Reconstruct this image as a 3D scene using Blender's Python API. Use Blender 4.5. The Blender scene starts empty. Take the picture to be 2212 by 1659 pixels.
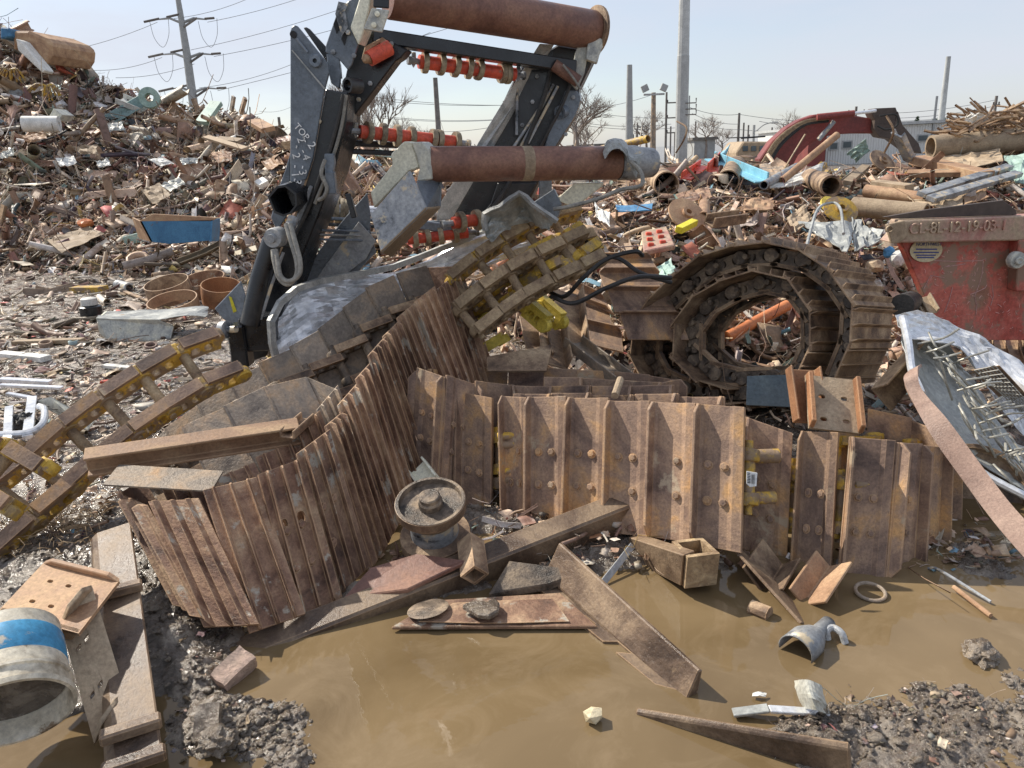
import bpy, bmesh, math, random
import numpy as np
from math import radians, sin, cos, pi
from mathutils import Vector, Matrix
random.seed(7); RNG = np.random.default_rng(11)
S = bpy.context.scene; COL = S.collection
# ------------------------------------------------------------ camera
H = 1.65; F = 1661.0; PIT = radians(16.8); ROLL = radians(-2.3)
c_, s_, cp, sp = cos(ROLL), sin(ROLL), cos(PIT), sin(PIT)
AX_R = Vector((c_, s_*sp, s_*cp)); AX_U = Vector((-s_, c_*sp, c_*cp)); AX_F = Vector((0, cp, -sp))
cam = bpy.data.cameras.new('camera'); camo = bpy.data.objects.new('camera', cam); COL.objects.link(camo)
cam.sensor_width = 36; cam.lens = 36*F/2212; cam.clip_end = 3000; cam.clip_start = .05
camo.matrix_world = Matrix(((AX_R.x, AX_U.x, -AX_F.x, 0), (AX_R.y, AX_U.y, -AX_F.y, 0), (AX_R.z, AX_U.z, -AX_F.z, H), (0, 0, 0, 1)))
S.camera = camo
# ------------------------------------------------------------ light
SUN = Vector((-.60, .43, .68)).normalized()
el = math.asin(SUN.z); az = math.atan2(SUN.x, SUN.y)
W = bpy.data.worlds.new('World'); S.world = W; W.use_nodes = True
nt = W.node_tree; nt.nodes.clear()
out = nt.nodes.new('ShaderNodeOutputWorld'); bg = nt.nodes.new('ShaderNodeBackground')
sky = nt.nodes.new('ShaderNodeTexSky'); sky.sky_type = 'NISHITA'; sky.sun_disc = False
sky.sun_elevation = el; sky.sun_rotation = az; sky.air_density = 1.0; sky.dust_density = .8; sky.ozone_density = 1.5
tc = nt.nodes.new('ShaderNodeTexCoord'); mp = nt.nodes.new('ShaderNodeMapping'); mp.inputs['Scale'].default_value = (1.3, 1.6, 5.5)
nz = nt.nodes.new('ShaderNodeTexNoise'); nz.inputs['Scale'].default_value = 1.35; nz.inputs['Detail'].default_value = 7; nz.inputs['Roughness'].default_value = .52
cr = nt.nodes.new('ShaderNodeValToRGB'); cr.color_ramp.elements[0].position = .34; cr.color_ramp.elements[0].color = (.34, .34, .34, 1)
cr.color_ramp.elements[1].position = .66; cr.color_ramp.elements[1].color = (.95, .95, .95, 1)
mx = nt.nodes.new('ShaderNodeMix'); mx.data_type = 'RGBA'; mx.inputs['B'].default_value = (4.75, 4.95, 5.6, 1)
L = nt.links.new
L(tc.outputs['Generated'], mp.inputs['Vector']); L(mp.outputs['Vector'], nz.inputs['Vector']); L(nz.outputs['Fac'], cr.inputs['Fac'])
L(cr.outputs['Color'], mx.inputs['Factor']); L(sky.outputs['Color'], mx.inputs['A']); L(mx.outputs['Result'], bg.inputs['Color'])
bg.inputs['Strength'].default_value = .108; L(bg.outputs[0], out.inputs[0])
sl = bpy.data.lights.new('sun', 'SUN'); sl.energy = 4.1; sl.angle = radians(.6); sl.color = (1, .93, .82)
slo = bpy.data.objects.new('sun', sl); COL.objects.link(slo); slo.rotation_euler = SUN.to_track_quat('Z', 'Y').to_euler()
slo.location = (-20, 15, 30)
S.view_settings.view_transform = 'Standard'; S.view_settings.look = 'None'; S.view_settings.exposure = .5; S.view_settings.gamma = 1
# ------------------------------------------------------------ pixel -> world helpers (photo at 2212 wide)
def ray(u, v):
    x = (u-1106)/F; y = -(v-829.5)/F
    return AX_R*x + AX_U*y + AX_F
def D(u, v, d):
    r = ray(u, v); r = r*(d/r.y); return Vector((r.x, d, H+r.z))
def G(u, v, z=0.0):
    r = ray(u, v); r = r*((z-H)/r.z); return Vector((r.x, r.y, z))
def Gd(u, v, z=0.0): return G(u, v, z).y
# ------------------------------------------------------------ materials
def N_(t, k, **kw):
    n = t.nodes.new(k)
    for a, b in kw.items(): setattr(n, a, b)
    return n
def mat(name, ramp, scale=6, rough=(.55, .85), metal=0., bump=.4, bscale=60, spots=None, stretch=(1, 1, 1), spec=.4, coat=0, attr=False, detail=9, dist=.4, edge=None):
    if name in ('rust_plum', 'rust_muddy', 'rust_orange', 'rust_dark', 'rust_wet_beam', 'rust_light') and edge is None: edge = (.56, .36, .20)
    """ramp: [(pos, rgb)...] over a large noise; spots: (rgb, threshold, scale) second patchy layer"""
    m = bpy.data.materials.new(name); m.use_nodes = True; t = m.node_tree; t.nodes.clear(); l = t.links.new
    o = N_(t, 'ShaderNodeOutputMaterial'); p = N_(t, 'ShaderNodeBsdfPrincipled'); l(p.outputs[0], o.inputs[0])
    tcn = N_(t, 'ShaderNodeTexCoord'); oi = N_(t, 'ShaderNodeObjectInfo')
    ml = N_(t, 'ShaderNodeVectorMath', operation='SCALE'); ml.inputs[0].default_value = (37, 53, 71); l(oi.outputs['Random'], ml.inputs['Scale'])
    ad = N_(t, 'ShaderNodeVectorMath', operation='ADD'); l(tcn.outputs['Object'], ad.inputs[0]); l(ml.outputs[0], ad.inputs[1])
    mpn = N_(t, 'ShaderNodeMapping'); mpn.inputs['Scale'].default_value = stretch; l(ad.outputs[0], mpn.inputs['Vector'])
    n1 = N_(t, 'ShaderNodeTexNoise'); n1.inputs['Scale'].default_value = scale; n1.inputs['Detail'].default_value = detail; n1.inputs['Roughness'].default_value = .66; n1.inputs['Distortion'].default_value = dist
    l(mpn.outputs[0], n1.inputs['Vector'])
    r = N_(t, 'ShaderNodeValToRGB'); e = r.color_ramp.elements
    while len(e) < len(ramp): e.new(.5)
    for i, (ps, c) in enumerate(ramp): e[i].position = ps; e[i].color = (*c, 1)
    l(n1.outputs['Fac'], r.inputs['Fac']); colr = r.outputs['Color']
    if attr:
        at = N_(t, 'ShaderNodeAttribute', attribute_name='tint'); mm = N_(t, 'ShaderNodeMix', data_type='RGBA', blend_type='MULTIPLY')
        mm.inputs['Factor'].default_value = 1; l(colr, mm.inputs['A']); l(at.outputs['Color'], mm.inputs['B']); colr = mm.outputs['Result']
    n2 = N_(t, 'ShaderNodeTexNoise'); n2.inputs['Scale'].default_value = bscale; n2.inputs['Detail'].default_value = 6; n2.inputs['Roughness'].default_value = .7
    l(ad.outputs[0], n2.inputs['Vector'])
    rv = N_(t, 'ShaderNodeMapRange'); rv.inputs['To Min'].default_value = .72; rv.inputs['To Max'].default_value = 1.28; rv.inputs['From Min'].default_value = .3; rv.inputs['From Max'].default_value = .7
    l(n2.outputs['Fac'], rv.inputs['Value'])
    mv = N_(t, 'ShaderNodeVectorMath', operation='SCALE'); l(colr, mv.inputs[0]); l(rv.outputs[0], mv.inputs['Scale']); colr = mv.outputs[0]
    if spots:
        sc, th, ss = spots
        n3 = N_(t, 'ShaderNodeTexNoise'); n3.inputs['Scale'].default_value = ss; n3.inputs['Detail'].default_value = 8; n3.inputs['Roughness'].default_value = .68
        a2 = N_(t, 'ShaderNodeVectorMath', operation='ADD'); a2.inputs[1].default_value = (9.1, 3.3, 5.7); l(ad.outputs[0], a2.inputs[0]); l(a2.outputs[0], n3.inputs['Vector'])
        g = N_(t, 'ShaderNodeMapRange'); g.inputs['From Min'].default_value = th; g.inputs['From Max'].default_value = th+.05; l(n3.outputs['Fac'], g.inputs['Value'])
        ms = N_(t, 'ShaderNodeMix', data_type='RGBA'); ms.inputs['B'].default_value = (*sc, 1); l(g.outputs[0], ms.inputs['Factor']); l(colr, ms.inputs['A']); colr = ms.outputs['Result']
    if not attr:   # every plate weathered a little differently
        ov = N_(t, 'ShaderNodeMapRange'); ov.inputs['To Min'].default_value = .78; ov.inputs['To Max'].default_value = 1.2; l(oi.outputs['Random'], ov.inputs['Value'])
        m5 = N_(t, 'ShaderNodeVectorMath', operation='SCALE'); l(colr, m5.inputs[0]); l(ov.outputs[0], m5.inputs['Scale']); colr = m5.outputs[0]
    if edge:       # paler edges: rubbed rust, with bright lit rims painted into the colour
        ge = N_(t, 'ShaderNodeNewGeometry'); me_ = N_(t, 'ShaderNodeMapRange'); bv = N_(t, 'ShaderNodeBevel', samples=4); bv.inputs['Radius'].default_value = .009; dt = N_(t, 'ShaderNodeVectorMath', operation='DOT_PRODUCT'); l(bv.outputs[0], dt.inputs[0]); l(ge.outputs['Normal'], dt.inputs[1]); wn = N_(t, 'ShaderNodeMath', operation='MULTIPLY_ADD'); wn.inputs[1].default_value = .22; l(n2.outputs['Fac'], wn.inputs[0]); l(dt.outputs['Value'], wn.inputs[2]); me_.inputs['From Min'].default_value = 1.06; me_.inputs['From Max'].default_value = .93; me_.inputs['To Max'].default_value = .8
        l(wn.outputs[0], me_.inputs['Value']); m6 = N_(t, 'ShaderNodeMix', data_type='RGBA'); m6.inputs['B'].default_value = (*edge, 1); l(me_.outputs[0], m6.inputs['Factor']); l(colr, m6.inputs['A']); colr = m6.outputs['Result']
    l(colr, p.inputs['Base Color'])
    rr = N_(t, 'ShaderNodeMapRange'); rr.inputs['From Min'].default_value = .35; rr.inputs['From Max'].default_value = .65
    rr.inputs['To Min'].default_value = rough[0]; rr.inputs['To Max'].default_value = rough[1]; l(n1.outputs['Fac'], rr.inputs['Value']); l(rr.outputs[0], p.inputs['Roughness'])
    p.inputs['Metallic'].default_value = metal; p.inputs['Specular IOR Level'].default_value = spec; p.inputs['Coat Weight'].default_value = coat; p.inputs['Coat Roughness'].default_value = .12
    if bump:
        b = N_(t, 'ShaderNodeBump'); b.inputs['Strength'].default_value = bump; b.inputs['Distance'].default_value = .006; l(n2.outputs['Fac'], b.inputs['Height'])
        b2 = N_(t, 'ShaderNodeBump'); b2.inputs['Strength'].default_value = bump*.6; b2.inputs['Distance'].default_value = .02; l(n1.outputs['Fac'], b2.inputs['Height']); l(b.outputs[0], b2.inputs['Normal'])
        l(b2.outputs[0], p.inputs['Normal'])
    return m
M = {}
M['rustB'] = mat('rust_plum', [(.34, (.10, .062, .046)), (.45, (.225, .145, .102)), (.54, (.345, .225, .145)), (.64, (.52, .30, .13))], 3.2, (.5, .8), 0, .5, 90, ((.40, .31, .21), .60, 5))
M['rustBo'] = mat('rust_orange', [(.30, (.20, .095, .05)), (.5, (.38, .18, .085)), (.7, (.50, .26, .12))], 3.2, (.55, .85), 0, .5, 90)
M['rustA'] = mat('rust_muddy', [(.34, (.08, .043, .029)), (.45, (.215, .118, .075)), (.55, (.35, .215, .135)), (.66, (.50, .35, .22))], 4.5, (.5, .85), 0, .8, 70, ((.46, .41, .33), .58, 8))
M['rustAi'] = mat('steel_worn_inner', [(.32, (.13, .105, .085)), (.48, (.29, .235, .18)), (.58, (.42, .31, .21)), (.68, (.52, .33, .18))], 5, (.4, .75), .15, .6, 70, ((.24, .20, .14), .64, 8))
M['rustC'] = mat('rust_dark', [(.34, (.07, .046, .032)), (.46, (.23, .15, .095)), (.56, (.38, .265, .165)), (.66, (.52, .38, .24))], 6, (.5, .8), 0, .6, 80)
M['grease'] = mat('greasy_steel', [(.33, (.045, .038, .031)), (.48, (.15, .115, .085)), (.62, (.33, .25, .17))], 9, (.3, .7), .1, .8, 70)
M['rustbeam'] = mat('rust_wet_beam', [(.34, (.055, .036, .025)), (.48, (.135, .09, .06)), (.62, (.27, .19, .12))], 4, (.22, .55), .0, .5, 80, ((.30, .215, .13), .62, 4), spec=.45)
M['rustred'] = mat('rust_red_tube', [(.32, (.085, .04, .032)), (.5, (.185, .092, .066)), (.68, (.29, .16, .105))], 2.6, (.3, .65), .05, .3, 60, ((.33, .24, .17), .70, 4))
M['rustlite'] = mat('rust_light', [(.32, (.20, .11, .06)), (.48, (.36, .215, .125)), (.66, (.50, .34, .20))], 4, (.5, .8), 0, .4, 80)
M['yellow'] = mat('yellow_paint_rusty', [(.30, (.18, .10, .05)), (.43, (.36, .25, .11)), (.52, (.58, .36, .05)), (.7, (.66, .44, .08))], 11, (.4, .7), 0, .6, 60, ((.30, .21, .135), .50, 8))
M['yelpaint'] = mat('yellow_paint', [(.32, (.42, .30, .05)), (.5, (.62, .47, .07)), (.7, (.70, .55, .12))], 9, (.35, .6), 0, .3, 60, ((.20, .13, .07), .64, 12))
M['mudcrust'] = mat('dried_mud_rust', [(.30, (.16, .10, .06)), (.5, (.34, .24, .14)), (.66, (.47, .35, .21)), (.78, (.6, .44, .12))], 12, (.6, .9), 0, 1., 60)
M['black'] = mat('black_paint', [(.34, (.008, .009, .011)), (.55, (.016, .018, .021)), (.74, (.055, .052, .047))], 5, (.16, .5), 0, .15, 60, ((.14, .11, .08), .70, 13), spec=.6)
M['blue_black'] = mat('blue_grey_worn_lit_paint', [(.34, (.11, .13, .155)), (.52, (.17, .20, .235)), (.7, (.27, .30, .33))], 5, (.22, .45), .1, .15, 50, ((.30, .31, .31), .69, 16), spec=.6)
M['dirtgrey'] = mat('grey_dirty_steel', [(.36, (.06, .065, .07)), (.46, (.26, .27, .28)), (.62, (.40, .41, .41)), (.72, (.55, .50, .40))], 7, (.25, .6), .15, .3, 60, ((.56, .47, .33), .55, 7))
M['litedge'] = mat('bare_steel_lit_paint', [(.35, (.30, .31, .30)), (.6, (.55, .55, .52))], 12, (.3, .55), .3, .4, 120)
M['cream'] = mat('cream_paint', [(.34, (.66, .64, .50)), (.6, (.80, .78, .62))], 5, (.35, .5), 0, .1, 60, ((.22, .15, .09), .69, 11))
M['creamgrey'] = mat('cream_grey_scuffed', [(.36, (.28, .29, .28)), (.5, (.52, .52, .46)), (.66, (.66, .64, .52))], 8, (.3, .6), .1, .25, 60, ((.28, .19, .10), .64, 10))
M['red'] = mat('red_orange_paint', [(.35, (.46, .06, .035)), (.6, (.66, .11, .06))], 6, (.4, .6), 0, .2, 60, ((.30, .20, .13), .60, 10))
M['muddisc'] = mat('muddy_disc', [(.35, (.16, .12, .075)), (.6, (.40, .33, .22))], 15, (.5, .8), 0, .5, 60)
M['silver'] = mat('silver_sheet', [(.34, (.66, .67, .68)), (.6, (.85, .86, .87))], 3, (.16, .32), .45, .15, 30, ((.45, .34, .20), .70, 4))
M['greysheet'] = mat('grey_sheet', [(.34, (.26, .27, .26)), (.6, (.46, .47, .44))], 5, (.3, .6), .25, .2, 50, ((.36, .25, .15), .62, 6))
M['white'] = mat('white_paint', [(.35, (.55, .54, .49)), (.6, (.74, .73, .68))], 6, (.4, .7), 0, .15, 60, ((.35, .25, .16), .66, 8))
M['blue'] = mat('blue_paint', [(.35, (.04, .15, .30)), (.6, (.09, .27, .47))], 4, (.4, .6), 0, .15, 60, ((.22, .12, .07), .62, 6))
M['lblue'] = mat('light_blue_paint', [(.35, (.13, .36, .48)), (.6, (.24, .52, .64))], 5, (.4, .6), 0, .2, 60, ((.35, .2, .1), .60, 8))
M['green'] = mat('pale_green_paint', [(.35, (.20, .30, .25)), (.6, (.34, .46, .40))], 5, (.4, .6), 0, .2, 60, ((.25, .16, .1), .64, 8))
M['dump'] = mat('red_dumpster_paint', [(.32, (.20, .05, .035)), (.44, (.44, .085, .06)), (.55, (.50, .15, .11)), (.64, (.30, .14, .09))], 3.2, (.35, .6), 0, .3, 50, ((.29, .18, .125), .53, 3.4))
M['dumprail'] = mat('faded_pink_mud', [(.34, (.44, .20, .16)), (.46, (.48, .31, .235)), (.58, (.46, .35, .24))], 5, (.5, .8), 0, .5, 50, ((.24, .12, .08), .66, 12))
M['strap'] = mat('brown_scale_steel', [(.34, (.17, .105, .08)), (.5, (.29, .19, .145)), (.66, (.40, .28, .215))], 3, (.35, .65), .0, .35, 110, ((.42, .34, .27), .66, 14))
M['tan'] = mat('tan_mud', [(.34, (.28, .20, .125)), (.6, (.44, .34, .23))], 6, (.6, .9), 0, .6, 60)
M['orange'] = mat('orange_plastic', [(.35, (.60, .18, .06)), (.6, (.72, .27, .10))], 5, (.35, .5), 0, .05, 60)
M['yellowb'] = mat('bright_yellow', [(.35, (.65, .55, .03)), (.6, (.78, .68, .05))], 5, (.4, .6), 0, .1, 60)
M['chalk'] = mat('chalk_white', [(.3, (.75, .75, .73)), (.7, (.85, .85, .82))], 40, (.8, .9), 0, 0)
M['ink'] = mat('black_ink', [(.3, (.02, .02, .02)), (.7, (.03, .03, .03))], 40, (.6, .7), 0, 0)
M['blueink'] = mat('blue_ink', [(.3, (.05, .06, .22)), (.7, (.09, .10, .28))], 40, (.6, .7), 0, 0)
M['rubber'] = mat('black_rubber', [(.35, (.018, .018, .018)), (.65, (.06, .055, .05))], 9, (.4, .7), 0, .3, 60)
M['hose'] = mat('grey_hose', [(.35, (.17, .16, .14)), (.65, (.36, .34, .29))], 14, (.4, .65), 0, .2, 90)
M['concrete'] = mat('concrete_pole', [(.35, (.34, .35, .34)), (.65, (.46, .47, .46))], 2, (.7, .9), 0, .1, 20)
M['polewood'] = mat('weathered_pole', [(.35, (.13, .12, .11)), (.65, (.23, .21, .19))], 3, (.8, .9), 0, .2, 20)
M['wall'] = mat('white_metal_siding', [(.35, (.80, .80, .76)), (.65, (.85, .85, .82))], 1, (.5, .7), 0, 0)
M['glass'] = mat('dark_glass', [(.35, (.06, .08, .09)), (.65, (.12, .15, .16))], 1, (.1, .2), 0, 0)
M['excred'] = mat('excavator_red', [(.34, (.15, .035, .03)), (.6, (.27, .06, .05))], .9, (.4, .6), 0, .1, 20, ((.12, .08, .06), .62, 1.2))
M['excdark'] = mat('excavator_dark', [(.34, (.055, .04, .034)), (.6, (.10, .075, .06))], 1.2, (.5, .7), 0, .1, 20)
M['bark'] = mat('bare_bark', [(.35, (.22, .18, .15)), (.65, (.33, .28, .24))], 3, (.8, .9), 0, 0)
M['ever'] = mat('evergreen', [(.35, (.03, .05, .025)), (.65, (.06, .09, .05))], 3, (.8, .9), 0, 0)
M['bucketw'] = mat('dirty_white_plastic', [(.34, (.30, .25, .18)), (.5, (.60, .54, .42)), (.66, (.70, .65, .54))], 7, (.35, .6), 0, .2, 60, ((.22, .15, .09), .60, 8))
M['bucketb'] = mat('blue_printed_plastic', [(.38, (.55, .50, .40)), (.44, (.05, .26, .46)), (.66, (.08, .33, .55))], 8, (.35, .6), 0, .1, 60)
M['mudwet'] = mat('wet_dark_mud', [(.32, (.045, .033, .023)), (.48, (.14, .11, .083)), (.62, (.28, .235, .185))], 11, (.03, .45), 0, 1.3, 75, spec=.8)
M['claywet'] = mat('wet_grey_clay', [(.32, (.075, .055, .038)), (.5, (.18, .14, .10)), (.64, (.31, .25, .185))], 16, (.04, .4), 0, 1.4, 80, spec=.9)
M['brick'] = mat('muddy_brick', [(.35, (.30, .22, .17)), (.65, (.46, .33, .26))], 14, (.6, .9), 0, 1., 60)
M['stone'] = mat('pale_stone', [(.35, (.45, .36, .2)), (.65, (.58, .5, .34))], 10, (.6, .9), 0, .6, 60)
M['wire'] = mat('galvanised_wire', [(.35, (.36, .35, .30)), (.65, (.55, .53, .46))], 20, (.3, .5), .4, .1, 60)
M['deb'] = mat('mixed_scrap', [(.32, (.42, .34, .28)), (.47, (.85, .80, .75)), (.66, (1.05, 1.02, 1.0))], 7, (.38, .85), .05, .4, 60, attr=True)
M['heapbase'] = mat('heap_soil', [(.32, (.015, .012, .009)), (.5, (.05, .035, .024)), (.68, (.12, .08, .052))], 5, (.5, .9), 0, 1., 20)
M['cable'] = mat('line_cable', [(.35, (.20, .21, .22)), (.65, (.26, .27, .28))], 2, (.6, .8), 0, 0)
M['bead'] = mat('pink_paint_scratch', [(.35, (.60, .33, .30)), (.65, (.72, .45, .40))], 30, (.5, .7), 0, 0)
# ------------------------------------------------------------ mesh builder
ROOTS = {}
class MB:
    def __init__(s): s.v = []; s.f = []
    def add(s, vs, fs):
        b = len(s.v); s.v += [Vector(p) for p in vs]; s.f += [[b+i for i in f] for f in fs]; return s
    def box(s, c, size, R=None):
        c = Vector(c); R = R or Matrix.Identity(3); hx, hy, hz = [q/2 for q in size]
        vs = [c+R@Vector((x*hx, y*hy, z*hz)) for x in (-1, 1) for y in (-1, 1) for z in (-1, 1)]
        return s.add(vs, [(0, 1, 3, 2), (4, 6, 7, 5), (0, 4, 5, 1), (2, 3, 7, 6), (0, 2, 6, 4), (1, 5, 7, 3)])
    def prism(s, pts, off):
        n = len(pts); off = Vector(off); pts = [Vector(p) for p in pts]
        return s.add(pts+[p+off for p in pts], [list(range(n))[::-1], list(range(n, 2*n))]+[(i, (i+1) % n, n+(i+1) % n, n+i) for i in range(n)])
    def sweep(s, prof, p1, p2, up=(0, 0, 1), caps=True, prof2=None):
        """prof: 2D polygon (side, up) swept p1->p2"""
        p1, p2 = Vector(p1), Vector(p2); t = (p2-p1).normalized(); sd = t.cross(Vector(up)).normalized(); u = sd.cross(t)
        a = [p1+sd*x+u*y for x, y in prof]; b = [p2+sd*x+u*y for x, y in (prof2 or prof)]; n = len(a)
        return s.add(a+b, ([list(range(n))[::-1], list(range(n, 2*n))] if caps else [])+[(i, (i+1) % n, n+(i+1) % n, n+i) for i in range(n)])
    def tube(s, path, r, n=8, caps=True, closed=False):
        path = [Vector(p) for p in path]; k = len(path); rs = r if isinstance(r, (list, tuple)) else [r]*k
        t0 = (path[1]-path[0]).normalized(); ref = Vector((0, 0, 1)) if abs(t0.z) < .9 else Vector((1, 0, 0)); sd = t0.cross(ref).normalized()
        vs = []
        for i, p in enumerate(path):
            t = (path[min(i+1, k-1)]-path[max(i-1, 0)]).normalized(); sd = (sd-t*sd.dot(t)).normalized(); u = t.cross(sd)
            vs += [p+(sd*cos(2*pi*j/n)+u*sin(2*pi*j/n))*rs[i] for j in range(n)]
        fs = [(i*n+j, i*n+(j+1) % n, (i+1)*n+(j+1) % n, (i+1)*n+j) for i in range(k-1) for j in range(n)]
        if caps: fs += [list(range(n))[::-1], list(range((k-1)*n, k*n))]
        return s.add(vs, fs)
    def lathe(s, c, axis, prof, n=32):
        """prof: list (radius, height along axis)"""
        c = Vector(c); a = Vector(axis).normalized(); ref = Vector((0, 0, 1)) if abs(a.z) < .9 else Vector((1, 0, 0)); x = a.cross(ref).normalized(); y = a.cross(x)
        vs = [c+a*h+(x*cos(2*pi*j/n)+y*sin(2*pi*j/n))*max(r, 1e-4) for r, h in prof for j in range(n)]
        return s.add(vs, [(i*n+j, i*n+(j+1) % n, (i+1)*n+(j+1) % n, (i+1)*n+j) for i in range(len(prof)-1) for j in range(n)])
    def pipe(s, p1, p2, ro, ri, n=20):
        p1, p2 = Vector(p1), Vector(p2); h = (p2-p1).length
        return s.lathe(p1, p2-p1, [(ri, 0), (ro, 0), (ro, h), (ri, h), (ri, 0)], n)
    def build(s, name, m, parent=None, bev=0, smooth=False, label=None, cat=None, group=None, kind=None, sub=0):
        me = bpy.data.meshes.new(name)
        if parent is None:
            xs = [p.x for p in s.v]; ys = [p.y for p in s.v]; zs = [p.z for p in s.v]
            o0 = Vector(((min(xs)+max(xs))/2, (min(ys)+max(ys))/2, min(zs)))
        else: o0 = ROOTS[parent.name]
        me.from_pydata([p-o0 for p in s.v], [], s.f); me.validate()
        bm = bmesh.new(); bm.from_mesh(me); bmesh.ops.recalc_face_normals(bm, faces=bm.faces)
        if bev:
            es = [e for e in bm.edges if len(e.link_faces) == 2 and e.calc_face_angle(0) > .6]
            if es: bmesh.ops.bevel(bm, geom=es, offset=bev, segments=1, affect='EDGES', clamp_overlap=True)
        bm.to_mesh(me); bm.free()
        if smooth:
            me.polygons.foreach_set('use_smooth', [True]*len(me.polygons))
            me.set_sharp_from_angle(angle=radians(smooth if smooth is not True else 35))
        me.materials.append(M[m] if isinstance(m, str) else m)
        o = bpy.data.objects.new(name, me); COL.objects.link(o)
        if parent is None: o.location = o0
        else: o.parent = parent
        ROOTS[o.name] = o0
        tag(o, label, cat, group, kind); return o
def tag(o, label=None, cat=None, group=None, kind=None):
    for k, v in (('label', label), ('category', cat), ('group', group), ('kind', kind)):
        if v: o[k] = v
def thing(name, label, cat, loc, group=None):
    o = bpy.data.objects.new(name, None); COL.objects.link(o); o.location = loc; o.empty_display_size = .1
    ROOTS[o.name] = Vector(loc); tag(o, label, cat, group); return o
def P(*a): return [D(*q) for q in a]
def Pd(d, *a): return [D(u, v, d) for u, v in a]
def plate(pts, th, back=True):
    """solid plate from 3D points, thickness th away from the camera along its normal"""
    n = Vector((0, 0, 0))
    for i in range(len(pts)): n += (pts[i]-pts[0]).cross(pts[(i+1) % len(pts)]-pts[0])
    n.normalize(); c = sum(pts, Vector())/len(pts)
    if n.dot(c-Vector((0, 0, H))) < 0: n = -n
    return MB().prism(pts, n*th)
PROF = {
 'L': lambda a, b, t: [(0, 0), (a, 0), (a, t), (t, t), (t, b), (0, b)],
 'I': lambda a, b, t: [(-a/2, 0), (a/2, 0), (a/2, t), (t/2, t), (t/2, b-t), (a/2, b-t), (a/2, b), (-a/2, b), (-a/2, b-t), (-t/2, b-t), (-t/2, t), (-a/2, t)],
 'U': lambda a, b, t: [(-a/2, 0), (a/2, 0), (a/2, b), (a/2-t, b), (a/2-t, t), (-a/2+t, t), (-a/2+t, b), (-a/2, b)],
 'F': lambda a, b, t: [(-a/2, -b/2), (a/2, -b/2), (a/2, b/2), (-a/2, b/2)]}
def cat_rom(pts, n=12):
    pts = [Vector(p) for p in pts]; P_ = [pts[0]*2-pts[1]]+pts+[pts[-1]*2-pts[-2]]; o = []
    for i in range(1, len(P_)-2):
        a, b, c, d = P_[i-1:i+3]
        for k in range(n):
            t = k/n; o.append(.5*((2*b)+(c-a)*t+(2*a-5*b+4*c-d)*t*t+(3*b-a-3*c+d)*t**3))
    o.append(pts[-1]); return o
def text_part(name, s, m, parent, p0, xd, yd, size, ext=.002, label=None):
    cu = bpy.data.curves.new('t', 'FONT'); cu.body = s; cu.size = size; cu.extrude = ext; cu.align_x = 'LEFT'
    to = bpy.data.objects.new('t', cu); COL.objects.link(to); dg = bpy.context.evaluated_depsgraph_get()
    me = bpy.data.meshes.new_from_object(to.evaluated_get(dg)); bpy.data.objects.remove(to)
    me.name = name; me.materials.clear(); me.materials.append(M[m])
    o = bpy.data.objects.new(name, me); COL.objects.link(o); x = Vector(xd).normalized(); z = x.cross(Vector(yd)).normalized(); y = z.cross(x)
    mw = Matrix.Translation(Vector(p0)-ROOTS[parent.name]) @ Matrix((x, y, z)).transposed().to_4x4()
    o.parent = parent; o.matrix_local = mw; ROOTS[o.name] = Vector(p0)
    if label: o['label'] = label
    return o
# ------------------------------------------------------------ numpy noise
def vnoise(x, y, seed=0):
    xi = np.floor(x).astype(np.int64); yi = np.floor(y).astype(np.int64); xf = x-xi; yf = y-yi
    def h(a, b):
        n = (a*374761393+b*668265263+seed*982451653) & 0x7fffffff; n = ((n ^ (n >> 13))*1274126177) & 0x7fffffff; return ((n ^ (n >> 16)) & 0xffff)/65535.
    u = xf*xf*(3-2*xf); v = yf*yf*(3-2*yf)
    return (h(xi, yi)*(1-u)+h(xi+1, yi)*u)*(1-v)+(h(xi, yi+1)*(1-u)+h(xi+1, yi+1)*u)*v
def fbm(x, y, sc, oct=5, seed=0, gain=.55):
    a = 1; t = 0; s = 0
    for i in range(oct): s = s+a*(vnoise(x*sc, y*sc, seed+i)-.5); t += a; a *= gain; sc *= 2.03
    return s/t
def np_mesh(name, V, Fq, m, tint=None, **kw):
    me = bpy.data.meshes.new(name); Fq = np.asarray(Fq, dtype=np.int32); k = Fq.shape[1]
    me.vertices.add(len(V)); me.vertices.foreach_set('co', np.asarray(V, dtype=np.float32).ravel())
    me.loops.add(Fq.size); me.loops.foreach_set('vertex_index', Fq.ravel()); me.polygons.add(len(Fq))
    me.polygons.foreach_set('loop_start', np.arange(0, Fq.size, k, dtype=np.int32)); me.polygons.foreach_set('loop_total', np.full(len(Fq), k, dtype=np.int32))
    me.update(calc_edges=True)
    if tint is not None:
        at = me.attributes.new('tint', 'FLOAT_COLOR', 'POINT'); at.data.foreach_set('color', np.c_[tint, np.ones(len(tint))].astype(np.float32).ravel())
    me.materials.append(M[m]); o = bpy.data.objects.new(name, me); COL.objects.link(o); ROOTS[o.name] = Vector((0, 0, 0)); tag(o, **kw); return o
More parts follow.
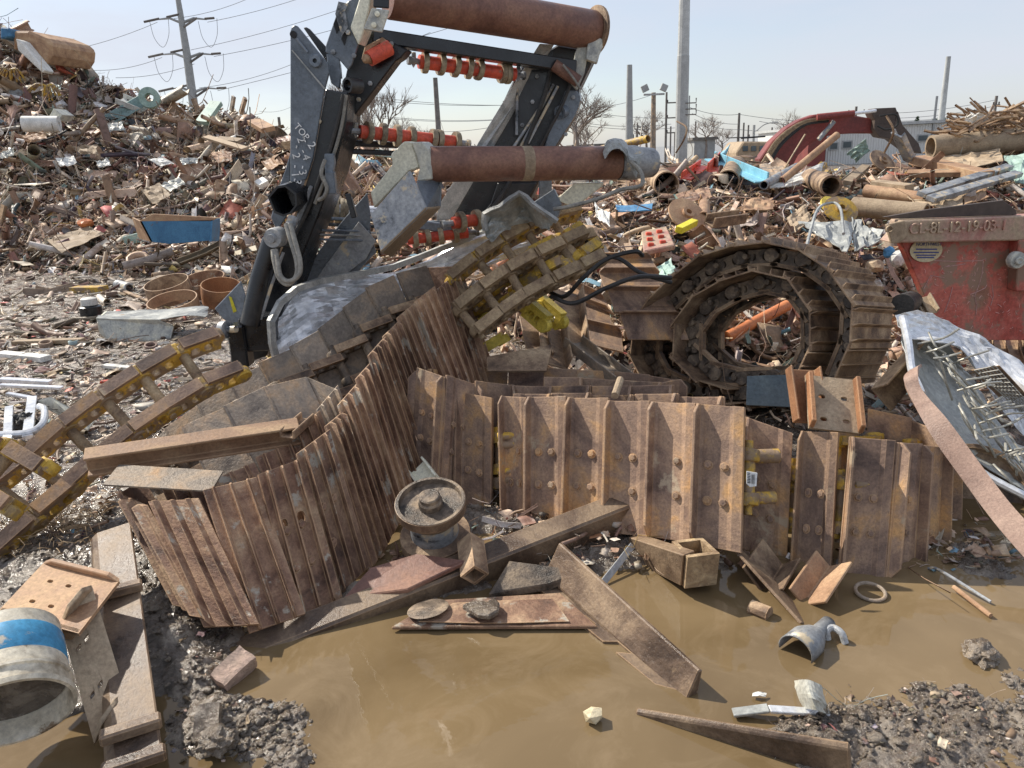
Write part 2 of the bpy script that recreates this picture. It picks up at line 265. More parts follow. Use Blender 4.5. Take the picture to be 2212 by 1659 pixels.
# ------------------------------------------------------------ ground and water
bumpsL = [(330,1190,.16,.10),(345,1250,.12,.09),(380,1300,.12,.12),(430,1320,.10,.12),(470,1370,.10,.10),(400,1390,.12,.10),(445,1460,.10,.09),(500,1545,.10,.07),(470,1600,.12,.06),(560,1560,.08,.05),(600,1600,.10,.05),(420,1590,.12,.045),(620,1540,.06,.04),(250,1230,.2,.07),(160,1200,.3,.08),(640,1640,.08,.04),(540,1640,.10,.05),(60,1250,.25,.06),(330,1390,.1,.06),
 (840,1640,.05,.03),(740,1640,.06,.02)]
bumpsR = [(1740,1570,.08,.04),(1800,1535,.07,.045),(1880,1520,.08,.05),(1960,1530,.08,.055),(2050,1570,.12,.07),(2130,1600,.12,.09),(1960,1600,.12,.06),(2170,1530,.10,.07),(1850,1590,.10,.05),(2118,1405,.045,.045),(2200,1470,.08,.06),(1690,1590,.05,.03),(1250,1185,.16,.12),(1130,1215,.14,.09),(1350,1190,.12,.12),(1020,1240,.12,.07),(1440,1200,.10,.10),(1240,1245,.10,.06),(1560,1215,.08,.06),(900,1265,.14,.06),(780,1290,.10,.05),(1060,1125,.14,.08),(960,1160,.14,.07),(1160,1150,.12,.06),(870,1215,.10,.06),(1480,1175,.12,.05),(2080,1190,.14,.07),(2180,1230,.14,.07),(1840,1480,.04,.03),(1990,1490,.04,.04),(2212,1600,.2,.1),(2080,1520,.08,.05),(1780,1640,.12,.05)]
def gheight(x, y):
    h = np.full(x.shape, -.055)
    sg = lambda t, w: 1/(1+np.exp(-np.clip(t/w, -30, 30)))
    n = fbm(x, y, 1.3, 4, 3)
    h = h+.085*sg(y-3.5+.8*n-.25*np.clip(x-1.2, 0, 3)*.8, .10)
    h = h+.085*sg(-x-1.15-.35*(3.2-y)*0+.6*n-.55*sg(2.05-y, .05), .06)*sg(3.6-y, .1)
    acc = np.zeros(x.shape)
    for (u, v, r, a) in bumpsL+bumpsR:
        p = G(u, v); q = ((x-p.x)**2+(y-p.y)**2)/(r*r); acc = acc+(a*.8+.012)*np.exp(-q*.8)*(q < 9)
    h = h+.088*np.tanh(acc/.07)+fbm(x, y, 4.5, 5, 33)*.085*np.clip(acc/.03, 0, 1)
    land = sg(h+.012, .008)
    d = np.hypot(x, y)
    h = h+land*(fbm(x, y, 9, 5, 5)*.05+np.abs(fbm(x, y, 16, 6, 9, .74))*.075-.012)*np.clip(1.2-np.clip(d-3.5, 0, 9)*.06, .35, 1)
    h = h+fbm(x, y, .5, 3, 21)*.05*np.clip((y-4)/3, 0, 1)
    return h
def grow(a, b, n, far, k=1.17):
    s = list(np.linspace(a, b, n)); st = s[1]-s[0]; q = s[-1]; w = st; hi = []
    while q < far: w *= k; q += w; hi.append(q)
    q = s[0]; w = st; lo = []
    while q > -far: w *= k; q -= w; lo.append(q)
    return np.array(lo[::-1]+s+hi)
xs = grow(-2.3, 3.0, 560, 900); ys = grow(1.15, 3.9, 330, 1500, 1.10); ys = ys[(ys > -60)]
X, Y = np.meshgrid(xs, ys); Z = gheight(X, Y); ny, nx = X.shape
idx = np.arange(nx*ny).reshape(ny, nx); Fq = np.stack([idx[:-1, :-1], idx[:-1, 1:], idx[1:, 1:], idx[1:, :-1]], -1).reshape(-1, 4)
g = np_mesh('ground', np.stack([X, Y, Z], -1).reshape(-1, 3), Fq, 'mudwet', kind='structure')
g.data.polygons.foreach_set('use_smooth', [True]*len(g.data.polygons))
def GH(x, y): return float(gheight(np.array([x], dtype=float), np.array([y], dtype=float))[0])
wm = bpy.data.materials.new('muddy_water'); wm.use_nodes = True; t = wm.node_tree; p = t.nodes['Principled BSDF']; l = t.links.new
tcn = N_(t, 'ShaderNodeTexCoord'); n1 = N_(t, 'ShaderNodeTexNoise'); n1.inputs['Scale'].default_value = 1.1; n1.inputs['Detail'].default_value = 8; n1.inputs['Distortion'].default_value = .8; l(tcn.outputs['Object'], n1.inputs['Vector'])
r = N_(t, 'ShaderNodeValToRGB'); r.color_ramp.elements[0].position = .34; r.color_ramp.elements[0].color = (.135, .092, .045, 1); r.color_ramp.elements[1].position = .68; r.color_ramp.elements[1].color = (.225, .16, .085, 1)
l(n1.outputs['Fac'], r.inputs['Fac'])
n3 = N_(t, 'ShaderNodeTexNoise'); n3.inputs['Scale'].default_value = 46; n3.inputs['Detail'].default_value = 6; n3.inputs['Roughness'].default_value = .8; l(tcn.outputs['Object'], n3.inputs['Vector'])
g3 = N_(t, 'ShaderNodeMapRange'); g3.inputs['From Min'].default_value = .66; g3.inputs['From Max'].default_value = .76; l(n3.outputs['Fac'], g3.inputs['Value'])
m3 = N_(t, 'ShaderNodeMix', data_type='RGBA'); m3.inputs['B'].default_value = (.40, .32, .21, 1); l(g3.outputs[0], m3.inputs['Factor']); l(r.outputs[0], m3.inputs['A']); l(m3.outputs['Result'], p.inputs['Base Color'])
p.inputs['Roughness'].default_value = .05; p.inputs['IOR'].default_value = 1.33
n2 = N_(t, 'ShaderNodeTexNoise'); n2.inputs['Scale'].default_value = 9; n2.inputs['Detail'].default_value = 3; l(tcn.outputs['Object'], n2.inputs['Vector'])
bmp = N_(t, 'ShaderNodeBump'); bmp.inputs['Strength'].default_value = .07; bmp.inputs['Distance'].default_value = .01; l(n2.outputs['Fac'], bmp.inputs['Height']); l(bmp.outputs[0], p.inputs['Normal'])
M['water'] = wm
nxw = 90; xw, yw = np.meshgrid(np.linspace(-6, 9, nxw), np.linspace(-2, 12, nxw)); iw = np.arange(nxw*nxw).reshape(nxw, nxw)
# scum film and silt drifting on the water, large soft patches in the colour of the silt itself
n8 = N_(t, 'ShaderNodeTexNoise'); n8.inputs['Scale'].default_value = 3.2; n8.inputs['Detail'].default_value = 9; n8.inputs['Roughness'].default_value = .72; n8.inputs['Distortion'].default_value = 1.6; l(tcn.outputs['Object'], n8.inputs['Vector'])
g8 = N_(t, 'ShaderNodeMapRange'); g8.inputs['From Min'].default_value = .48; g8.inputs['From Max'].default_value = .68; g8.inputs['To Max'].default_value = .30; l(n8.outputs['Fac'], g8.inputs['Value'])
m8 = N_(t, 'ShaderNodeMix', data_type='RGBA'); m8.inputs['B'].default_value = (.31, .23, .14, 1); l(g8.outputs[0], m8.inputs['Factor']); l(r.outputs[0], m8.inputs['A']); l(m8.outputs['Result'], m3.inputs['A'])
g9 = N_(t, 'ShaderNodeMapRange'); g9.inputs['From Min'].default_value = .4; g9.inputs['From Max'].default_value = .7; g9.inputs['To Min'].default_value = .015; g9.inputs['To Max'].default_value = .08; l(n8.outputs['Fac'], g9.inputs['Value']); l(g9.outputs[0], p.inputs['Roughness'])
np_mesh('water', np.stack([xw, yw, xw*0], -1).reshape(-1, 3), np.stack([iw[:-1, :-1], iw[:-1, 1:], iw[1:, 1:], iw[1:, :-1]], -1).reshape(-1, 4), 'water', kind='structure')
# ------------------------------------------------------------ scrap heaps : depth of the slope seen at a pixel
HC = [(-600, [(-80, 26), (100, 22), (300, 19), (450, 16), (580, 13.6)]),
 (0, [(64, 23), (200, 20.5), (300, 18.5), (450, 16), (580, 13.2)]),
 (110, [(122, 23), (200, 20.8), (300, 18.5), (450, 16), (580, 13.0)]),
 (200, [(168, 22.5), (300, 18.8), (450, 16), (580, 12.6)]),
 (310, [(226, 22), (300, 19.4), (450, 16), (580, 12.2)]),
 (430, [(240, 22), (300, 20), (450, 16), (590, 11.6)]),
 (540, [(262, 21), (330, 18.5), (450, 15.4), (600, 10.8)]),
 (610, [(300, 19), (400, 16), (500, 13), (610, 10.2)]),
 (760, [(318, 17), (400, 13.5), (500, 11), (620, 8.8)]),
 (900, [(330, 16), (400, 13), (500, 10.5), (640, 8)]),
 (1250, [(334, 15), (400, 11), (500, 8.4), (600, 7), (740, 5.8)]),
 (1500, [(342, 13), (400, 9.8), (500, 7.6), (600, 6.5), (740, 5.6)]),
 (1660, [(368, 12), (400, 9.8), (500, 7.65), (600, 6.55), (740, 5.65)]),
 (1800, [(374, 11.5), (400, 9.6), (500, 7.7), (600, 6.6), (740, 5.7)]),
 (1960, [(358, 11), (400, 9.3), (480, 7.8), (600, 6.8), (740, 5.8)]),
 (2100, [(330, 11), (400, 9.2), (480, 7.7), (600, 6.8), (740, 5.8)]),
 (2212, [(305, 11), (400, 9), (480, 7.5), (600, 6.8), (740, 5.8)]),
 (2800, [(270, 11), (400, 9), (480, 7.5), (600, 6.8), (740, 5.8)])]
HU = np.array([c[0] for c in HC], float)
def hd(u, v):
    i = min(max(int(np.searchsorted(HU, u))-1, 0), len(HC)-2); w = (u-HU[i])/(HU[i+1]-HU[i]); w = min(max(w, 0), 1)
    f = lambda c: float(np.interp(v, [q[0] for q in c[1]], [q[1] for q in c[1]]))
    return f(HC[i])*(1-w)+f(HC[i+1])*w
def htop(u): return float(np.interp(u, HU, [c[1][0][0] for c in HC]))
def hbot(u): return float(np.interp(u, HU, [c[1][-1][0] for c in HC]))
# unit templates of scrap shapes: verts in a unit cube, quads
def tpl_box(): 
    v = [(x, y, z) for x in (-.5, .5) for y in (-.5, .5) for z in (-.5, .5)]; return np.array(v), np.array([(0, 1, 3, 2), (4, 6, 7, 5), (0, 4, 5, 1), (2, 3, 7, 6), (0, 2, 6, 4), (1, 5, 7, 3)])
def tpl_sheet(n=3):
    g_ = np.linspace(-.5, .5, n+1); v = [(x, y, z) for z in (0, .04) for x in g_ for y in g_]; k = n+1; f = []
    for b in (0, k*k): f += [(b+i*k+j, b+i*k+j+1, b+(i+1)*k+j+1, b+(i+1)*k+j) for i in range(n) for j in range(n)]
    for i in range(n): f += [(i*k, (i+1)*k, (i+1)*k+k*k, i*k+k*k), (i*k+n, (i+1)*k+n, (i+1)*k+n+k*k, i*k+n+k*k), (i, i+1, i+1+k*k, i+k*k), (n*k+i, n*k+i+1, n*k+i+1+k*k, n*k+i+k*k)]
    return np.array(v), np.array(f)
def tpl_prof(pr, n=3):
    pr = np.array(pr, float); m = len(pr); v = [(x, a, b) for x in np.linspace(-.5, .5, n+1) for a, b in pr]
    return np.array(v), np.array([(i*m+j, i*m+(j+1) % m, (i+1)*m+(j+1) % m, (i+1)*m+j) for i in range(n) for j in range(m)])
oct_ = [(.5*cos(a), .5*sin(a)) for a in np.linspace(0, 2*pi, 8, endpoint=False)]; octi = [(.38*cos(a), .38*sin(a)) for a in np.linspace(0, 2*pi, 8, endpoint=False)]
TP = {'box': tpl_box(), 'sheet': tpl_sheet(), 'tube': tpl_prof(oct_, 4), 'L': tpl_prof([(-.5, -.5), (.5, -.5), (.5, -.42), (-.42, -.42), (-.42, .5), (-.5, .5)], 2),
      'U': tpl_prof([(-.5, -.5), (.5, -.5), (.5, .5), (.42, .5), (.42, -.42), (-.42, -.42), (-.42, .5), (-.5, .5)], 2), 'wire': tpl_prof([(.5, 0), (-.25, .43), (-.25, -.43)], 7)}
v_, f_ = [], []
for k, (ro, ri) in enumerate(((.5, .38),)):
    a = np.linspace(0, 2*pi, 12, endpoint=False)
    v_ = np.concatenate([np.c_[np.cos(a)*ro, np.sin(a)*ro, a*0-.5], np.c_[np.cos(a)*ro, np.sin(a)*ro, a*0+.5], np.c_[np.cos(a)*ri, np.sin(a)*ri, a*0+.5], np.c_[np.cos(a)*ri, np.sin(a)*ri, a*0-.5]])
    f_ = [(r_*12+i, r_*12+(i+1) % 12, ((r_+1) % 4)*12+(i+1) % 12, ((r_+1) % 4)*12+i) for r_ in range(4) for i in range(12)]
TP['ring'] = (v_, np.array(f_))
PAL = {  # weight, rgb
 'heap': [(18, (.22, .125, .08)), (11, (.13, .085, .06)), (16, (.33, .21, .125)), (16, (.45, .33, .21)), (14, (.38, .34, .28)), (11, (.52, .46, .37)), (4, (.62, .58, .50)), (5, (.055, .05, .05)), (1, (.66, .66, .64)), (1.2, (.20, .33, .38)), (1.0, (.40, .09, .055)), (.9, (.55, .40, .09)), (1.2, (.22, .30, .24)), (3, (.20, .20, .22))],
 'right': [(20, (.34, .205, .12)), (13, (.21, .12, .078)), (18, (.46, .31, .185)), (15, (.54, .40, .26)), (9, (.36, .32, .27)), (7, (.52, .47, .40)), (3, (.62, .59, .52)), (5, (.045, .04, .04)), (1.5, (.14, .32, .45)), (1.8, (.42, .10, .07)), (1.8, (.60, .42, .06)), (1.5, (.26, .38, .32)), (1.6, (.48, .21, .08))],
 'litter': [(20, (.30, .22, .15)), (14, (.40, .32, .235)), (16, (.11, .08, .058)), (16, (.20, .125, .08)), (7, (.46, .42, .35)), (2.5, (.58, .56, .51)), (2, (.35, .20, .12)), (1, (.25, .36, .38)), (.8, (.5, .12, .08)), (1, (.5, .38, .12)), (6, (.25, .25, .25))]}
GAIN = 1.38
def scrap_verts(kind, pos, nrm, size, pal, flat=.0):
    """many random pieces of one shape family; returns V, F, tint"""
    n = len(pos); T, Fz = TP[kind]; K = len(T)
    asp = {'box': ((.6, 1.2), (.3, .8), (.12, .5)), 'sheet': ((.7, 1.3), (.5, 1.1), (.7, 1.)), 'tube': ((1.2, 3.2), (.12, .4), (.12, .4)), 'L': ((1.2, 3.2), (.12, .35), (.12, .35)), 'U': ((1.2, 2.8), (.15, .4), (.1, .3)), 'wire': ((2, 5), (.03, .07), (.03, .07)), 'ring': ((.6, 1.), (.6, 1.), (.1, .5))}[kind]
    sc = np.stack([RNG.uniform(a, b, n) for a, b in asp], 1)
    if kind == 'tube': sc[:, 2] = sc[:, 1]
    if kind == 'ring': sc[:, 1] = sc[:, 0]
    V = np.repeat(T[None], n, 0).copy()
    if kind == 'sheet':
        ph = RNG.uniform(0, 6.28, (n, 1)); am = RNG.uniform(0, .28, (n, 1)); fr = RNG.uniform(1, 6, (n, 1)); dr = RNG.uniform(0, 3.14, (n, 1))
        V[:, :, 2] += am*np.sin(fr*(V[:, :, 0]*np.cos(dr)+V[:, :, 1]*np.sin(dr))+ph)
        V[:, :, :2] += RNG.normal(0, .05, (n, K, 2))
        V[:, 16:] = V[:, :16]+np.array([0, 0, .03])
    if kind in ('box',): V += RNG.normal(0, .06, V.shape)
    V = V*sc[:, None, :]
    if kind in ('tube', 'L', 'U', 'wire'):
        bend = RNG.normal(0, .10 if kind != 'wire' else .22, (n, 1, 2)); V[:, :, 1:] += bend*(V[:, :, :1]**2)
        if kind == 'wire': V[:, :, 1] += RNG.uniform(.0, .35, (n, 1))*np.sin(V[:, :, 0]*RNG.uniform(1, 4, (n, 1))+1)
    V *= size[:, None, None]
    # orientation: random, partly laid on the slope
    z = nrm+RNG.normal(0, 1, (n, 3))*(1-flat)*.75; z /= np.linalg.norm(z, axis=1, keepdims=True)
    a = RNG.normal(0, 1, (n, 3)); x = np.cross(a, z); x /= np.linalg.norm(x, axis=1, keepdims=True); y = np.cross(z, x)
    R = np.stack([x, y, z], 2); V = np.einsum('nij,nkj->nki', R, V)+pos[:, None, :]
    Fa = (Fz[None]+(np.arange(n)*K)[:, None, None]).reshape(-1, 4)
    w = np.array([p_[0] for p_ in pal], float); ci = RNG.choice(len(pal), n, p=w/w.sum()); c = np.array([p_[1] for p_ in pal])[ci]*RNG.uniform(.7, 1.3, (n, 1))+RNG.normal(0, .012, (n, 3)); c = c*GAIN; c = c.mean(1, keepdims=True)*.26+c*.74; c = np.clip(c, .01, .82)
    return V.reshape(-1, 3), Fa, np.repeat(c, K, 0)
MIX = [('sheet', .36), ('box', .08), ('tube', .11), ('L', .13), ('U', .07), ('wire', .23), ('ring', .02)]
def scrap_field(pos, nrm, size, pal, flat=0., mix=MIX, base=None):
    Vs, Fs, Cs, b = [], [], [], 0
    if base is not None: Vs.append(base[0]); Fs.append(base[1]); Cs.append(base[2]); b = len(base[0])
    pr = RNG.permutation(len(pos)); i = 0
    for k, w in mix:
        j = i+int(len(pos)*w); s = pr[i:j]; i = j
        V, Fa, C = scrap_verts(k, pos[s], nrm[s], size[s], PAL[pal], flat); Vs.append(V); Fs.append(Fa+b); Cs.append(C); b += len(V)
    return np.concatenate(Vs), np.concatenate(Fs), np.concatenate(Cs)
def heap(name, u0, u1, n, pal, label, szpx):
    us = np.arange(u0, u1+1, 14.); R_ = 46; V = []
    for u in us:
        t_, b_ = htop(u), hbot(u)
        row = [D(u, t_+(b_-t_)*k/(R_-1), hd(u, t_+(b_-t_)*k/(R_-1))) for k in range(R_)]
        cr_ = row[0]; back = [Vector((cr_.x*1.06, cr_.y+1.2, cr_.z-.5)), Vector((cr_.x*1.25, cr_.y+5, max(0, cr_.z-3.2))), Vector((cr_.x*1.4, cr_.y+9, -.1))]
        bt = row[-1]; V.append(back[::-1]+row+[Vector((bt.x, bt.y-.4, -.12))])
    A = np.array([[tuple(p_) for p_ in r_] for r_ in V]); nu, nr = A.shape[:2]
    A[:, :, 2] += fbm(A[:, :, 0], A[:, :, 1]*1.3, .8, 4, 2)*.45-.12
    ix = np.arange(nu*nr).reshape(nu, nr); Fb = np.stack([ix[:-1, :-1], ix[1:, :-1], ix[1:, 1:], ix[:-1, 1:]], -1).reshape(-1, 4)
    ai = RNG.uniform(0, nu-1.001, n); bi = RNG.uniform(1.2, nr-1.3, n)
    i0 = ai.astype(int); j0 = bi.astype(int); fi = (ai-i0)[:, None]; fj = (bi-j0)[:, None]
    q = A[i0, j0]*(1-fi)*(1-fj)+A[i0+1, j0]*fi*(1-fj)+A[i0, j0+1]*(1-fi)*fj+A[i0+1, j0+1]*fi*fj
    nn = np.cross(A[i0+1, j0]-A[i0, j0], A[i0, j0+1]-A[i0, j0]); nn /= np.linalg.norm(nn, axis=1, keepdims=True)+1e-9; nn[nn[:, 2] < 0] *= -1
    nb = int(n*(.035 if pal == 'right' else .015)); dist = q[:, 1]; size = np.clip(np.exp(RNG.normal(math.log(szpx), .55, n)), 4, 75)*dist/F
    q = q+nn*RNG.uniform(-.04, .20, (n, 1))*np.clip(dist[:, None]/14, .5, 1.3)
    size[:nb] = np.exp(RNG.normal(math.log(34), .3, nb))*dist[:nb]/F; V, Fa, C = scrap_field(q[nb:], nn[nb:], size[nb:], pal, .15)
    V2, F2, C2 = scrap_field(q[:nb]+nn[:nb]*.08, nn[:nb], size[:nb], pal, .45, [('L', .22), ('U', .14), ('tube', .2), ('wire', .16), ('sheet', .28)]); Fa = np.concatenate([Fa, F2+len(V)]); V = np.concatenate([V, V2]); C = np.concatenate([C, C2])
    o = np_mesh(name, A.reshape(-1, 3), Fb, 'heapbase'); bpy.data.objects.remove(o)
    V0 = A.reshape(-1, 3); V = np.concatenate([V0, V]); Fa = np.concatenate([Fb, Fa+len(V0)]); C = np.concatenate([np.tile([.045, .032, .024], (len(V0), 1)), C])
    return np_mesh(name, V, Fa, 'deb', C, kind='stuff', label=label, cat='scrap heap')
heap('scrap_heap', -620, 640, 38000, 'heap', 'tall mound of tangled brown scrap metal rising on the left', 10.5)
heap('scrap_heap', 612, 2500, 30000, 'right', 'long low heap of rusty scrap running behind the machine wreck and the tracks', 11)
# litter trodden into the mud on the flat ground at left and in the middle
def litter(name, n, label, box, sz, pal='litter', flat=.75, lift=.01, mix=MIX):
    u = RNG.uniform(box[0], box[1], n); v = RNG.uniform(box[2], box[3], n); ps = np.array([tuple(G(a, b)) for a, b in zip(u, v)])
    ps[:, 2] = gheight(ps[:, 0], ps[:, 1])+lift*RNG.uniform(-.3, 1.5, n)
    size = np.clip(np.exp(RNG.normal(math.log(sz), .6, n)), 2.5, 60)*ps[:, 1]/F
    nn = np.tile([0, 0, 1.], (n, 1)); V, Fa, C = scrap_field(ps, nn, size, pal, flat, mix)
    return np_mesh(name, V, Fa, 'deb', C, kind='stuff', label=label, cat='litter')
litter('scrap_litter', 11000, 'small scrap and shreds trodden into the wet mud on the left', (-250, 1000, 545, 1010), 9, lift=.02)
litter('scrap_litter', 1300, 'rust scraps lying in the mud under the leaning tracks', (0, 1100, 1000, 1240), 9, 'right', .4, .03)
litter('scrap_litter', 5200, 'mixed rusty scraps on the dark ground behind and between the track coils', (560, 2400, 640, 960), 13, 'right', .25, .05)
def clods(name, n, label, pts, m, sz):
    V = []; rs = []
    for _ in range(n):
        u, v, r_, a = pts[RNG.integers(len(pts))]; p = G(u, v); V.append((p.x+RNG.normal(0, r_*.75), p.y+RNG.normal(0, r_*.75)))
    V = np.array(V); z = gheight(V[:, 0], V[:, 1]); ok = z > -.012; V = V[ok]; z = z[ok]; ps = np.c_[V, z]; k = len(ps)
    sz_ = np.exp(RNG.normal(math.log(sz), .5, k)); T, Fz = TPR; K = len(T)
    A = T[None]*RNG.uniform(.55, 1.2, (k, 1, 3))*(1+RNG.normal(0, .24, (k, K, 1)))*np.array([1.3, 1, .6]); A = A*sz_[:, None, None]; a = RNG.uniform(0, 6.28, k); ca, sa = np.cos(a), np.sin(a)
    x = A[:, :, 0]*ca[:, None]-A[:, :, 1]*sa[:, None]; y = A[:, :, 0]*sa[:, None]+A[:, :, 1]*ca[:, None]; A = np.stack([x, y, A[:, :, 2]], 2)+ps[:, None, :]
    o = np_mesh(name, A.reshape(-1, 3), (Fz[None]+(np.arange(k)*K)[:, None, None]).reshape(-1, 3), m, kind='stuff', label=label, cat='mud'); o.data.polygons.foreach_set('use_smooth', [True]*len(o.data.polygons)); return o
bm = bmesh.new(); bmesh.ops.create_icosphere(bm, subdivisions=2, radius=1); bm.verts.ensure_lookup_table(); TPR = (np.array([tuple(v.co) for v in bm.verts]), np.array([[v.index for v in f.verts] for f in bm.faces])); bm.free()
litter('scrap_litter', 900, 'broken rusty bits in the shadow beneath the front run of track', (1050, 2250, 1120, 1235), 14, 'right', .5, .04)
clods('mud_clods', 1700, 'wet grey clods of mud on the bank between the long steel bar and the puddle', bumpsL[:18], 'claywet', .0065)
clods('mud_clods', 1500, 'wet brown mud clods on the bank at the bottom right corner', [b_ for b_ in bumpsR if b_[0] > 1600], 'claywet', .0055)
litter('puddle_debris', 620, 'flakes and twigs floating on the brown puddle', (560, 2212, 1240, 1659), 6.5, 'litter', .95, 0., [("sheet", .5), ("wire", .35), ("box", .15)])

for nm, n, lab, bx in (('mud_litter', 260, 'twigs and rusty flakes stuck in the mud bank at the bottom right', (1640, 2212, 1480, 1659)), ('mud_litter', 200, 'twigs and rusty flakes stuck in the mud bank beside the leaning track', (330, 660, 1180, 1659))):
    litter(nm, n, lab, bx, 8, 'litter', .6, .012, [('sheet', .4), ('wire', .4), ('box', .2)])
# ------------------------------------------------------------ crawler tracks
W0 = .6
def cell_plate(mb, xs_, zs_, holes, y0, y1, n=12, tf=lambda p: p):
    """flat plate in x-z between y0,y1 with oval through-holes; holes: {(i,j): (rx, rz)} by grid cell"""
    for i in range(len(xs_)-1):
        for j in range(len(zs_)-1):
            xa, xb, za, zb = xs_[i], xs_[i+1], zs_[j], zs_[j+1]
            if (i, j) not in holes:
                mb.add([tf(Vector((x, y, z))) for y in (y0, y1) for x, z in ((xa, za), (xb, za), (xb, zb), (xa, zb))], [(0, 1, 2, 3), (7, 6, 5, 4)])
            else:
                rx, rz = holes[(i, j)]; cx, cz = (xa+xb)/2, (za+zb)/2; sq = []; ci = []
                for k in range(n):
                    a = 2*pi*k/n+pi/n; c, s = cos(a), sin(a); m_ = max(abs(c), abs(s)); sq.append((cx+c/m_*(xb-xa)/2, cz+s/m_*(zb-za)/2)); 
                    e_ = .45; ci.append((cx+rx*math.copysign(abs(c)**(1-e_*.5), c), cz+rz*math.copysign(abs(s)**(1-e_*.5), s)))
                vs = [tf(Vector((x, y, z))) for y in (y0, y1) for ring in (sq, ci) for x, z in ring]
                fs = []
                for k in range(n):
                    k2 = (k+1) % n; fs += [(k, k2, n+k2, n+k), (2*n+k, 3*n+k, 3*n+k2, 2*n+k2), (n+k, n+k2, 3*n+k2, 3*n+k)]
                mb.add(vs, fs)
                for k in range(0, n):   # square corners filler
                    pass
    xa, xb, za, zb = xs_[0], xs_[-1], zs_[0], zs_[-1]; q = [(xa, za), (xb, za), (xb, zb), (xa, zb)]
    mb.add([tf(Vector((x, y, z))) for y in (y0, y1) for x, z in q], [(0, 1, 5, 4), (1, 2, 6, 5), (2, 3, 7, 6), (3, 0, 4, 7)])
def fin(mb, x, h, th, ch, base=.008, lean=0., z0=0, z1=W0):
    o = [(z0, base), (z0, h*.45), (z0+ch, h), (z1-ch, h), (z1, h*.45), (z1, base)]
    a = [Vector((x-th/2+lean*y, y, z)) for z, y in o]; b = [Vector((x+th/2+lean*.6*y-(th*.25 if y > base else 0), y, z)) for z, y in o]; n = 6
    mb.add(a+b, [list(range(n)), list(range(n, 2*n))[::-1]]+[(i, (i+1) % n, n+(i+1) % n, n+i) for i in range(n)])
def shoe_mesh(name, kind, p, m, holes=False, mir=False):
    mb = MB(); h = p/2
    if kind == 'single':
        pr = [(-h-.004, .0), (h, 0), (h, .018), (.30*p, .020), (.20*p, .011), (-.36*p, .011), (-.42*p, .02), (-h-.004, .02)]
        mb.prism([Vector((x, y, 0)) for x, y in pr], (0, 0, W0)); fin(mb, -h+.012, .066, .017, .045)
        if mir: mb.v = [Vector((-q.x, q.y, q.z)) for q in mb.v]
    else:
        if holes:
            cell_plate(mb, [-h, -.30*p, -.05*p, .14*p, .30*p, h], [0, .20, .26, .34, .40, W0], {(1, 1): (.016, .024), (3, 1): (.016, .024)} if holes == 1 else {(1, 3): (.018, .024), (3, 3): (.014, .02)}, 0, .011)
        else:
            mb.prism([Vector((x, y, 0)) for x, y in [(-h, 0), (h, 0), (h, .010), (-h, .010)]], (0, 0, W0))
        mb.prism([Vector((x, y, 0)) for x, y in [(-h-.012, -.004), (-h+.02, .011), (-h+.02, .018), (-h-.012, .018)]], (0, 0, W0))
        for k, x in enumerate((-.40*p, -.06*p, .28*p)): fin(mb, x, .046 if k != 1 else .041, .017, .016, lean=.5)
    me = bpy.data.meshes.new(name); me.from_pydata(mb.v, [], mb.f); bm = bmesh.new(); bm.from_mesh(me); bmesh.ops.remove_doubles(bm, verts=bm.verts, dist=1e-5); bmesh.ops.recalc_face_normals(bm, faces=bm.faces)
    es = [e for e in bm.edges if len(e.link_faces) == 2 and e.calc_face_angle(0) > .5]
    if not holes: bmesh.ops.bevel(bm, geom=es, offset=.0022, segments=1, affect='EDGES', clamp_overlap=True)
    bm.to_mesh(me); bm.free(); me.materials.append(M[m]); return me
def simple_mesh(name, mb, m, smooth=True):
    me = bpy.data.meshes.new(name); me.from_pydata(mb.v, [], mb.f); bm = bmesh.new(); bm.from_mesh(me); bmesh.ops.recalc_face_normals(bm, faces=bm.faces); bm.to_mesh(me); bm.free(); me.materials.append(M[m])
    if smooth: me.polygons.foreach_set('use_smooth', [True]*len(me.polygons)); me.set_sharp_from_angle(angle=radians(40))
    return me
def bolt_mesh(name, m):
    mb = MB(); mb.lathe((0, 0, 0), (0, 1, 0), [(0, 0), (.0165, 0), (.0165, .012), (.013, .015), (0, .0155)], 6); mb.lathe((0, 0, 0), (0, 1, 0), [(.021, 0), (.021, .003), (0, .003)], 12); return simple_mesh(name, mb, m)
def link_meshes(p, m, g=.10, hh=.085, fat=1.):
    """two side plates with windows, pin bosses; rail strip; bushing"""
    a = MB(); h = p/2
    for sgn in (-1, 1):
        for xo, (x0, x1) in ((0, (-h+.0, h-.0)),):
            zc = sgn*g; th = .016*fat
            def tf(q, zc=zc): return Vector((q.x, -.012-q.z, zc+q.y))
            cell_plate(a, [x0-.01, -.30*p, -.04*p, .06*p, .32*p, x1+.01], [0, .018, hh-.016, hh], {(1, 1): (.024, hh*.27), (3, 1): (.024, hh*.27)}, -th, th, 12, tf)
        for x, dz in ((-h, -.012), (h, .016)):
            c = Vector((x, -.012-hh*.52, sgn*(g+dz)-.024)); a.lathe(c, (0, 0, 1), [(0, 0), (.040, 0), (.044, .006), (.044, .042), (.040, .048), (.026, .048), (.024, .052), (0, .052)], 20)
    r_ = MB()
    r_.box((0, -.012-hh-.008, 0), (p*.97, .022, .045*min(fat, 1.35)))
    b = MB(); b.tube([(-h, -.012-hh*.52, -g), (-h, -.012-hh*.52, g)], .026, 16); b.tube([(-h, -.012-hh*.52, -g-.05), (-h, -.012-hh*.52, g+.05)], .017, 12)
    return a, r_, b
def path_frames(ctrl, pitch, flip=False):
    top = cat_rom([D(*c[:3]) for c in ctrl], 24); bot = cat_rom([D(*c[3:6]) for c in ctrl], 24)
    return frames_tb(top, bot, pitch, flip)
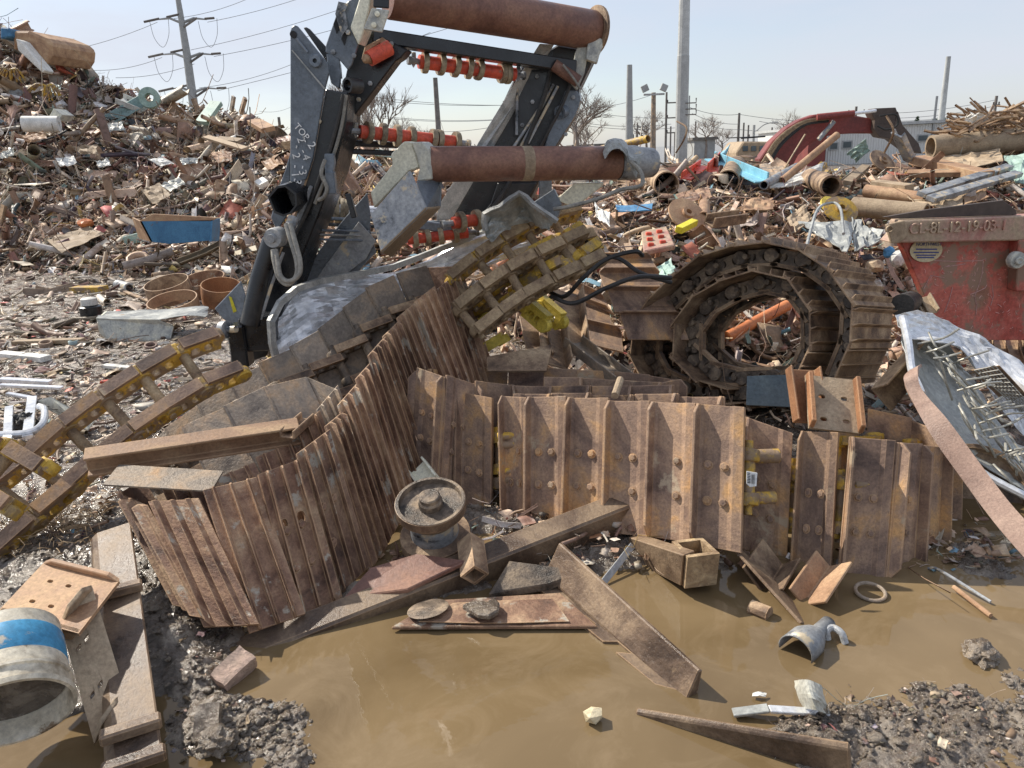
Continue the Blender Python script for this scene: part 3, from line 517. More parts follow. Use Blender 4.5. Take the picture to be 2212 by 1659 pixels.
def frames_tb(top, bot, pitch, flip=False, w0=None):
    mid = [(a+b)/2 for a, b in zip(top, bot)]; s = [0]
    for i in range(1, len(mid)): s.append(s[-1]+(mid[i]-mid[i-1]).length)
    def at(L_):
        i = int(np.searchsorted(s, L_))-1; i = min(max(i, 0), len(mid)-2); t = (L_-s[i])/(s[i+1]-s[i]+1e-9); return top[i].lerp(top[i+1], t), bot[i].lerp(bot[i+1], t)
    o = []; n = int(s[-1]/pitch)
    for k in range(n):
        a0, b0 = at(k*pitch); a1, b1 = at((k+1)*pitch); tp, bt = (a0+a1)/2, (b0+b1)/2; Wv = tp-bt; wl = Wv.length; Wn = Wv/wl
        T = ((a1+b1)-(a0+b0)).normalized(); To = (T-Wn*T.dot(Wn)).normalized(); T = (To*.12+T*.88); Nn = Wn.cross(T).normalized()
        if flip: T = -T; Nn = -Nn
        o.append((bt, T, Nn, Wn, wl))
    return o
def proj_u(p):
    q = p-Vector((0, 0, H)); return 1106+F*q.dot(AX_R)/q.dot(AX_F)
def gap_at(fr, pitch, gaps):
    o = {}
    for k, (b, T, N2, W2, w) in enumerate(fr):
        c = b+W2*w*.5; e = sorted((proj_u(c-T*pitch/2), proj_u(c+T*pitch/2))); sg = 1 if proj_u(c+T*pitch/2) > proj_u(c-T*pitch/2) else -1
        for g0, g1 in gaps:
            if e[0]-2 < (g0+g1)/2 < e[1]+2:
                l_, r_ = g0-e[0], e[1]-g1; t_ = e[1]-e[0]
                f = 1-(g1-g0)/t_; o[k] = (f, sg*pitch*(1-f)/2*(-1 if l_ >= r_ else 1))
    return o
def crawler(name, label, frames, shoe, links=None, bolts=None, group=None, boltset=(), holes_at={}, rng=random.Random(3), jit=1.5, skip=(), cat='crawler track', linkto=9999, sq={}):
    base = min((f[0] for f in frames), key=lambda q: q.z); root = thing(name, label, cat, (base.x, base.y, min(f[0].z for f in frames)), group); o0 = ROOTS[root.name]
    for k, (bt, T, Nn, Wn, wl) in enumerate(frames):
        Rm = Matrix((T, Nn, Wn)).transposed(); Rl = Matrix(((T-Wn*T.dot(Wn)).normalized(), Nn, Wn)).transposed(); Rm = Rm @ Matrix.Rotation(radians(rng.uniform(-jit, jit)), 3, 'Z') @ Matrix.Rotation(radians(rng.uniform(-jit, jit)*.4), 3, 'Y')
        Mw = Matrix.Translation(bt-o0+Wn*rng.uniform(-.004, .004)*jit) @ Rm.to_4x4() @ Matrix.Diagonal((1, 1, wl/W0, 1))
        if k in sq: Mw = Mw @ Matrix.Translation((sq[k][1], 0, 0)) @ Matrix.Diagonal((sq[k][0], 1, 1, 1))
        if k not in skip and shoe:
            s = bpy.data.objects.new('track_shoe', holes_at.get(k, shoe)); COL.objects.link(s); s.parent = root; s.matrix_parent_inverse = Mw
            if bolts and k in boltset:
                for bx in (-.12, .22):
                    for bz in (.19, .34):
                        if rng.random() < .06: continue
                        b = bpy.data.objects.new('bolt', bolts); COL.objects.link(b); b.parent = s; b.location = (bx*.2, .0105, bz); b.rotation_euler = (0, rng.uniform(0, 1), 0)
        if links and k < linkto:
            Ml = Matrix.Translation(bt-o0) @ Rl.to_4x4() @ Matrix.Translation((0, 0, wl/2))
            lk = bpy.data.objects.new('track_link', links[0]); COL.objects.link(lk); lk.parent = root; lk.matrix_local = Ml
            for nm, me, dz in (('link_rail', links[1], -links[3]), ('link_rail', links[1], links[3]), ('bushing', links[2], 0)):
                c = bpy.data.objects.new(nm, me); COL.objects.link(c); c.parent = lk; c.location = (0, 0, dz)
    return root
def shift(fr, dz):
    return [(b+Vector(dz), T, N2, W2, w) for b, T, N2, W2, w in fr]
def k_(L_, m1, m2, m3, **k):
    a, r_, b = link_meshes(L_, m1, **k); return (simple_mesh('track_link', a, m1), simple_mesh('link_rail', r_, m2), simple_mesh('bushing', b, m3), k.get('g', .10))
shA = shoe_mesh('track_shoe', 'triple', .195, 'rustA'); shAh = shoe_mesh('track_shoe', 'triple', .195, 'rustA', 1); shAh2 = shoe_mesh('track_shoe', 'triple', .195, 'rustA', 2)
shAi = shoe_mesh('track_shoe', 'triple', .195, 'rustAi')
shB = shoe_mesh('track_shoe', 'single', .203, 'rustB'); shBm = shoe_mesh('track_shoe', 'single', .203, 'rustB', mir=True); shBo = shoe_mesh('track_shoe', 'single', .203, 'rustBo', mir=True); shC = shoe_mesh('track_shoe', 'triple', .25, 'rustC')
boB = bolt_mesh('bolt', 'rustB'); boA = bolt_mesh('bolt', 'rustA')
lkA = k_(.195, 'grease', 'rustC', 'grease'); lkB = k_(.203, 'yellow', 'yellow', 'yellow'); lkC = k_(.25, 'grease', 'rustC', 'grease', g=.12, hh=.088)
# A: long leaning track, rear band then front band
ctlA = [(300,985,3.75, 400,1180,3.4), (395,890,3.95, 500,1080,3.6), (548,794,4.05, 660,1000,3.75), (675,724,4.3, 790,930,4.0), (795,622,4.55, 900,830,4.3), (900,580,4.75, 985,790,4.5), (960,572,4.78, 1035,780,4.53),
        (990,586,4.62, 1052,795,4.36), (945,617,4.42, 1030,860,4.12), (859,687,4.06, 965,960,3.76), (799,768,3.70, 893,1075,3.38), (733,881,3.36, 832,1180,3.02), (696,938,3.1, 785,1240,2.8), (653,981,2.98, 735,1291,2.68), (596,1013,2.88, 672,1325,2.56), (516,1045,2.80, 617,1353,2.45),
        (433,1071,2.74, 555,1366,2.36), (349,1091,2.72, 490,1358,2.36), (300,1088,2.76, 430,1330,2.40), (268,1066,2.86, 398,1295,2.5), (272,1040,3.0, 400,1260,2.62), (330,1030,3.08, 450,1240,2.72)]
fA = path_frames(ctlA, .195)
nA = len(fA)
# number of shoes on the rear half (before the turn)
turn = max(range(nA), key=lambda i: fA[i][0].y)
ha = {turn+3: shAh2, nA-7: shAh2, nA-8: shAh, nA-10: shAh, nA-5: shAh2}
rt = crawler('crawler_track', 'long muddy rusty track standing on edge, leaning left behind the puddle', fA, shA, lkA, boA, 'standing coils of crawler track', set(range(nA-14, nA-4)), jit=2.6, holes_at={**{i: shAi for i in range(turn)}, **ha}, linkto=turn+2)
ctlM = [(335,1036,2.95, 450,1250,2.62), (419,1051,2.98, 530,1270,2.66), (499,1025,3.02, 610,1250,2.7), (553,998,3.08, 650,1230,2.76), (649,934,3.28, 745,1190,2.95), (690,880,3.42, 785,1130,3.1), (716,852,3.5, 805,1080,3.2), (722,832,3.6, 810,1060,3.3), (700,816,3.64, 790,1030,3.36), (640,817,3.60, 740,1040,3.32), (583,831,3.56, 690,1050,3.27), (486,873,3.48, 600,1100,3.18), (409,921,3.4, 525,1120,3.1), (363,951,3.36, 480,1140,3.06)]
fM = path_frames(ctlM, .195, flip=True)
tm = max(range(len(fM)), key=lambda i: fM[i][0].x)
crawler('crawler_track', 'inner loop of muddy rusty track nested inside the long leaning one', fM, shA, None, boA, 'standing coils of crawler track', (), {i: shAi for i in range(tm, len(fM))})
# B: front wall of wide plates
ctlB = [(1000,856,3.72, 990,1080,3.46), (1027,853,3.67, 1020,1096,3.40), (1092,856,3.57, 1105,1134,3.28), (1210,860,3.43, 1203,1140,3.15), (1309,863,3.31, 1303,1149,3.03), (1408,868,3.19, 1400,1158,2.91), (1506,872,3.07, 1500,1173,2.79), (1616,879,2.95, 1606,1196,2.67), (1700,885,2.97, 1690,1215,2.70)]
fB = path_frames(ctlB, .203, flip=True)
nB = len(fB); kB = 1+max(i for i in range(nB) if (fB[i][0]+fB[i][1]*.0).y > 0 and (fB[i][0]+fB[i][3]*.55).x < D(1575, 880, 2.92).x)
rB = crawler('crawler_track', 'straight front run of wide plum brown track plates with bolt heads, standing over the puddle', fB, shBm, lkB, boB, 'standing coils of crawler track', set(range(nB)), {kB: shBo}, jit=1.0, skip=range(kB+1, nB), linkto=kB+2, sq=gap_at(fB, .203, [(1080, 1106)]))
ctlB3 = [(1612,905,3.16, 1606,1180,2.92), (1650,912,3.12, 1640,1205,2.88), (1700,925,3.10, 1682,1228,2.86), (1722,928,3.05, 1700,1240,2.80), (1800,936,2.96, 1780,1246,2.72), (1860,943,2.90, 1838,1248,2.67), (1925,957,2.88, 1900,1247,2.66), (1980,955,2.98, 1955,1238,2.76), (2030,962,3.12, 2020,1225,2.90), (2046,950,3.3, 2040,1190,3.13), (2010,925,3.5, 2005,1150,3.33), (1930,892,3.66, 1925,1120,3.5), (1840,880,3.7, 1835,1100,3.54), (1760,885,3.66, 1755,1100,3.5)]
fB3 = path_frames(ctlB3, .203, flip=True)
rB3 = crawler('crawler_track', 'short curled track of plum brown plates at the right end of the front run', fB3, shBm, lkB, boB, 'standing coils of crawler track', set(range(9)), jit=2.0, sq=gap_at(fB3, .203, [(1696, 1724), (1851, 1870)]))
ctlB2 = [(1455,832,3.55, 1450,1080,3.38), (1291,832,3.68, 1285,1080,3.5), (1140,831,3.78, 1135,1080,3.58), (1041,826,3.78, 1032,1070,3.55), (985,817,3.70, 968,1048,3.46), (945,810,3.66, 928,1036,3.42), (912,804,3.72, 900,1010,3.48), (920,800,3.9, 912,1000,3.68), (997,797,4.2, 990,1000,4.03), (1116,794,4.28, 1110,1000,4.1), (1336,803,4.22, 1330,1010,4.05), (1440,818,4.05, 1435,1030,3.88), (1462,828,3.9, 1457,1050,3.72), (1400,828,3.85, 1395,1060,3.67), (1250,817,3.93, 1245,1050,3.75), (1100,812,3.95, 1095,1050,3.77)]
fB2 = path_frames(ctlB2, .203)
crawler('crawler_track', 'flattened oval coil of rusty track plates standing behind the front run', fB2, shB, None, boB, 'standing coils of crawler track', set(range(2, 9)), {}, jit=2)
fB4 = path_frames([(1110,848,3.62,1105,1100,3.4), (1320,853,3.42,1315,1110,3.2), (1536,856,3.22,1530,1120,2.98), (1620,862,3.14,1615,1130,2.9)], .203, flip=True)
crawler('crawler_track', 'second layer of rusty plates pressed flat against the back of the front run', fB4, shB, None, None, 'standing coils of crawler track', (), jit=2)
def knuckle(root, u, v, d, w, h):
    p = D(u, v, d); s_ = d/F; o = MB(); o.tube([p+Vector((-w*s_/2, 0, 0)), p+Vector((w*s_/2, -.004, 0))], h*s_/2, 14); o.build('link_knuckle', 'yellow', root, .004, smooth=True)
for u, v, d in ((1093, 942, 3.47), (1094, 961, 3.45), (1093, 1018, 3.40), (1094, 1037, 3.38)): knuckle(rB, u, v, d, 40, 19)
for u, v, d, w, h in ((1652, 985, 2.98, 66, 34), (1645, 1075, 2.88, 66, 30), (1712, 1030, 3.02, 44, 22), (1712, 1052, 3.0, 44, 22), (1709, 1108, 2.96, 44, 22), (1708, 1130, 2.94, 44, 22), (1861, 1046, 2.84, 34, 19), (1861, 1065, 2.83, 34, 19), (1858, 1118, 2.79, 34, 19), (1858, 1136, 2.78, 34, 19)): knuckle(rB3, u, v, d, w, h)
# C: big round coil; near edge path in a plane, width going away to the right
Wc = ray(2780, 740).normalized()*.60
C0 = D(1640, 700, 4.45); nC = Wc.normalized()
def onC(u, v, push=0):
    r = ray(u, v); t = (C0-Vector((0, 0, H))).dot(nC)/r.dot(nC); return Vector((0, 0, H))+r*t
ptsC = [(1800,822), (1826,765), (1836,715), (1838,655), (1812,612), (1770,568), (1707,534), (1614,527), (1534,545), (1474,580), (1420,630), (1375,680), (1362,735), (1366,795), (1405,838), (1470,862), (1560,872), (1650,862), (1706,830), (1738,775), (1752,715), (1742,655), (1706,608), (1655,588), (1590,594), (1530,622), (1482,655), (1455,700), (1448,748), (1462,790), (1505,822), (1570,838), (1640,836)]
def smooth_closed(pts): return pts
near = cat_rom([onC(*q) for q in ptsC], 14)
# flatten width so that the inner turns stay inside the outer ones
fC = frames_tb([p+Wc for p in near], near, .22)
fC = [(b, -T, -N2, W2, w) if N2.dot(((b+Wc/2)-(C0+Wc/2))) < 0 else (b, T, N2, W2, w) for b, T, N2, W2, w in fC]
crawler('crawler_track', 'large round coil of dark greasy track in front of the red dumpster', fC, shC, lkC, None, 'rolled coil of crawler track', (), {}, jit=3, skip=(len(fC)-1,))
tk = bpy.data.objects
# D/E: bare link chains
def chain(name, label, ctr, up, pitch, mats, g=.11, hh=.095, jt=3, group=None):
    pts = cat_rom(ctr, 16); up = Vector(up); top = []; bot = []
    for i, p in enumerate(pts):
        T = (pts[min(i+1, len(pts)-1)]-pts[max(i-1, 0)]).normalized(); sd = T.cross(up).normalized(); top.append(p+sd*W0/2); bot.append(p-sd*W0/2)
    fr = frames_tb(top, bot, pitch); a = k_(pitch, *mats, g=g, hh=hh, fat=1.9)
    # rail side must face the viewer / sky
    fr = [(b, T, N2, W2, w) if N2.dot(up) < 0 else (b+W2*w, T, -N2, -W2, w) for b, T, N2, W2, w in fr]
    return crawler(name, label, fr, None, a, group=group, jit=jt, cat='track chain')
chain('track_chain', 'muddy yellow link chain lying across the left end of the leaning track', [D(-40,1170,3.0), D(60,1085,3.15), D(130,1020,3.3), D(240,930,3.45), D(340,860,3.6), D(430,810,3.72), D(500,780,3.85), D(545,800,3.9)], (.25, -.62, .74), .19, ('yellow', 'rustB', 'mudcrust'), g=.12, hh=.10, group='bare yellow link chains')
chain('track_chain', 'clay covered yellow link chain at the far left edge above the bucket', [D(-60,1010,3.0), D(30,1030,2.95), D(90,1075,2.9), D(110,1120,2.9)], (.1, -.75, .65), .17, ('yellow', 'rustB', 'mudcrust'), g=.09, group='bare yellow link chains')
chain('track_chain', 'upper run of rusty yellow link chain heaped under the torn sheet metal', [D(1000,640,4.55), D(1050,600,4.6), D(1110,560,4.7), D(1170,530,4.8), D(1230,505,4.9), D(1290,500,5.0)], (.1, -.8, .6), .18, ('yellow', 'mudcrust', 'mudcrust'), g=.10, hh=.12, jt=14, group='bare yellow link chains')
chain('track_chain', 'lower run of rusty yellow link chain sagging beside the round coil', [D(1015,700,4.35), D(1070,655,4.4), D(1130,615,4.45), D(1190,585,4.5), D(1245,560,4.6), D(1295,535,4.7)], (.0, -.85, .5), .17, ('mudcrust', 'mudcrust', 'mudcrust'), g=.09, hh=.12, jt=17, group='bare yellow link chains')
chain('track_chain', 'middle run of clay covered link chain tangled between the upper and lower runs', [D(1040,668,4.7), D(1100,640,4.6), D(1150,590,4.65), D(1215,560,4.55), D(1270,520,4.75)], (.25, -.7, .6), .17, ('yellow', 'yellow', 'mudcrust'), g=.07, hh=.10, jt=20, group='bare yellow link chains')
chain('track_chain', 'clean bright yellow link chain hanging in the dark gap beside the leaning track', [D(1118,648,4.75), D(1145,680,4.65), D(1180,712,4.55), D(1215,745,4.5)], (.75, -.6, .3), .16, ('yelpaint', 'yelpaint', 'yelpaint'), g=.07, group='bare yellow link chains')
chain('track_chain', 'short bright yellow chain piece lying in the dark gap behind the leaning track', [D(1030,735,4.6), D(1070,705,4.6), D(1120,690,4.6)], (.2, -.9, .3), .15, ('yelpaint', 'yelpaint', 'yelpaint'), g=.07, group='bare yellow link chains')
# shaded track hanging down between the chain and the coil
ctlS = [(1285,560,5.6, 1400,560,5.5), (1300,600,5.35, 1430,600,5.3), (1320,650,5.15, 1450,650,5.1), (1350,710,5.0, 1480,710,4.95), (1370,790,4.9, 1500,790,4.85)]
fS = path_frames(ctlS, .2)
crawler('crawler_track', 'shaded reddish brown track hanging down left of the round coil', fS, shB, None, None, None, (), jit=3)
fS2 = path_frames([(1215,600,5.9, 1290,640,5.7), (1240,650,5.7, 1330,690,5.5), (1240,710,5.5, 1340,740,5.3), (1250,780,5.3, 1350,800,5.1)], .2)
crawler('crawler_track', 'dark tangle of loose track plates in the shadow behind the oval coil', fS2, shB, None, None, None, (), jit=14)
fR = path_frames([(1985,693,5.5, 2010,760,4.9), (2080,708,5.4, 2100,775,4.85), (2180,722,5.35, 2200,790,4.8), (2300,740,5.3, 2320,808,4.8)], .205)
fR = [(b, -T, -N2, W2, w) if N2.z < 0 else (b, T, N2, W2, w) for b, T, N2, W2, w in fR]
crawler('crawler_track', 'tan dusty track lying flat under the red dumpster', fR, shC, None, None, None, (), jit=2)
# ------------------------------------------------------------ the wrecked machine
mach = thing('machine_wreck', 'wrecked black steel machine frame with rusty rollers, red disc shafts and cream brackets', 'machine wreck', D(700, 600, 5.0).xy.to_3d())
def mp_(name, d, pts, th, m, bev=.004, label=None): return plate(Pd(d, *pts), th).build(name, m, mach, bev, label=label)
# left arm: side plate with pivot lugs, its lit sheen painted as blue grey
la = mp_('arm_side_plate', 4.50, [(627, 66), (630, 58), (636, 54), (642, 56), (649, 64), (708, 137), (710, 158), (701, 192), (689, 263), (675, 345), (661, 388), (627, 396)], .03, 'blue_black', label='blue grey side plate with chalk marks')
MB().lathe(D(680, 131, 4.47), (0, 1, 0), [(.012, 0), (.030, 0), (.034, .006), (.034, .05), (.012, .05)], 20).build('pivot_boss', 'blue_black', mach, smooth=True)
MB().lathe(D(633, 74, 4.49), (0, 1, 0), [(0, 0), (.018, 0), (.018, .03)], 16).build('pin_hole', 'ink', mach)
MB().tube([D(641, 84, 4.48), D(664, 113, 4.48)], .007, 8).build('stop_bar', 'blue_black', mach)
mp_('arm_lug', 4.70, [(655, 60), (661, 58), (668, 62), (703, 100), (722, 120), (735, 138), (738, 170), (705, 160), (708, 137)], .03, 'black')
mp_('arm_lug', 4.62, [(705, 116), (716, 116), (733, 128), (736, 160), (733, 192), (715, 180), (708, 150)], .03, 'blue_black')
MB().pipe(D(750, 184, 4.55), D(776, 186, 4.62), .042, .030, 20).build('pivot_tube', 'black', mach, smooth=True)
mp_('weld_bead', 4.488, [(629, 108), (632, 108), (702, 190), (700, 193)], .006, 'litedge', 0)
# black box beam running down to the foot
MB().prism(Pd(4.53, (702, 192), (752, 200), (748, 262), (722, 372), (690, 462), (652, 556), (604, 690), (575, 770), (528, 786), (520, 760), (556, 650), (600, 545), (640, 462), (661, 388), (675, 345), (689, 263)), (.02, .34, 0)).build('arm_beam', 'black', mach, .008)
mp_('edge_strip', 4.52, [(699, 193), (703, 193), (691, 264), (677, 346), (640, 466), (600, 560), (596, 558), (637, 462), (673, 345), (687, 263)], .006, 'rustC', 0)
mp_('lower_side_plate', 4.62, [(627, 330), (627, 400), (618, 468), (598, 500), (585, 470), (602, 405), (615, 370)], .02, 'blue_black')
mp_('foot_plate', 4.55, [(463, 667), (520, 607), (530, 640), (522, 700), (500, 700), (482, 690)], .015, 'blue_black')
mp_('warning_label', 4.545, [(494, 640), (500, 642), (511, 672), (504, 676)], .003, 'yellowb', 0)
MB().box(D(562, 715, 4.42), (.18, .2, .20)).build('foot_block', 'black', mach, .01)
MB().box(D(520, 745, 4.35), (.10, .12, .25)).build('foot_block', 'black', mach, .01)
MB().lathe(D(487, 712, 4.3), (.9, -.4, .1), [(0, -.02), (.05, -.02), (.05, .02), (.02, .02), (.02, .08), (0, .08)], 24).build('hydraulic_port', 'dirtgrey', mach, smooth=True)
# outer grey sheets and inner black plate of the upper arm
mp_('arm_cover_sheet', 4.62, [(779, -14), (752, 2), (727, 30), (704, 97), (703, 113), (732, 128), (751, 151), (760, 140), (774, 97), (757, 59), (790, -14)], .02, 'blue_black', label='scratched blue grey cover sheet')
mp_('cover_slot', 4.612, [(726, 38), (734, 60), (727, 73), (720, 52)], .004, 'ink', 0)
mp_('cover_slot', 4.612, [(745, 62), (750, 75), (744, 98), (737, 84)], .004, 'ink', 0)
mp_('torn_sheet', 4.595, [(731, 3), (752, 8), (745, 24), (752, 58), (738, 78), (732, 56), (724, 30)], .004, 'dirtgrey', 0)
MB().prism(Pd(4.72, (760, 100), (790, 62), (880, 108), (866, 125), (855, 132), (800, 205), (765, 250), (757, 300), (748, 335), (722, 386), (712, 340), (738, 200)), (.02, .10, 0)).build('upper_arm_plate', 'black', mach, .006)
# cream bracket of the upper roller
MB().prism(Pd(4.58, (779, -14), (803, -14), (787, 66), (774, 97), (756, 59), (772, 10)), (.02, .12, 0)).build('cream_bracket', 'cream', mach, .006)
mp_('bracket_tab', 4.55, [(803, 17), (841, 22), (825, 70), (785, 63)], .02, 'creamgrey')
for q in ((815, 30), (808, 54)): MB().lathe(D(*q, 4.545), (0, -1, 0), [(.014, -.004), (.014, .008), (0, .012)], 12).build('bolt', 'cream', mach, smooth=True)
mp_('bracket_slot', 4.56, [(806, -10), (840, -8), (839, 17), (806, 15)], .03, 'black')
# rollers
def roller(p1, p2, r, label, band=True):
    p1, p2 = Vector(p1), Vector(p2); o = MB().lathe(p1, p2-p1, [(0, 0), (r*.96, 0), (r, .012), (r, (p2-p1).length-.012), (r*.96, (p2-p1).length), (0, (p2-p1).length)], 48).build('roller', 'rustred', mach, smooth=True, label=label)
    return o
roller(D(838, -8, 4.72), D(1282, 66, 5.35), .118, 'long rusty brown upper roller')
roller(D(925, 355, 4.42), D(1335, 352, 4.72), .096, 'long rusty brown lower roller')
a_, b_ = D(925, 355, 4.42), D(1335, 352, 4.72); q_ = a_.lerp(b_, .47)
MB().lathe(q_, b_-a_, [(.0955, 0), (.0972, .002), (.0972, .06), (.0955, .062)], 48).build('roller_band', 'tan', mach, smooth=True)
MB().lathe(b_, b_-a_, [(.097, 0), (.10, .01), (.10, .10), (.092, .13), (.085, .22), (.07, .24), (0, .24)], 32).build('roller_hub', 'dirtgrey', mach, smooth=True)
# upper roller right end: rusty flange, cream bracket, chain
MB().lathe(D(1283, 66, 5.35), D(1284, 66, 5.35)-D(1240, 59, 5.28), [(0, 0), (.150, 0), (.150, .02), (0, .02)], 28).build('end_flange', 'rustC', mach, smooth=True)
mp_('cream_bracket', 5.28, [(1248, 95), (1302, 92), (1290, 138), (1268, 130), (1262, 160), (1247, 195), (1228, 176), (1240, 130)], .05, 'creamgrey')
mp_('bracket_tab', 5.25, [(1272, 70), (1302, 85), (1303, 100), (1288, 136), (1266, 128)], .02, 'creamgrey')
MB().tube(cat_rom([D(1268, 38, 5.3), D(1275, 28, 5.3), (D(1287, 30, 5.3)), D(1292, 42, 5.3), D(1290, 54, 5.3)], 6), .012, 8).build('lifting_chain', 'dirtgrey', mach, smooth=True)
MB().tube([D(1196, 140, 5.2), D(1225, 160, 5.2), D(1250, 176, 5.2)], .038, 14).build('reflector_tube', 'rustred', mach, smooth=True)
MB().tube(cat_rom([D(1216, 140, 5.15), D(1238, 168, 5.13), D(1252, 190, 5.13)], 6), .008, 6).build('wire', 'hose', mach)
# cross bars
def bar(a, b, w, h, m='black', name='cross_bar'): return MB().sweep(PROF['F'](w, h, 0), a, b).build(name, m, mach, .006)
bar(D(800, 78, 4.75), D(1238, 145, 5.3), .10, .075)
bar(D(735, 308, 4.85), D(1090, 325, 5.35), .14, .035)
bar(D(735, 326, 4.83), D(1090, 342, 5.33), .10, .030)
bar(D(660, 470, 4.95), D(985, 482, 5.2), .06, .02, 'blue_black'); bar(D(655, 482, 4.93), D(985, 498, 5.2), .06, .02, 'black')
bar(D(900, 484, 4.8), D(1010, 500, 4.9), .10, .055, 'blue_black')
bar(D(690, 498, 4.9), D(960, 510, 5.1), .03, .012, 'litedge')
# red shafts carrying steel discs
def disc_shaft(p1, p2, r, discs, R_, label, m='red'):
    p1, p2 = Vector(p1), Vector(p2); ax = (p2-p1).normalized(); Lh = (p2-p1).length
    sh = MB().lathe(p1, ax, [(0, 0), (r, 0), (r, Lh), (0, Lh)], 28).build('disc_shaft', m, mach, smooth=True, label=label)
    for t in discs:
        c = p1.lerp(p2, t); MB().lathe(c, ax+Vector((random.uniform(-.08, .08), random.uniform(-.12, .12), random.uniform(-.08, .08))), [(r*.9, -.012), (R_*.96, -.016), (R_, -.008), (R_, .008), (R_*.96, .016), (r*.9, .012)], 32).build('disc', 'muddisc', sh, smooth=True)
    for c, s_g in ((p1, -1), (p2, 1)):
        MB().lathe(c, ax*s_g, [(0, 0), (.018, 0), (.018, .05), (.026, .05), (.026, .07), (0, .07)], 8).build('shaft_end', 'dirtgrey', sh, smooth=True)
    ROOTS[sh.name]; return sh
disc_shaft(D(905, 133, 4.95), D(1112, 161, 5.2), .040, [.06, .22, .37, .51, .61, .86, .92], .063, 'upper red shaft with steel discs')
disc_shaft(D(777, 284, 4.75), D(993, 308, 5.05), .038, [.08, .22, .36, .50, .72, .78, .96], .064, 'middle red shaft with steel discs')
disc_shaft(D(978, 482, 4.6), D(1180, 455, 4.9), .036, [.08, .25, .45, .53, .66, .80, .93], .062, 'lower red shaft with steel discs')
disc_shaft(D(880, 518, 4.75), D(1010, 503, 4.85), .032, [.12, .32, .55, .78], .054, 'lowest red shaft with steel discs')
disc_shaft(D(700, 455, 5.1), D(845, 462, 5.2), .045, [.05, .10, .2, .28, .34], .085, 'dull metal shaft with dark discs', 'silver')
for q, d_ in (((893, 130), 4.94), ((1119, 161), 5.2), ((768, 283), 4.74)): mp_('shaft_hanger', d_, [(q[0]-4, q[1]-18), (q[0]+5, q[1]-18), (q[0]+6, q[1]+6), (q[0], q[1]+17), (q[0]-6, q[1]+6)], .012, 'dirtgrey')
MB().tube([D(797, 127, 4.6), D(842, 103, 4.66)], .042, 18).build('red_roller_end', 'red', mach, smooth=True); MB().lathe(D(797, 128, 4.59), (-.5, -.8, 0), [(0, -.03), (.024, -.03), (.024, .03), (.014, .04), (0, .04)], 14).build('grease_cap', 'rustlite', mach, smooth=True)
mp_('roller_guard', 4.68, [(788, 100), (826, 80), (850, 98), (842, 106), (820, 92), (792, 112), (786, 130), (780, 128)], .02, 'rustC')
# right arm
MB().prism(Pd(5.42, (1120, 148), (1205, 96), (1290, 112), (1250, 195), (1253, 216), (1240, 252), (1200, 318), (1130, 462), (1000, 480), (960, 470), (1040, 320)), (.03, .16, 0)).build('right_arm_beam', 'black', mach, .01)
MB().prism([D(1166, 94, 5.30), D(1197, 96, 5.38), D(1132, 205, 5.38), D(1066, 318, 5.34), D(975, 474, 5.22), D(942, 476, 5.15), D(950, 440, 5.15), D(1032, 310, 5.26), D(1105, 190, 5.3)], (0, .03, 0)).build('right_arm_lit_face', 'litedge', mach, .003, label='lit face of the right arm, painted pale')  # sunlit left side of the black arm, brightness put into the colour
mp_('arm_web_plate', 5.34, [(1125, 148), (1185, 152), (1190, 185), (1160, 250), (1118, 300), (1110, 260)], .02, 'black')
mp_('arm_outer_plate', 5.36, [(1222, 195), (1246, 196), (1254, 208), (1250, 232), (1238, 258), (1196, 322), (1175, 322), (1190, 275)], .03, 'blue_black')
MB().pipe(D(1209, 243, 5.33), D(1226, 238, 5.42), .042, .026, 20).build('pivot_tube', 'blue_black', mach, smooth=True)
for a, b in (((1196, 182), (1122, 322)), ((1205, 186), (1140, 310)), ((1178, 215), (1108, 320)), ((1118, 152), (1116, 292))): MB().tube([D(*a, 5.34), D(*b, 5.3)], .010, 8).build('actuator_rod', 'dirtgrey', mach, smooth=True)
MB().prism(Pd(5.3, (1075, 395), (1160, 395), (1120, 470), (1035, 470), (1060, 440)), (0, .1, 0)).build('lower_gusset', 'black', mach, .005)
MB().box(D(1178, 407, 5.1), (.08, .1, .14)).build('junction_box', 'blue_black', mach, .006)
# cream arm and cap of the lower roller
MB().prism(Pd(4.34, (844, 333), (873, 305), (888, 307), (899, 335), (906, 362), (883, 370), (808, 450), (800, 416), (848, 355)), (.02, .11, 0)).build('cream_arm', 'cream', mach, .006, label='cream painted arm of the lower roller')
MB().prism(Pd(4.33, (888, 307), (911, 306), (926, 322), (934, 360), (932, 388), (900, 392), (906, 364), (899, 335)), (.03, .16, 0)).build('roller_cap', 'creamgrey', mach, .006)
MB().prism([D(883, 369, 4.20), D(920, 452, 4.14), D(822, 546, 4.14), D(800, 463, 4.20)], (.01, .02, 0)).build('splash_box', 'dirtgrey', mach, .004, label='grey box face with dark stains and dried mud')
MB().prism([D(920, 452, 4.14), D(952, 449, 4.4), D(955, 388, 4.46), D(899, 391, 4.24)], (.0, .015, .0)).build('splash_box_side', 'blue_black', mach, .003)
MB().prism([D(822, 546, 4.138), D(920, 452, 4.138), D(952, 449, 4.4), D(846, 556, 4.4)], (.0, .0, .012)).build('splash_box_bottom', 'tan', mach, .003)
mp_('ramp_plate', 4.86, [(793, 416), (800, 463), (800, 500), (812, 545), (770, 590), (700, 640), (645, 655), (640, 625), (690, 540), (745, 470)], .015, 'blue_black', label='scuffed grey ramp plate')
mp_('ramp_plate', 4.82, [(775, 478), (812, 520), (790, 560), (700, 628), (660, 640), (700, 575)], .012, 'dirtgrey')
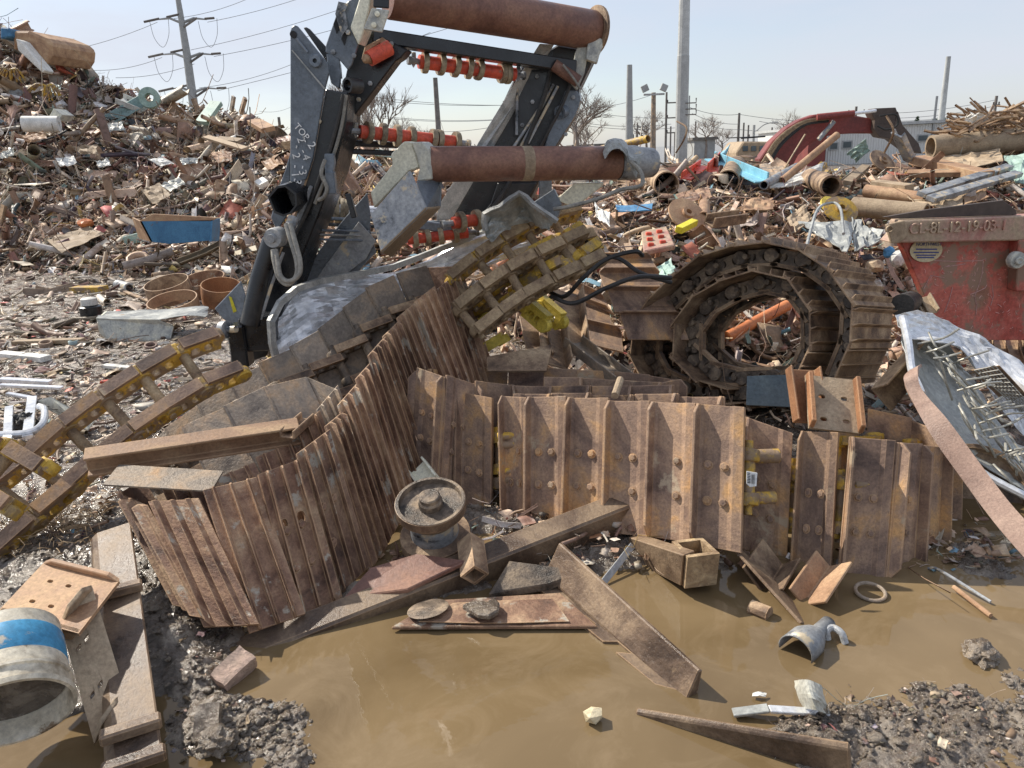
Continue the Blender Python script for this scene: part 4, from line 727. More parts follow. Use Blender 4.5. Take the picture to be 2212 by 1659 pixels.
MB().sweep(PROF['F'](.045, .03, 0), D(752, 418, 4.35), D(766, 470, 4.35)).build('pin_bracket', 'black', mach, .004)
MB().pipe(D(750, 421, 4.34), D(758, 421, 4.44), .026, .016, 14).build('pin_tube', 'rustC', mach, smooth=True)
# square socket tube
sk = [(578, 425), (598, 402), (616, 399), (640, 418), (642, 444), (628, 462), (612, 468), (592, 460)]
f1, f2 = Pd(4.38, *sk), [p+(D(668, 392, 4.6)-D(626, 408, 4.38)) for p in Pd(4.38, *sk)]
cs = sum(f1, Vector())/8; inn = [cs+(p-cs)*.86 for p in f1]; inn2 = [cs+(p-cs)*.80+Vector((.01, .2, 0)) for p in f1]
mb = MB(); n8 = 8; mb.add(f1+f2+inn+inn2, [(i, (i+1) % 8, 8+(i+1) % 8, 8+i) for i in range(8)]+[(i, (i+1) % 8, 16+(i+1) % 8, 16+i) for i in range(8)]+[(16+i, 16+(i+1) % 8, 24+(i+1) % 8, 24+i) for i in range(8)]+[list(range(24, 32))]); mb.build('socket_tube', 'black', mach, label='open ended square tube')
# hydraulic cylinder and hoses
MB().tube([D(588, 520, 4.36), D(562, 600, 4.34), D(540, 700, 4.32)], .055, 20).build('hydraulic_cylinder', 'black', mach, smooth=True)
MB().tube([D(612, 545, 4.34), D(585, 620, 4.33), D(563, 690, 4.32)], .009, 8).build('hydraulic_pipe', 'dirtgrey', mach, smooth=True)
MB().lathe(D(588, 515, 4.27), (.15, 1, 0), [(0, -.02), (.022, -.02), (.026, 0), (.05, 0), (.055, .02), (.055, .10), (0, .10)], 24).build('cylinder_eye', 'dirtgrey', mach, smooth=True)
MB().tube([D(596, 512, 4.4), D(628, 516, 4.44)], .05, 16).build('cross_pin', 'black', mach, smooth=True)
for dx, dd in ((0, 0), (9, .01)):
    MB().tube(cat_rom([D(618+dx, 484, 4.3-dd), D(628+dx, 520, 4.25-dd), D(641+dx*.8, 565, 4.2-dd), D(640+dx*.6, 596-dx*.2, 4.18-dd), D(622+dx*.2, 614-dx*.7, 4.18-dd), D(603+dx*.3, 600-dx*.5, 4.2-dd), D(592+dx*.8, 560, 4.24-dd), D(590+dx*.6, 540, 4.27)], 8), .0135, 10).build('hydraulic_hose', 'hose', mach, smooth=True)
MB().tube([D(634, 470, 4.34), D(625, 498, 4.3)], .03, 10).build('valve_block', 'dirtgrey', mach, smooth=True)
mp_('cable_bracket', 4.45, [(700, 332), (720, 332), (722, 352), (716, 388), (702, 380)], .05, 'blue_black')
MB().tube(cat_rom([D(702, 345, 4.42), D(694, 375, 4.40), D(706, 405, 4.40), D(700, 425, 4.40), D(688, 432, 4.42)], 6), .011, 8).build('cable', 'hose', mach, smooth=True)
# chalk writing down the arm: turned letters
def chalk(s, u, v, ang, size, d=4.485):
    a = radians(ang); p = D(u, v, d); q = D(u+10*cos(a), v+10*sin(a), d); w_ = D(u+10*sin(a), v-10*cos(a), d); text_part('chalk_mark', s, 'chalk', mach, p, q-p, w_-p, size, .0012)
chalk('TOP', 634, 273, 50, .050)
for s, u, v, an in (('2', 641, 298, 70), ('-', 652, 303, 60), ('-', 636, 312, 100), ('2', 631, 332, 75), ('-', 632, 355, 95), ('1', 629, 372, 80), ('3', 636, 384, 100), ('2', 664, 312, 60), ('-', 648, 326, 60), ('4', 652, 336, 70), ('-', 649, 356, 100), ('3', 645, 368, 75)): chalk(s, u, v, an, .062)
# silver crumpled sheet metal at the foot of the machine
def crumple(name, label, cat, rows, m, amp=.02, seed=1, th=.004, nu=26, nv=14, parent=None, kinks=9.):
    """rows: list of rows of 3D points, interpolated into a creased sheet"""
    R_ = [cat_rom(r_, max(2, nu//(len(r_)-1))) for r_ in rows]; k = min(len(r_) for r_ in R_); R_ = [r_[:k] for r_ in R_]
    Cc = [cat_rom([r_[i] for r_ in R_], max(2, nv//(len(rows)-1))) for i in range(k)]; m2 = min(len(c) for c in Cc); rg = random.Random(seed)
    A = np.array([[tuple(Cc[i][j]) for i in range(k)] for j in range(m2)])
    uu, vv = np.meshgrid(np.linspace(0, 1, k), np.linspace(0, 1, m2)); c1 = np.abs(vnoise(uu*kinks, vv*kinks*.7, seed)-.5)*2; c2 = np.abs(vnoise(uu*kinks*2.3+vv*3, vv*kinks*1.5-uu*4, seed+4)-.5)*2
    dsp = (c1+.5*c2-.7)*amp; A[:, :, 1] -= dsp; A[:, :, 2] += dsp*.6
    mb = MB(); vs = [Vector(A[j, i]) for j in range(m2) for i in range(k)]; mb.add(vs, [(j*k+i, j*k+i+1, (j+1)*k+i+1, (j+1)*k+i) for j in range(m2-1) for i in range(k-1)])
    o = mb.build(name, m, parent, label=label, cat=cat); md = o.modifiers.new('solid', 'SOLIDIFY'); md.thickness = th; return o
sh = crumple('sheet_metal_panel', 'large crumpled silver sheet metal panel wedged under the wrecked machine', 'sheet metal',
    [[D(583, 692, 4.55), D(640, 628, 4.70), D(740, 600, 4.85), D(850, 580, 4.95), D(980, 535, 4.95), D(1090, 490, 4.95)], [D(590, 738, 4.42), D(660, 672, 4.58), D(750, 640, 4.75), D(860, 610, 4.86), D(985, 570, 4.9), D(1120, 510, 4.9)], [D(600, 795, 4.26), D(675, 730, 4.42), D(760, 685, 4.62), D(870, 640, 4.8), D(990, 600, 4.86), D(1180, 530, 4.9)]], 'silver', .12, 6, kinks=2.1)
MB().tube(cat_rom([D(600, 790, 4.22), D(585, 694, 4.19), D(640, 624, 4.37), D(740, 598, 4.62), D(850, 576, 4.83), D(960, 534, 4.88), D(1055, 500, 4.98)], 2), .024, 4).build('folded_rim', 'litedge', sh)
tp = crumple('torn_sheet', 'torn grey sheet metal bent into a peak above the yellow chain', 'sheet metal', [[D(1048, 500, 4.5), D(1045, 460, 4.5), D(1080, 448, 4.5), D(1122, 418, 4.55), D(1150, 440, 4.5), D(1200, 476, 4.45)], [D(1050, 510, 4.5), D(1065, 478, 4.55), D(1095, 466, 4.6), D(1128, 440, 4.65), D(1152, 460, 4.6), D(1190, 490, 4.5)], [D(1060, 520, 4.5), D(1090, 500, 4.6), D(1120, 490, 4.7), D(1150, 478, 4.7), D(1165, 490, 4.65), D(1185, 500, 4.5)]], 'greysheet', .04, 5, kinks=6)
MB().tube(cat_rom([D(1048, 498, 4.47), D(1046, 462, 4.47), D(1080, 447, 4.47), D(1122, 417, 4.52), D(1152, 442, 4.46), D(1204, 478, 4.42)], 2), .016, 4).build('folded_rim', 'litedge', tp, smooth=True)
MB().prism(Pd(4.7, (1200, 432), (1240, 396), (1300, 394), (1300, 402), (1252, 440), (1225, 442)), (.02, .08, 0)).build('scrap_sheet', 'cream', None, .004, label='cream panel sticking out under the right end of the lower roller', cat='panel')
MB().prism(Pd(4.68, (1150, 438), (1196, 408), (1212, 442), (1205, 470), (1180, 480)), (.01, .03, 0)).build('scrap_sheet', 'blue_black', None, .004, label='blue grey panel below the right end of the lower roller', cat='panel')
crumple('bent_sheet', 'bent grey sheet draped over the right end of the lower roller', 'sheet metal', [[D(1302, 322, 4.75), D(1312, 303, 4.7), D(1335, 298, 4.7), D(1352, 306, 4.7), D(1365, 330, 4.65), D(1392, 330, 4.6)], [D(1302, 330, 4.6), D(1314, 312, 4.55), D(1335, 305, 4.55), D(1352, 318, 4.55), D(1362, 340, 4.5), D(1386, 340, 4.5)], [D(1306, 342, 4.5), D(1318, 326, 4.5), D(1335, 320, 4.5), D(1352, 334, 4.5), D(1358, 352, 4.5), D(1374, 385, 4.5)]], 'greysheet', .01, 8)
for i, pth in enumerate(([(1362, 348, 4.5), (1383, 370, 4.45), (1385, 400, 4.4), (1340, 410, 4.4), (1290, 430, 4.35), (1230, 446, 4.35), (1195, 452, 4.35)], [(1250, 500, 4.9), (1290, 545, 4.6), (1340, 560, 4.5), (1385, 590, 4.45), (1450, 610, 4.5)], [(1185, 630, 4.5), (1220, 640, 4.4), (1260, 600, 4.3), (1310, 560, 4.3), (1370, 543, 4.3), (1388, 552, 4.35)], [(1190, 640, 4.4), (1240, 655, 4.3), (1310, 622, 4.25), (1380, 598, 4.25), (1450, 600, 4.3)])):
    MB().tube(cat_rom([D(*q) for q in pth], 8), .013 if i else .012, 8).build('hose', 'rubber' if i else 'hose', None, smooth=True, label=['grey cable dangling from the right end of the lower roller', 'black hose running from the yellow chains toward the round coil', 'black hose arching over the shaded track', 'lower black hose sagging beside the shaded track'][i], cat='hose')

for u, v, d in ((752, 70, 4.61), (742, 48, 4.61), (720, 112, 4.61), (765, 120, 4.61), (846, 95, 4.71), (800, 180, 4.71), (775, 215, 4.71), (697, 210, 4.52), (690, 262, 4.52), (1160, 165, 5.32), (1150, 220, 5.32), (1128, 270, 5.32), (1238, 210, 5.35), (1222, 290, 5.35)):
    MB().lathe(D(u, v, d), (0, -1, 0), [(.014, -.004), (.014, .010), (0, .012)], 6).build('bolt', 'dirtgrey', mach)
for pth, r, m_ in (([(742, 205, 4.5), (728, 270, 4.5), (705, 345, 4.5), (670, 440, 4.5), (630, 520, 4.46)], .012, 'rubber'), ([(748, 205, 4.5), (736, 280, 4.5), (712, 360, 4.5), (680, 440, 4.5)], .010, 'hose'), ([(1190, 150, 5.3), (1175, 210, 5.28), (1140, 300, 5.28), (1100, 395, 5.2), (1050, 470, 5.1)], .014, 'rubber'), ([(1235, 175, 5.3), (1210, 235, 5.28), (1165, 320, 5.3)], .012, 'rubber')):
    MB().tube(cat_rom([D(*q) for q in pth], 6), r, 8).build('hydraulic_hose', m_, mach, smooth=True)
for k in range(3): bar(D(690, 497+k*10, 4.75-k*.02), D(800, 500+k*10, 4.85), .02, .014, 'litedge' if k == 1 else 'blue_black', 'guide_rod')
MB().box(D(716, 395, 4.44), (.05, .06, .12)).build('junction_box', 'blue_black', mach, .005)
mp_('gusset_plate', 4.50, [(640, 470), (668, 400), (676, 404), (650, 480)], .02, 'dirtgrey')
# ------------------------------------------------------------ far background
def pole(name, label, cat, u, vt, vb, d, rb, rt, m, group=None, n=12, lean=None):
    """upright pole whose foot stands on the ground; top given by a pixel"""
    t_ = D(u, vt, d); return MB().tube([(t_.x, d, -.2), (t_.x, d, t_.z*.5), (t_.x, d, t_.z)], [rb, (rb+rt)/2, rt], n)
tp = D(1455, 0, 62); b_ = D(1471, 330, 62); root = thing('steel_monopole', 'tall thick pale steel utility pole rising out of the top of the photo', 'utility pole', (b_.x, 62, 0))
MB().tube([(b_.x, 62, -.5), (b_.x, 62, 8), (b_.x, 62, 8.1)], [.50, .46, .42], 12).build('lower_section', 'concrete', root); MB().tube([(b_.x, 62, 8), (b_.x, 62, 22)], [.44, .30], 12).build('upper_section', 'concrete', root)
MB().tube([(b_.x+.55, 62, 5.2), (b_.x+.55, 62, 2.5)], .05, 6).build('conduit', 'concrete', root)
for v in (223, 236, 248):
    p_ = D(1478, v, 61.6); MB().tube([p_, p_+Vector((.9, 0, .0)), p_+Vector((.9, 0, .35))], .05, 6).build('wire_bracket', 'polewood', root)
for (u, vt, d, rb, rt, lab, m) in ((1360, 140, 75, .42, .24, 'slim pale steel pole left of the thickest pole', 'concrete'), (940, 168, 40, .16, .11, 'dark bare pole standing behind the machine wreck', 'polewood'), (2049, 122, 55, .26, .15, 'slim pale pole behind the white building', 'concrete')):
    t_ = D(u, vt, d); o = MB().tube([(t_.x, d, -.3), (t_.x, d, t_.z)], [rb, rt], 12).build('utility_pole', m, None, smooth=True, label=lab, cat='utility pole')
def xpole(u, vt, d, label, arms, m='polewood', r=.13, group=None, side=0):
    t_ = D(u, vt, d); root = thing('utility_pole', label, 'utility pole', (t_.x, d, 0), group); MB().tube([(t_.x, d, -.3), (t_.x, d, t_.z)], [r*1.3, r], 8).build('pole_shaft', m, root)
    for dz, w_ in arms:
        x0 = t_.x-(w_ if not side else 0); x1 = t_.x+w_; z = t_.z-dz; a = MB().box(((x0+x1)/2, d-.1, z), (x1-x0, .12, .12)).build('cross_arm', m, root)
        for x in (x0+.1, x1-.1): MB().tube([(x, d-.1, z), (x, d-.1, z+.28)], .06, 6).build('insulator', 'excdark', a)
    return root
xpole(1597, 244, 90, 'wooden power pole with two cross arms right of the thickest pole', [(3.2-.6, 1.3), (5.6, 1.4)], group='small power poles on the skyline')
xpole(1440, 199, 80, 'thin pole with short side arms just left of the thickest pole', [(1.0, 1.1), (2.4, 1.1), (3.8, 1.1)], side=1, r=.1, group='small power poles on the skyline')
xpole(1377, 265, 110, 'small pole with side arms beside the slim pale steel pole', [(.6, 1.2), (1.4, 1.2), (2.2, 1.2)], side=1, r=.1, group='small power poles on the skyline')
xpole(1850, 230, 85, 'power pole seen over the red excavator boom', [(.6, .9), (2.2, 1.3)], group='small power poles on the skyline')
xpole(2153, 207, 75, 'brownish power pole near the right edge of the photo', [(.8, .35), (1.6, .5), (2.4, .35)], group='small power poles on the skyline')
xpole(602, 253, 70, 'short dark pole top showing over the left mound', [], r=.12, group='small power poles on the skyline')
for i, (u, v) in enumerate(((1449, 273), (1503, 262), (1607, 265), (1617, 270), (1668, 275), (1375, 278), (1368, 290), (1458, 285))):
    t_ = D(u, v, 115); MB().tube([(t_.x, 115, 0), (t_.x, 115, t_.z)], .12, 6).build('distant_pole', 'polewood', None, label='thin distant pole, one of several low on the skyline beside the thickest pole', cat='pole', group='thin distant poles')
# floodlight pole
t_ = D(1412, 200, 45); root = thing('floodlight_pole', 'pole carrying two floodlights at its top', 'floodlight pole', (t_.x, 45, 0)); MB().tube([(t_.x, 45, -.2), (t_.x, 45, t_.z)], [.19, .12], 10).build('pole_shaft', 'rustAi', root)
MB().box((t_.x, 44.9, t_.z-.1), (1.15, .1, .1)).build('cross_arm', 'concrete', root)
for sx in (-.52, .52): MB().box((t_.x+sx, 44.8, t_.z+.22), (.36, .22, .36), Matrix.Rotation(sx*.8, 3, 'Y')).build('floodlight', 'concrete', root, .02)
t_ = D(1629, 270, 70); root = thing('street_lamp', 'street lamp with a long curved arm', 'street lamp', (t_.x, 70, 0)); MB().tube([(t_.x, 70, 0), (t_.x, 70, t_.z)], .12, 8).build('pole_shaft', 'concrete', root)
MB().tube(cat_rom([(t_.x, 70, t_.z-.7), (t_.x+.8, 70, t_.z-.05), (t_.x+1.5, 70, t_.z+.15)], 5), .05, 6).build('lamp_arm', 'concrete', root); MB().box((t_.x+1.75, 70, t_.z+.15), (.6, .25, .12)).build('lamp_head', 'concrete', root, .03)
# pylon with three pairs of arms
dP = 120; b_ = D(419, 250, dP); t2 = D(385, -4, dP); root = thing('power_pylon', 'grey steel transmission pylon with three pairs of arms behind the left mound', 'pylon', (b_.x, dP, 0))
xt = lambda v: D(385+(419-385)*(v/214), v, dP)
MB().tube([(b_.x, dP, -1), xt(120), xt(-8)], [.8, .55, .35], 12).build('tower_shaft', 'concrete', root)
for j, (v, ul, ur, dv) in enumerate(((50, 341, 446, 3), (126, 350, 460, 1), (200, 372, 472, -1))):
    c = xt(v)
    for k, ue in enumerate((ul, ur)):
        e = D(ue, v-8+dv*0, dP); a = MB().tube([c, c.lerp(e, .5)+Vector((0, 0, .4)), e], [.22, .17, .10], 6).build('pylon_arm', 'concrete', root)
        sgx = -1 if k == 0 else 1
        for m1, m2 in ((e+Vector((.2*sgx*-1, 0, .1)), e+Vector((-1.9 if k == 0 else 1.2, -.3, -.3 if k == 0 else .1))), (e+Vector((-1.3*sgx, 0, .25)), e+Vector((-3.6*sgx*.9, -.3, -.9 if k else .5)))):
            MB().tube([m1, m2], .16, 8).build('insulator', 'polewood', a)
        q1 = e+Vector((-1.2, 0, -.2)); q2 = e+Vector((1.5, 0, .1)); MB().tube(cat_rom([q1, q1+Vector((.3, 0, -2.2)), (q1+q2)/2+Vector((0, 0, -3.6)), q2+Vector((-.3, 0, -2.2)), q2], 5), .035, 5).build('jumper_wire', 'cable', a)
def line(a, b, da, db, r, label, sag=0):
    p1, p2 = D(*a, da), D(*b, db); pts = [p1.lerp(p2, t)+Vector((0, 0, -4*sag*t*(1-t))) for t in np.linspace(0, 1, 14)]
    return MB().tube(pts, r, 5).build('power_line', 'cable', None, label=label, cat='power line', group='overhead lines')
hi = 'faint overhead line slanting up to the right past the pylon'; lo = 'thin overhead line crossing low behind the machine wreck and the poles'
for a, b, l_, r in (((100, 118), (340, 48), hi, .035), ((448, 48), (760, -45), hi, .035), ((376, 40), (560, -14), hi, .035), ((200, 152), (350, 124), hi, .035), ((462, 122), (900, 10), hi, .035), ((412, 108), (820, -10), hi, .035),
                 ((250, 168), (420, 138), hi, .035), ((470, 196), (1180, -6), hi, .035), ((430, 190), (640, 135), hi, .035), ((730, 122), (930, 70), hi, .035), ((560, 240), (640, 225), lo, .02), ((575, 278), (640, 270), lo, .02)):
    line(a, b, dP, dP, r, l_, .5)
for a, b in (((780, 206), (1125, 227)), ((780, 213), (1125, 226)), ((790, 247), (1075, 258)), ((795, 251), (1075, 259)), ((880, 280), (1060, 275)), ((1250, 236), (1416, 202)), ((1250, 238), (1475, 254)), ((1250, 264), (1450, 268)), ((1255, 270), (1470, 275)), ((1490, 232), (1597, 247)), ((1495, 245), (1597, 268)), ((1500, 258), (1597, 280)), ((1597, 247), (1850, 262)), ((1597, 280), (1850, 276)), ((1640, 262), (1770, 262)), ((1900, 245), (2154, 215)), ((1900, 256), (2154, 228)), ((1940, 262), (2240, 225))):
    line(a, b, 80, 80, .022, lo, .3)
# bare trees
def tree(u, d, h, label, seed, spread=.9, top=None):
    rg = random.Random(seed); g_ = D(u, 300, d); base = Vector((g_.x, d, 0)); root = thing('bare_tree', label, 'tree', base, 'leafless trees on the skyline'); tr = MB(); tr.tube([base, base+Vector((.1, 0, h*.25)), base+Vector((0, 0, h*.42))], [h*.028, h*.022, h*.016], 8); tr.build('trunk', 'bark', root)
    cb = MB()
    def br(p, dr, L_, r, k):
        q = p+dr*L_; mid = p.lerp(q, .5)+Vector((rg.uniform(-1, 1), rg.uniform(-1, 1), rg.uniform(-.3, .6)))*L_*.09; cb.tube([p, mid, q], [r, r*.8, r*.6], 4, caps=False)
        if k == 0: return
        for _ in range(rg.choice((2, 3, 3))):
            nd = (dr+Vector((rg.uniform(-1, 1)*spread, rg.uniform(-1, 1)*spread, rg.uniform(-.25, .6)))).normalized(); br(p.lerp(q, rg.uniform(.5, 1)), nd, L_*rg.uniform(.62, .85), r*.62, k-1)
    for _ in range(6): br(base+Vector((0, 0, h*rg.uniform(.22, .42))), Vector((rg.uniform(-.9, .9), rg.uniform(-.9, .9), rg.uniform(.5, 1.2))).normalized(), h*.21, h*.012, 5)
    cb.build('crown', 'bark', root)
for u, d, h, lab, sd, sp in ((775, 45, 6.6, 'bare tree seen between the left arm and the middle shaft of the wreck', 3, .5), (832, 52, 6.6, 'thin bare tree behind the machine wreck, right of its left arm', 4, .5), (880, 55, 4.6, 'low bare tree behind the middle red shaft', 21, .6), (1245, 48, 6.2, 'bare spreading tree just right of the right arm of the wreck', 5, 1.0), (1262, 60, 5, 'smaller bare tree beside the spreading one', 8, .9), (1395, 95, 6.5, 'bare tree behind the floodlight pole', 6, 1.), (1525, 95, 5.6, 'bushy bare tree right of the thickest pole', 7, 1.), (1700, 90, 5.2, 'bare tree left of the excavator boom', 9, 1.), (1560, 110, 4.6, 'faint bare tree in the haze below the wooden power pole', 12, 1.)): tree(u, d, h, lab, sd, sp)
for u, v, d, w_, lab in ((1982, 253, 60, .6, 'small pointed evergreen over the building roof'), (2030, 256, 62, 1.6, 'dark bushy evergreen left of the slim pale pole'), (2065, 256, 62, 1.2, 'dark bushy evergreen right of the slim pale pole')):
    g_ = D(u, v, d); rg = random.Random(u); root = thing('evergreen_tree', lab, 'tree', (g_.x, d, 0)); MB().tube([(g_.x, d, 0), (g_.x, d, g_.z-.3)], [.15, .05], 6).build('trunk', 'bark', root); mb = MB()
    for _ in range(900):
        a, hgt = rg.uniform(0, 6.28), rg.random(); rr = w_*(1-hgt)**.6*rg.random()**.5 if w_ < 1 else w_*math.sqrt(max(0, 1-(hgt*2-1)**2))*rg.random()**.4; c = Vector((g_.x+rr*cos(a), d+rr*sin(a), g_.z-(1-hgt)*(3.4 if w_ < 1 else 1.9))); v1 = Vector([rg.uniform(-1, 1)*.14 for _ in range(3)]); v2 = Vector([rg.uniform(-1, 1)*.14 for _ in range(3)]); mb.add([c, c+v1, c+v2], [(0, 1, 2)])
    mb.build('crown', 'ever', root)
# long white building with windows and a red end
dB = 52; zt = lambda u, v: D(u, v, dB)
root = thing('warehouse', 'long white metal clad warehouse with small windows behind the excavator', 'building', (zt(1900, 300).x, dB, 0))
xa, xb = zt(1786, 300).x, zt(2300, 300).x; za, zb = zt(1800, 278).z, zt(2105, 262).z; zl = lambda x: za+(zb-za)*(x-xa)/(zt(2105, 300).x-xa)
mb = MB(); nrib = 90
for k in range(nrib):
    x0 = xa+(xb-xa)*k/nrib; w_ = (xb-xa)/nrib; q = [(0, 0), (.7, 0), (.78, -.06), (.92, -.06), (1, 0)]
    for (s0, y0), (s1, y1) in zip(q, q[1:]): mb.add([(x0+w_*s0, dB+y0, 0), (x0+w_*s1, dB+y1, 0), (x0+w_*s1, dB+y1, zl(x0)), (x0+w_*s0, dB+y0, zl(x0))], [(0, 1, 2, 3)])
mb.add([(xa, dB, 0), (xa, dB+14, 0), (xa, dB+14, za), (xa, dB, za), (xb, dB, 0), (xb, dB+14, 0), (xb, dB+14, zl(xb)), (xb, dB, zl(xb))], [(0, 1, 2, 3), (4, 7, 6, 5), (1, 5, 6, 2)]); mb.build('wall', 'wall', root)
MB().prism([(xa-.2, dB-.25, za+.02), (xb, dB-.25, zl(xb)+.02), (xb, dB-.25, zl(xb)+.2), (xa-.2, dB-.25, za+.2)], (0, 14.5, .0)).build('roof', 'concrete', root)
for u0, u1, v0, v1 in ((1793, 1809, 309, 322), (1821, 1839, 306, 319), (1983, 2004, 292, 304), (2022, 2045, 289, 300), (1700, 1701, 300, 301)):
    if u1-u0 < 5: continue
    p0, p1 = D(u0, v1, dB-.1), D(u1, v0, dB-.1); f_ = MB().box(((p0.x+p1.x)/2, dB-.08, (p0.z+p1.z)/2), (p1.x-p0.x+.14, .06, p1.z-p0.z+.14)).build('window', 'concrete', root); MB().box(((p0.x+p1.x)/2, dB-.115, (p0.z+p1.z)/2), (p1.x-p0.x, .03, p1.z-p0.z)).build('pane', 'glass', f_)
x_ = D(2016, 280, dB-.1).x; MB().box((x_, dB-.1, 2), (.12, .08, 4)).build('downpipe', 'concrete', root)
p0, p1 = D(1745, 330, 51), D(1786, 285, 51); root = thing('red_shed', 'dark red wall joining the left end of the white warehouse', 'building', ((p0.x+p1.x)/2, 51, 0)); MB().box(((p0.x+p1.x)/2, 53, p1.z/2), (p1.x-p0.x, 4, p1.z)).build('wall', 'excred', root); MB().box(((p0.x+p1.x)/2, 53, p1.z+.1), (p1.x-p0.x+.3, 4.3, .16)).build('roof', 'concrete', root)
for i, (u0, u1, v, d, m, lab) in enumerate(((1500, 1545, 303, 95, 'concrete', 'low grey building beside the thickest pole'), (1240, 1340, 318, 100, 'concrete', 'distant pale building low behind the lower roller'),)):
    p0, p1 = D(u0, v, d), D(u1, v, d); root = thing('low_building', lab, 'building', ((p0.x+p1.x)/2, d, 0)); MB().box(((p0.x+p1.x)/2, d+4, p0.z/2), (p1.x-p0.x, 8, p0.z)).build('wall', m, root); MB().box(((p0.x+p1.x)/2, d+4, p0.z+.15), (p1.x-p0.x+.6, 8.6, .3)).build('roof', 'polewood', root)
# camper van roof
p0, p1 = D(1592, 306, 30), D(1668, 301, 30); root = thing('camper_van', 'beige camper van half hidden behind the scrap', 'van', ((p0.x+p1.x)/2, 30, 0)); zt_ = p0.z
MB().prism([(p0.x, 30, .5), (p1.x, 30, .5), (p1.x, 30, zt_-.05), (p0.x+.25, 30, zt_), (p0.x, 30, zt_-.35)], (0, 2.1, 0)).build('body', 'tan', root, .05)
for u in (1604, 1622, 1640): a, b = D(u, 327, 29.98), D(u+12, 315, 29.98); MB().box(((a.x+b.x)/2, 29.97, (a.z+b.z)/2), (b.x-a.x, .03, b.z-a.z)).build('window', 'glass', root, .03)
MB().tube([(p0.x+.2, 30.2, zt_+.12), (p1.x-.2, 30.2, zt_+.15)], .035, 6).build('roof_rack', 'black', root)
# red excavator boom and dark stick
ex = thing('excavator', 'red excavator with a curved boom and dark brown stick working behind the scrap', 'excavator', (D(1700, 320, 22).x, 22, 0))
bo = [(1640, 345), (1668, 305), (1700, 276), (1730, 258), (1762, 247), (1800, 246), (1850, 250), (1900, 259), (1935, 262), (1962, 285), (1950, 300), (1925, 292), (1890, 288), (1850, 288), (1810, 290), (1775, 296), (1748, 312), (1725, 335), (1712, 360), (1650, 362)]
MB().prism(Pd(21.8, *bo), (0, .45, 0)).build('boom', 'excred', ex, .03)
MB().prism(Pd(21.6, (1933, 263), (1938, 240), (1935, 232), (1885+5, 234), (1882, 243), (1890, 260), (1888, 280), (1900, 296), (1925, 300), (1955, 322), (1992, 332), (1985, 310), (1950, 270), (1940, 240)), (0, .4, 0)).build('stick', 'excdark', ex, .03)
MB().tube([D(1765, 253, 21.5), D(1845, 245, 21.4)], .085, 12).build('arm_cylinder', 'excred', ex, smooth=True); MB().tube([D(1845, 245, 21.4), D(1892, 239, 21.4)], .045, 10).build('piston_rod', 'silver', ex, smooth=True)
MB().tube([D(1768, 287+15, 21.5), D(1802, 262, 21.5)], .06, 10).build('boom_cylinder', 'dirtgrey', ex, smooth=True)
for k in range(5): MB().tube(cat_rom([D(1646+k*5, 352-k, 21.6), D(1676+k*3, 305+k*2, 21.6), D(1712+k*2, 275+k*2, 21.6), D(1745, 260+k*2, 21.6), D(1790, 254+k*2, 21.6)], 6), .035, 6).build('hydraulic_hose', 'mudcrust' if k < 3 else 'rubber', ex, smooth=True)
MB().tube(cat_rom([D(1900, 250, 21.4), D(1935, 248, 21.3), D(1938, 270, 21.3), D(1915, 280, 21.3), D(1895, 272, 21.4)], 6), .03, 6).build('hydraulic_hose', 'rubber', ex, smooth=True)
# ------------------------------------------------------------ red dumpster
def dd(u): return 4.9+.05*(u-1900)/100
du = thing('red_dumpster', 'scratched red steel dumpster with a mud covered top rail', 'dumpster', (D(2050, 560, 5.2).x, 5.2, 0))
DP = lambda *q: [D(u, v, dd(u)) for u, v in q]
plate(DP((1944, 516), (2420, 505), (2420, 735), (2048, 735), (2018, 690), (1985, 610)), .06).build('side_panel', 'dump', du, .004)
fr_ = Vector((0, -.09, 0))
MB().prism([p+fr_ for p in DP((1930, 474), (2420, 455), (2420, 512), (1943, 521), (1906, 521), (1925, 500))], (0, .14, 0)).build('top_rail', 'dumprail', du, .008)
MB().prism([p+Vector((0, -.12, 0)) for p in DP((1896, 482), (1934, 473), (1943, 505), (1922, 521), (1907, 521))], (0, .03, 0)).build('corner_patch', 'tan', du, .004)
MB().prism([p+Vector((0, -.10, 0)) for p in DP((2180, 515), (2260, 512), (2260, 622), (2174, 624))], (0, .10, 0)).build('vertical_rib', 'dump', du, .006)
MB().prism([p+Vector((0, -.03, 0)) for p in DP((1905, 468), (2000, 452), (2160, 432), (2188, 452), (2190, 463), (1940, 472))], (0, .03, 0)).build('inner_plate', 'excdark', du, .002)
kb = D(2191, 561, dd(2191)-.12); MB().lathe(kb, (0, -1, 0), [(0, 0), (.055, 0), (.055, .03), (.048, .04), (.025, .042), (.025, .055), (.018, .06), (0, .055)], 28).build('hinge_knob', 'creamgrey', du, smooth=True)
text_part('weld_lettering', 'CL-8L-12-19-03-1', 'dumprail', du, D(1962, 505, dd(1962)-.105), D(2200, 495, dd(2200))-D(1952, 505, dd(1952)), (0, -.05, 1), .094, .006)
text_part('weld_lettering', 'O', 'tan', du, D(1913, 503, dd(1913)-.14), (1, .05, .1), (0, 0, 1), .06, .008)
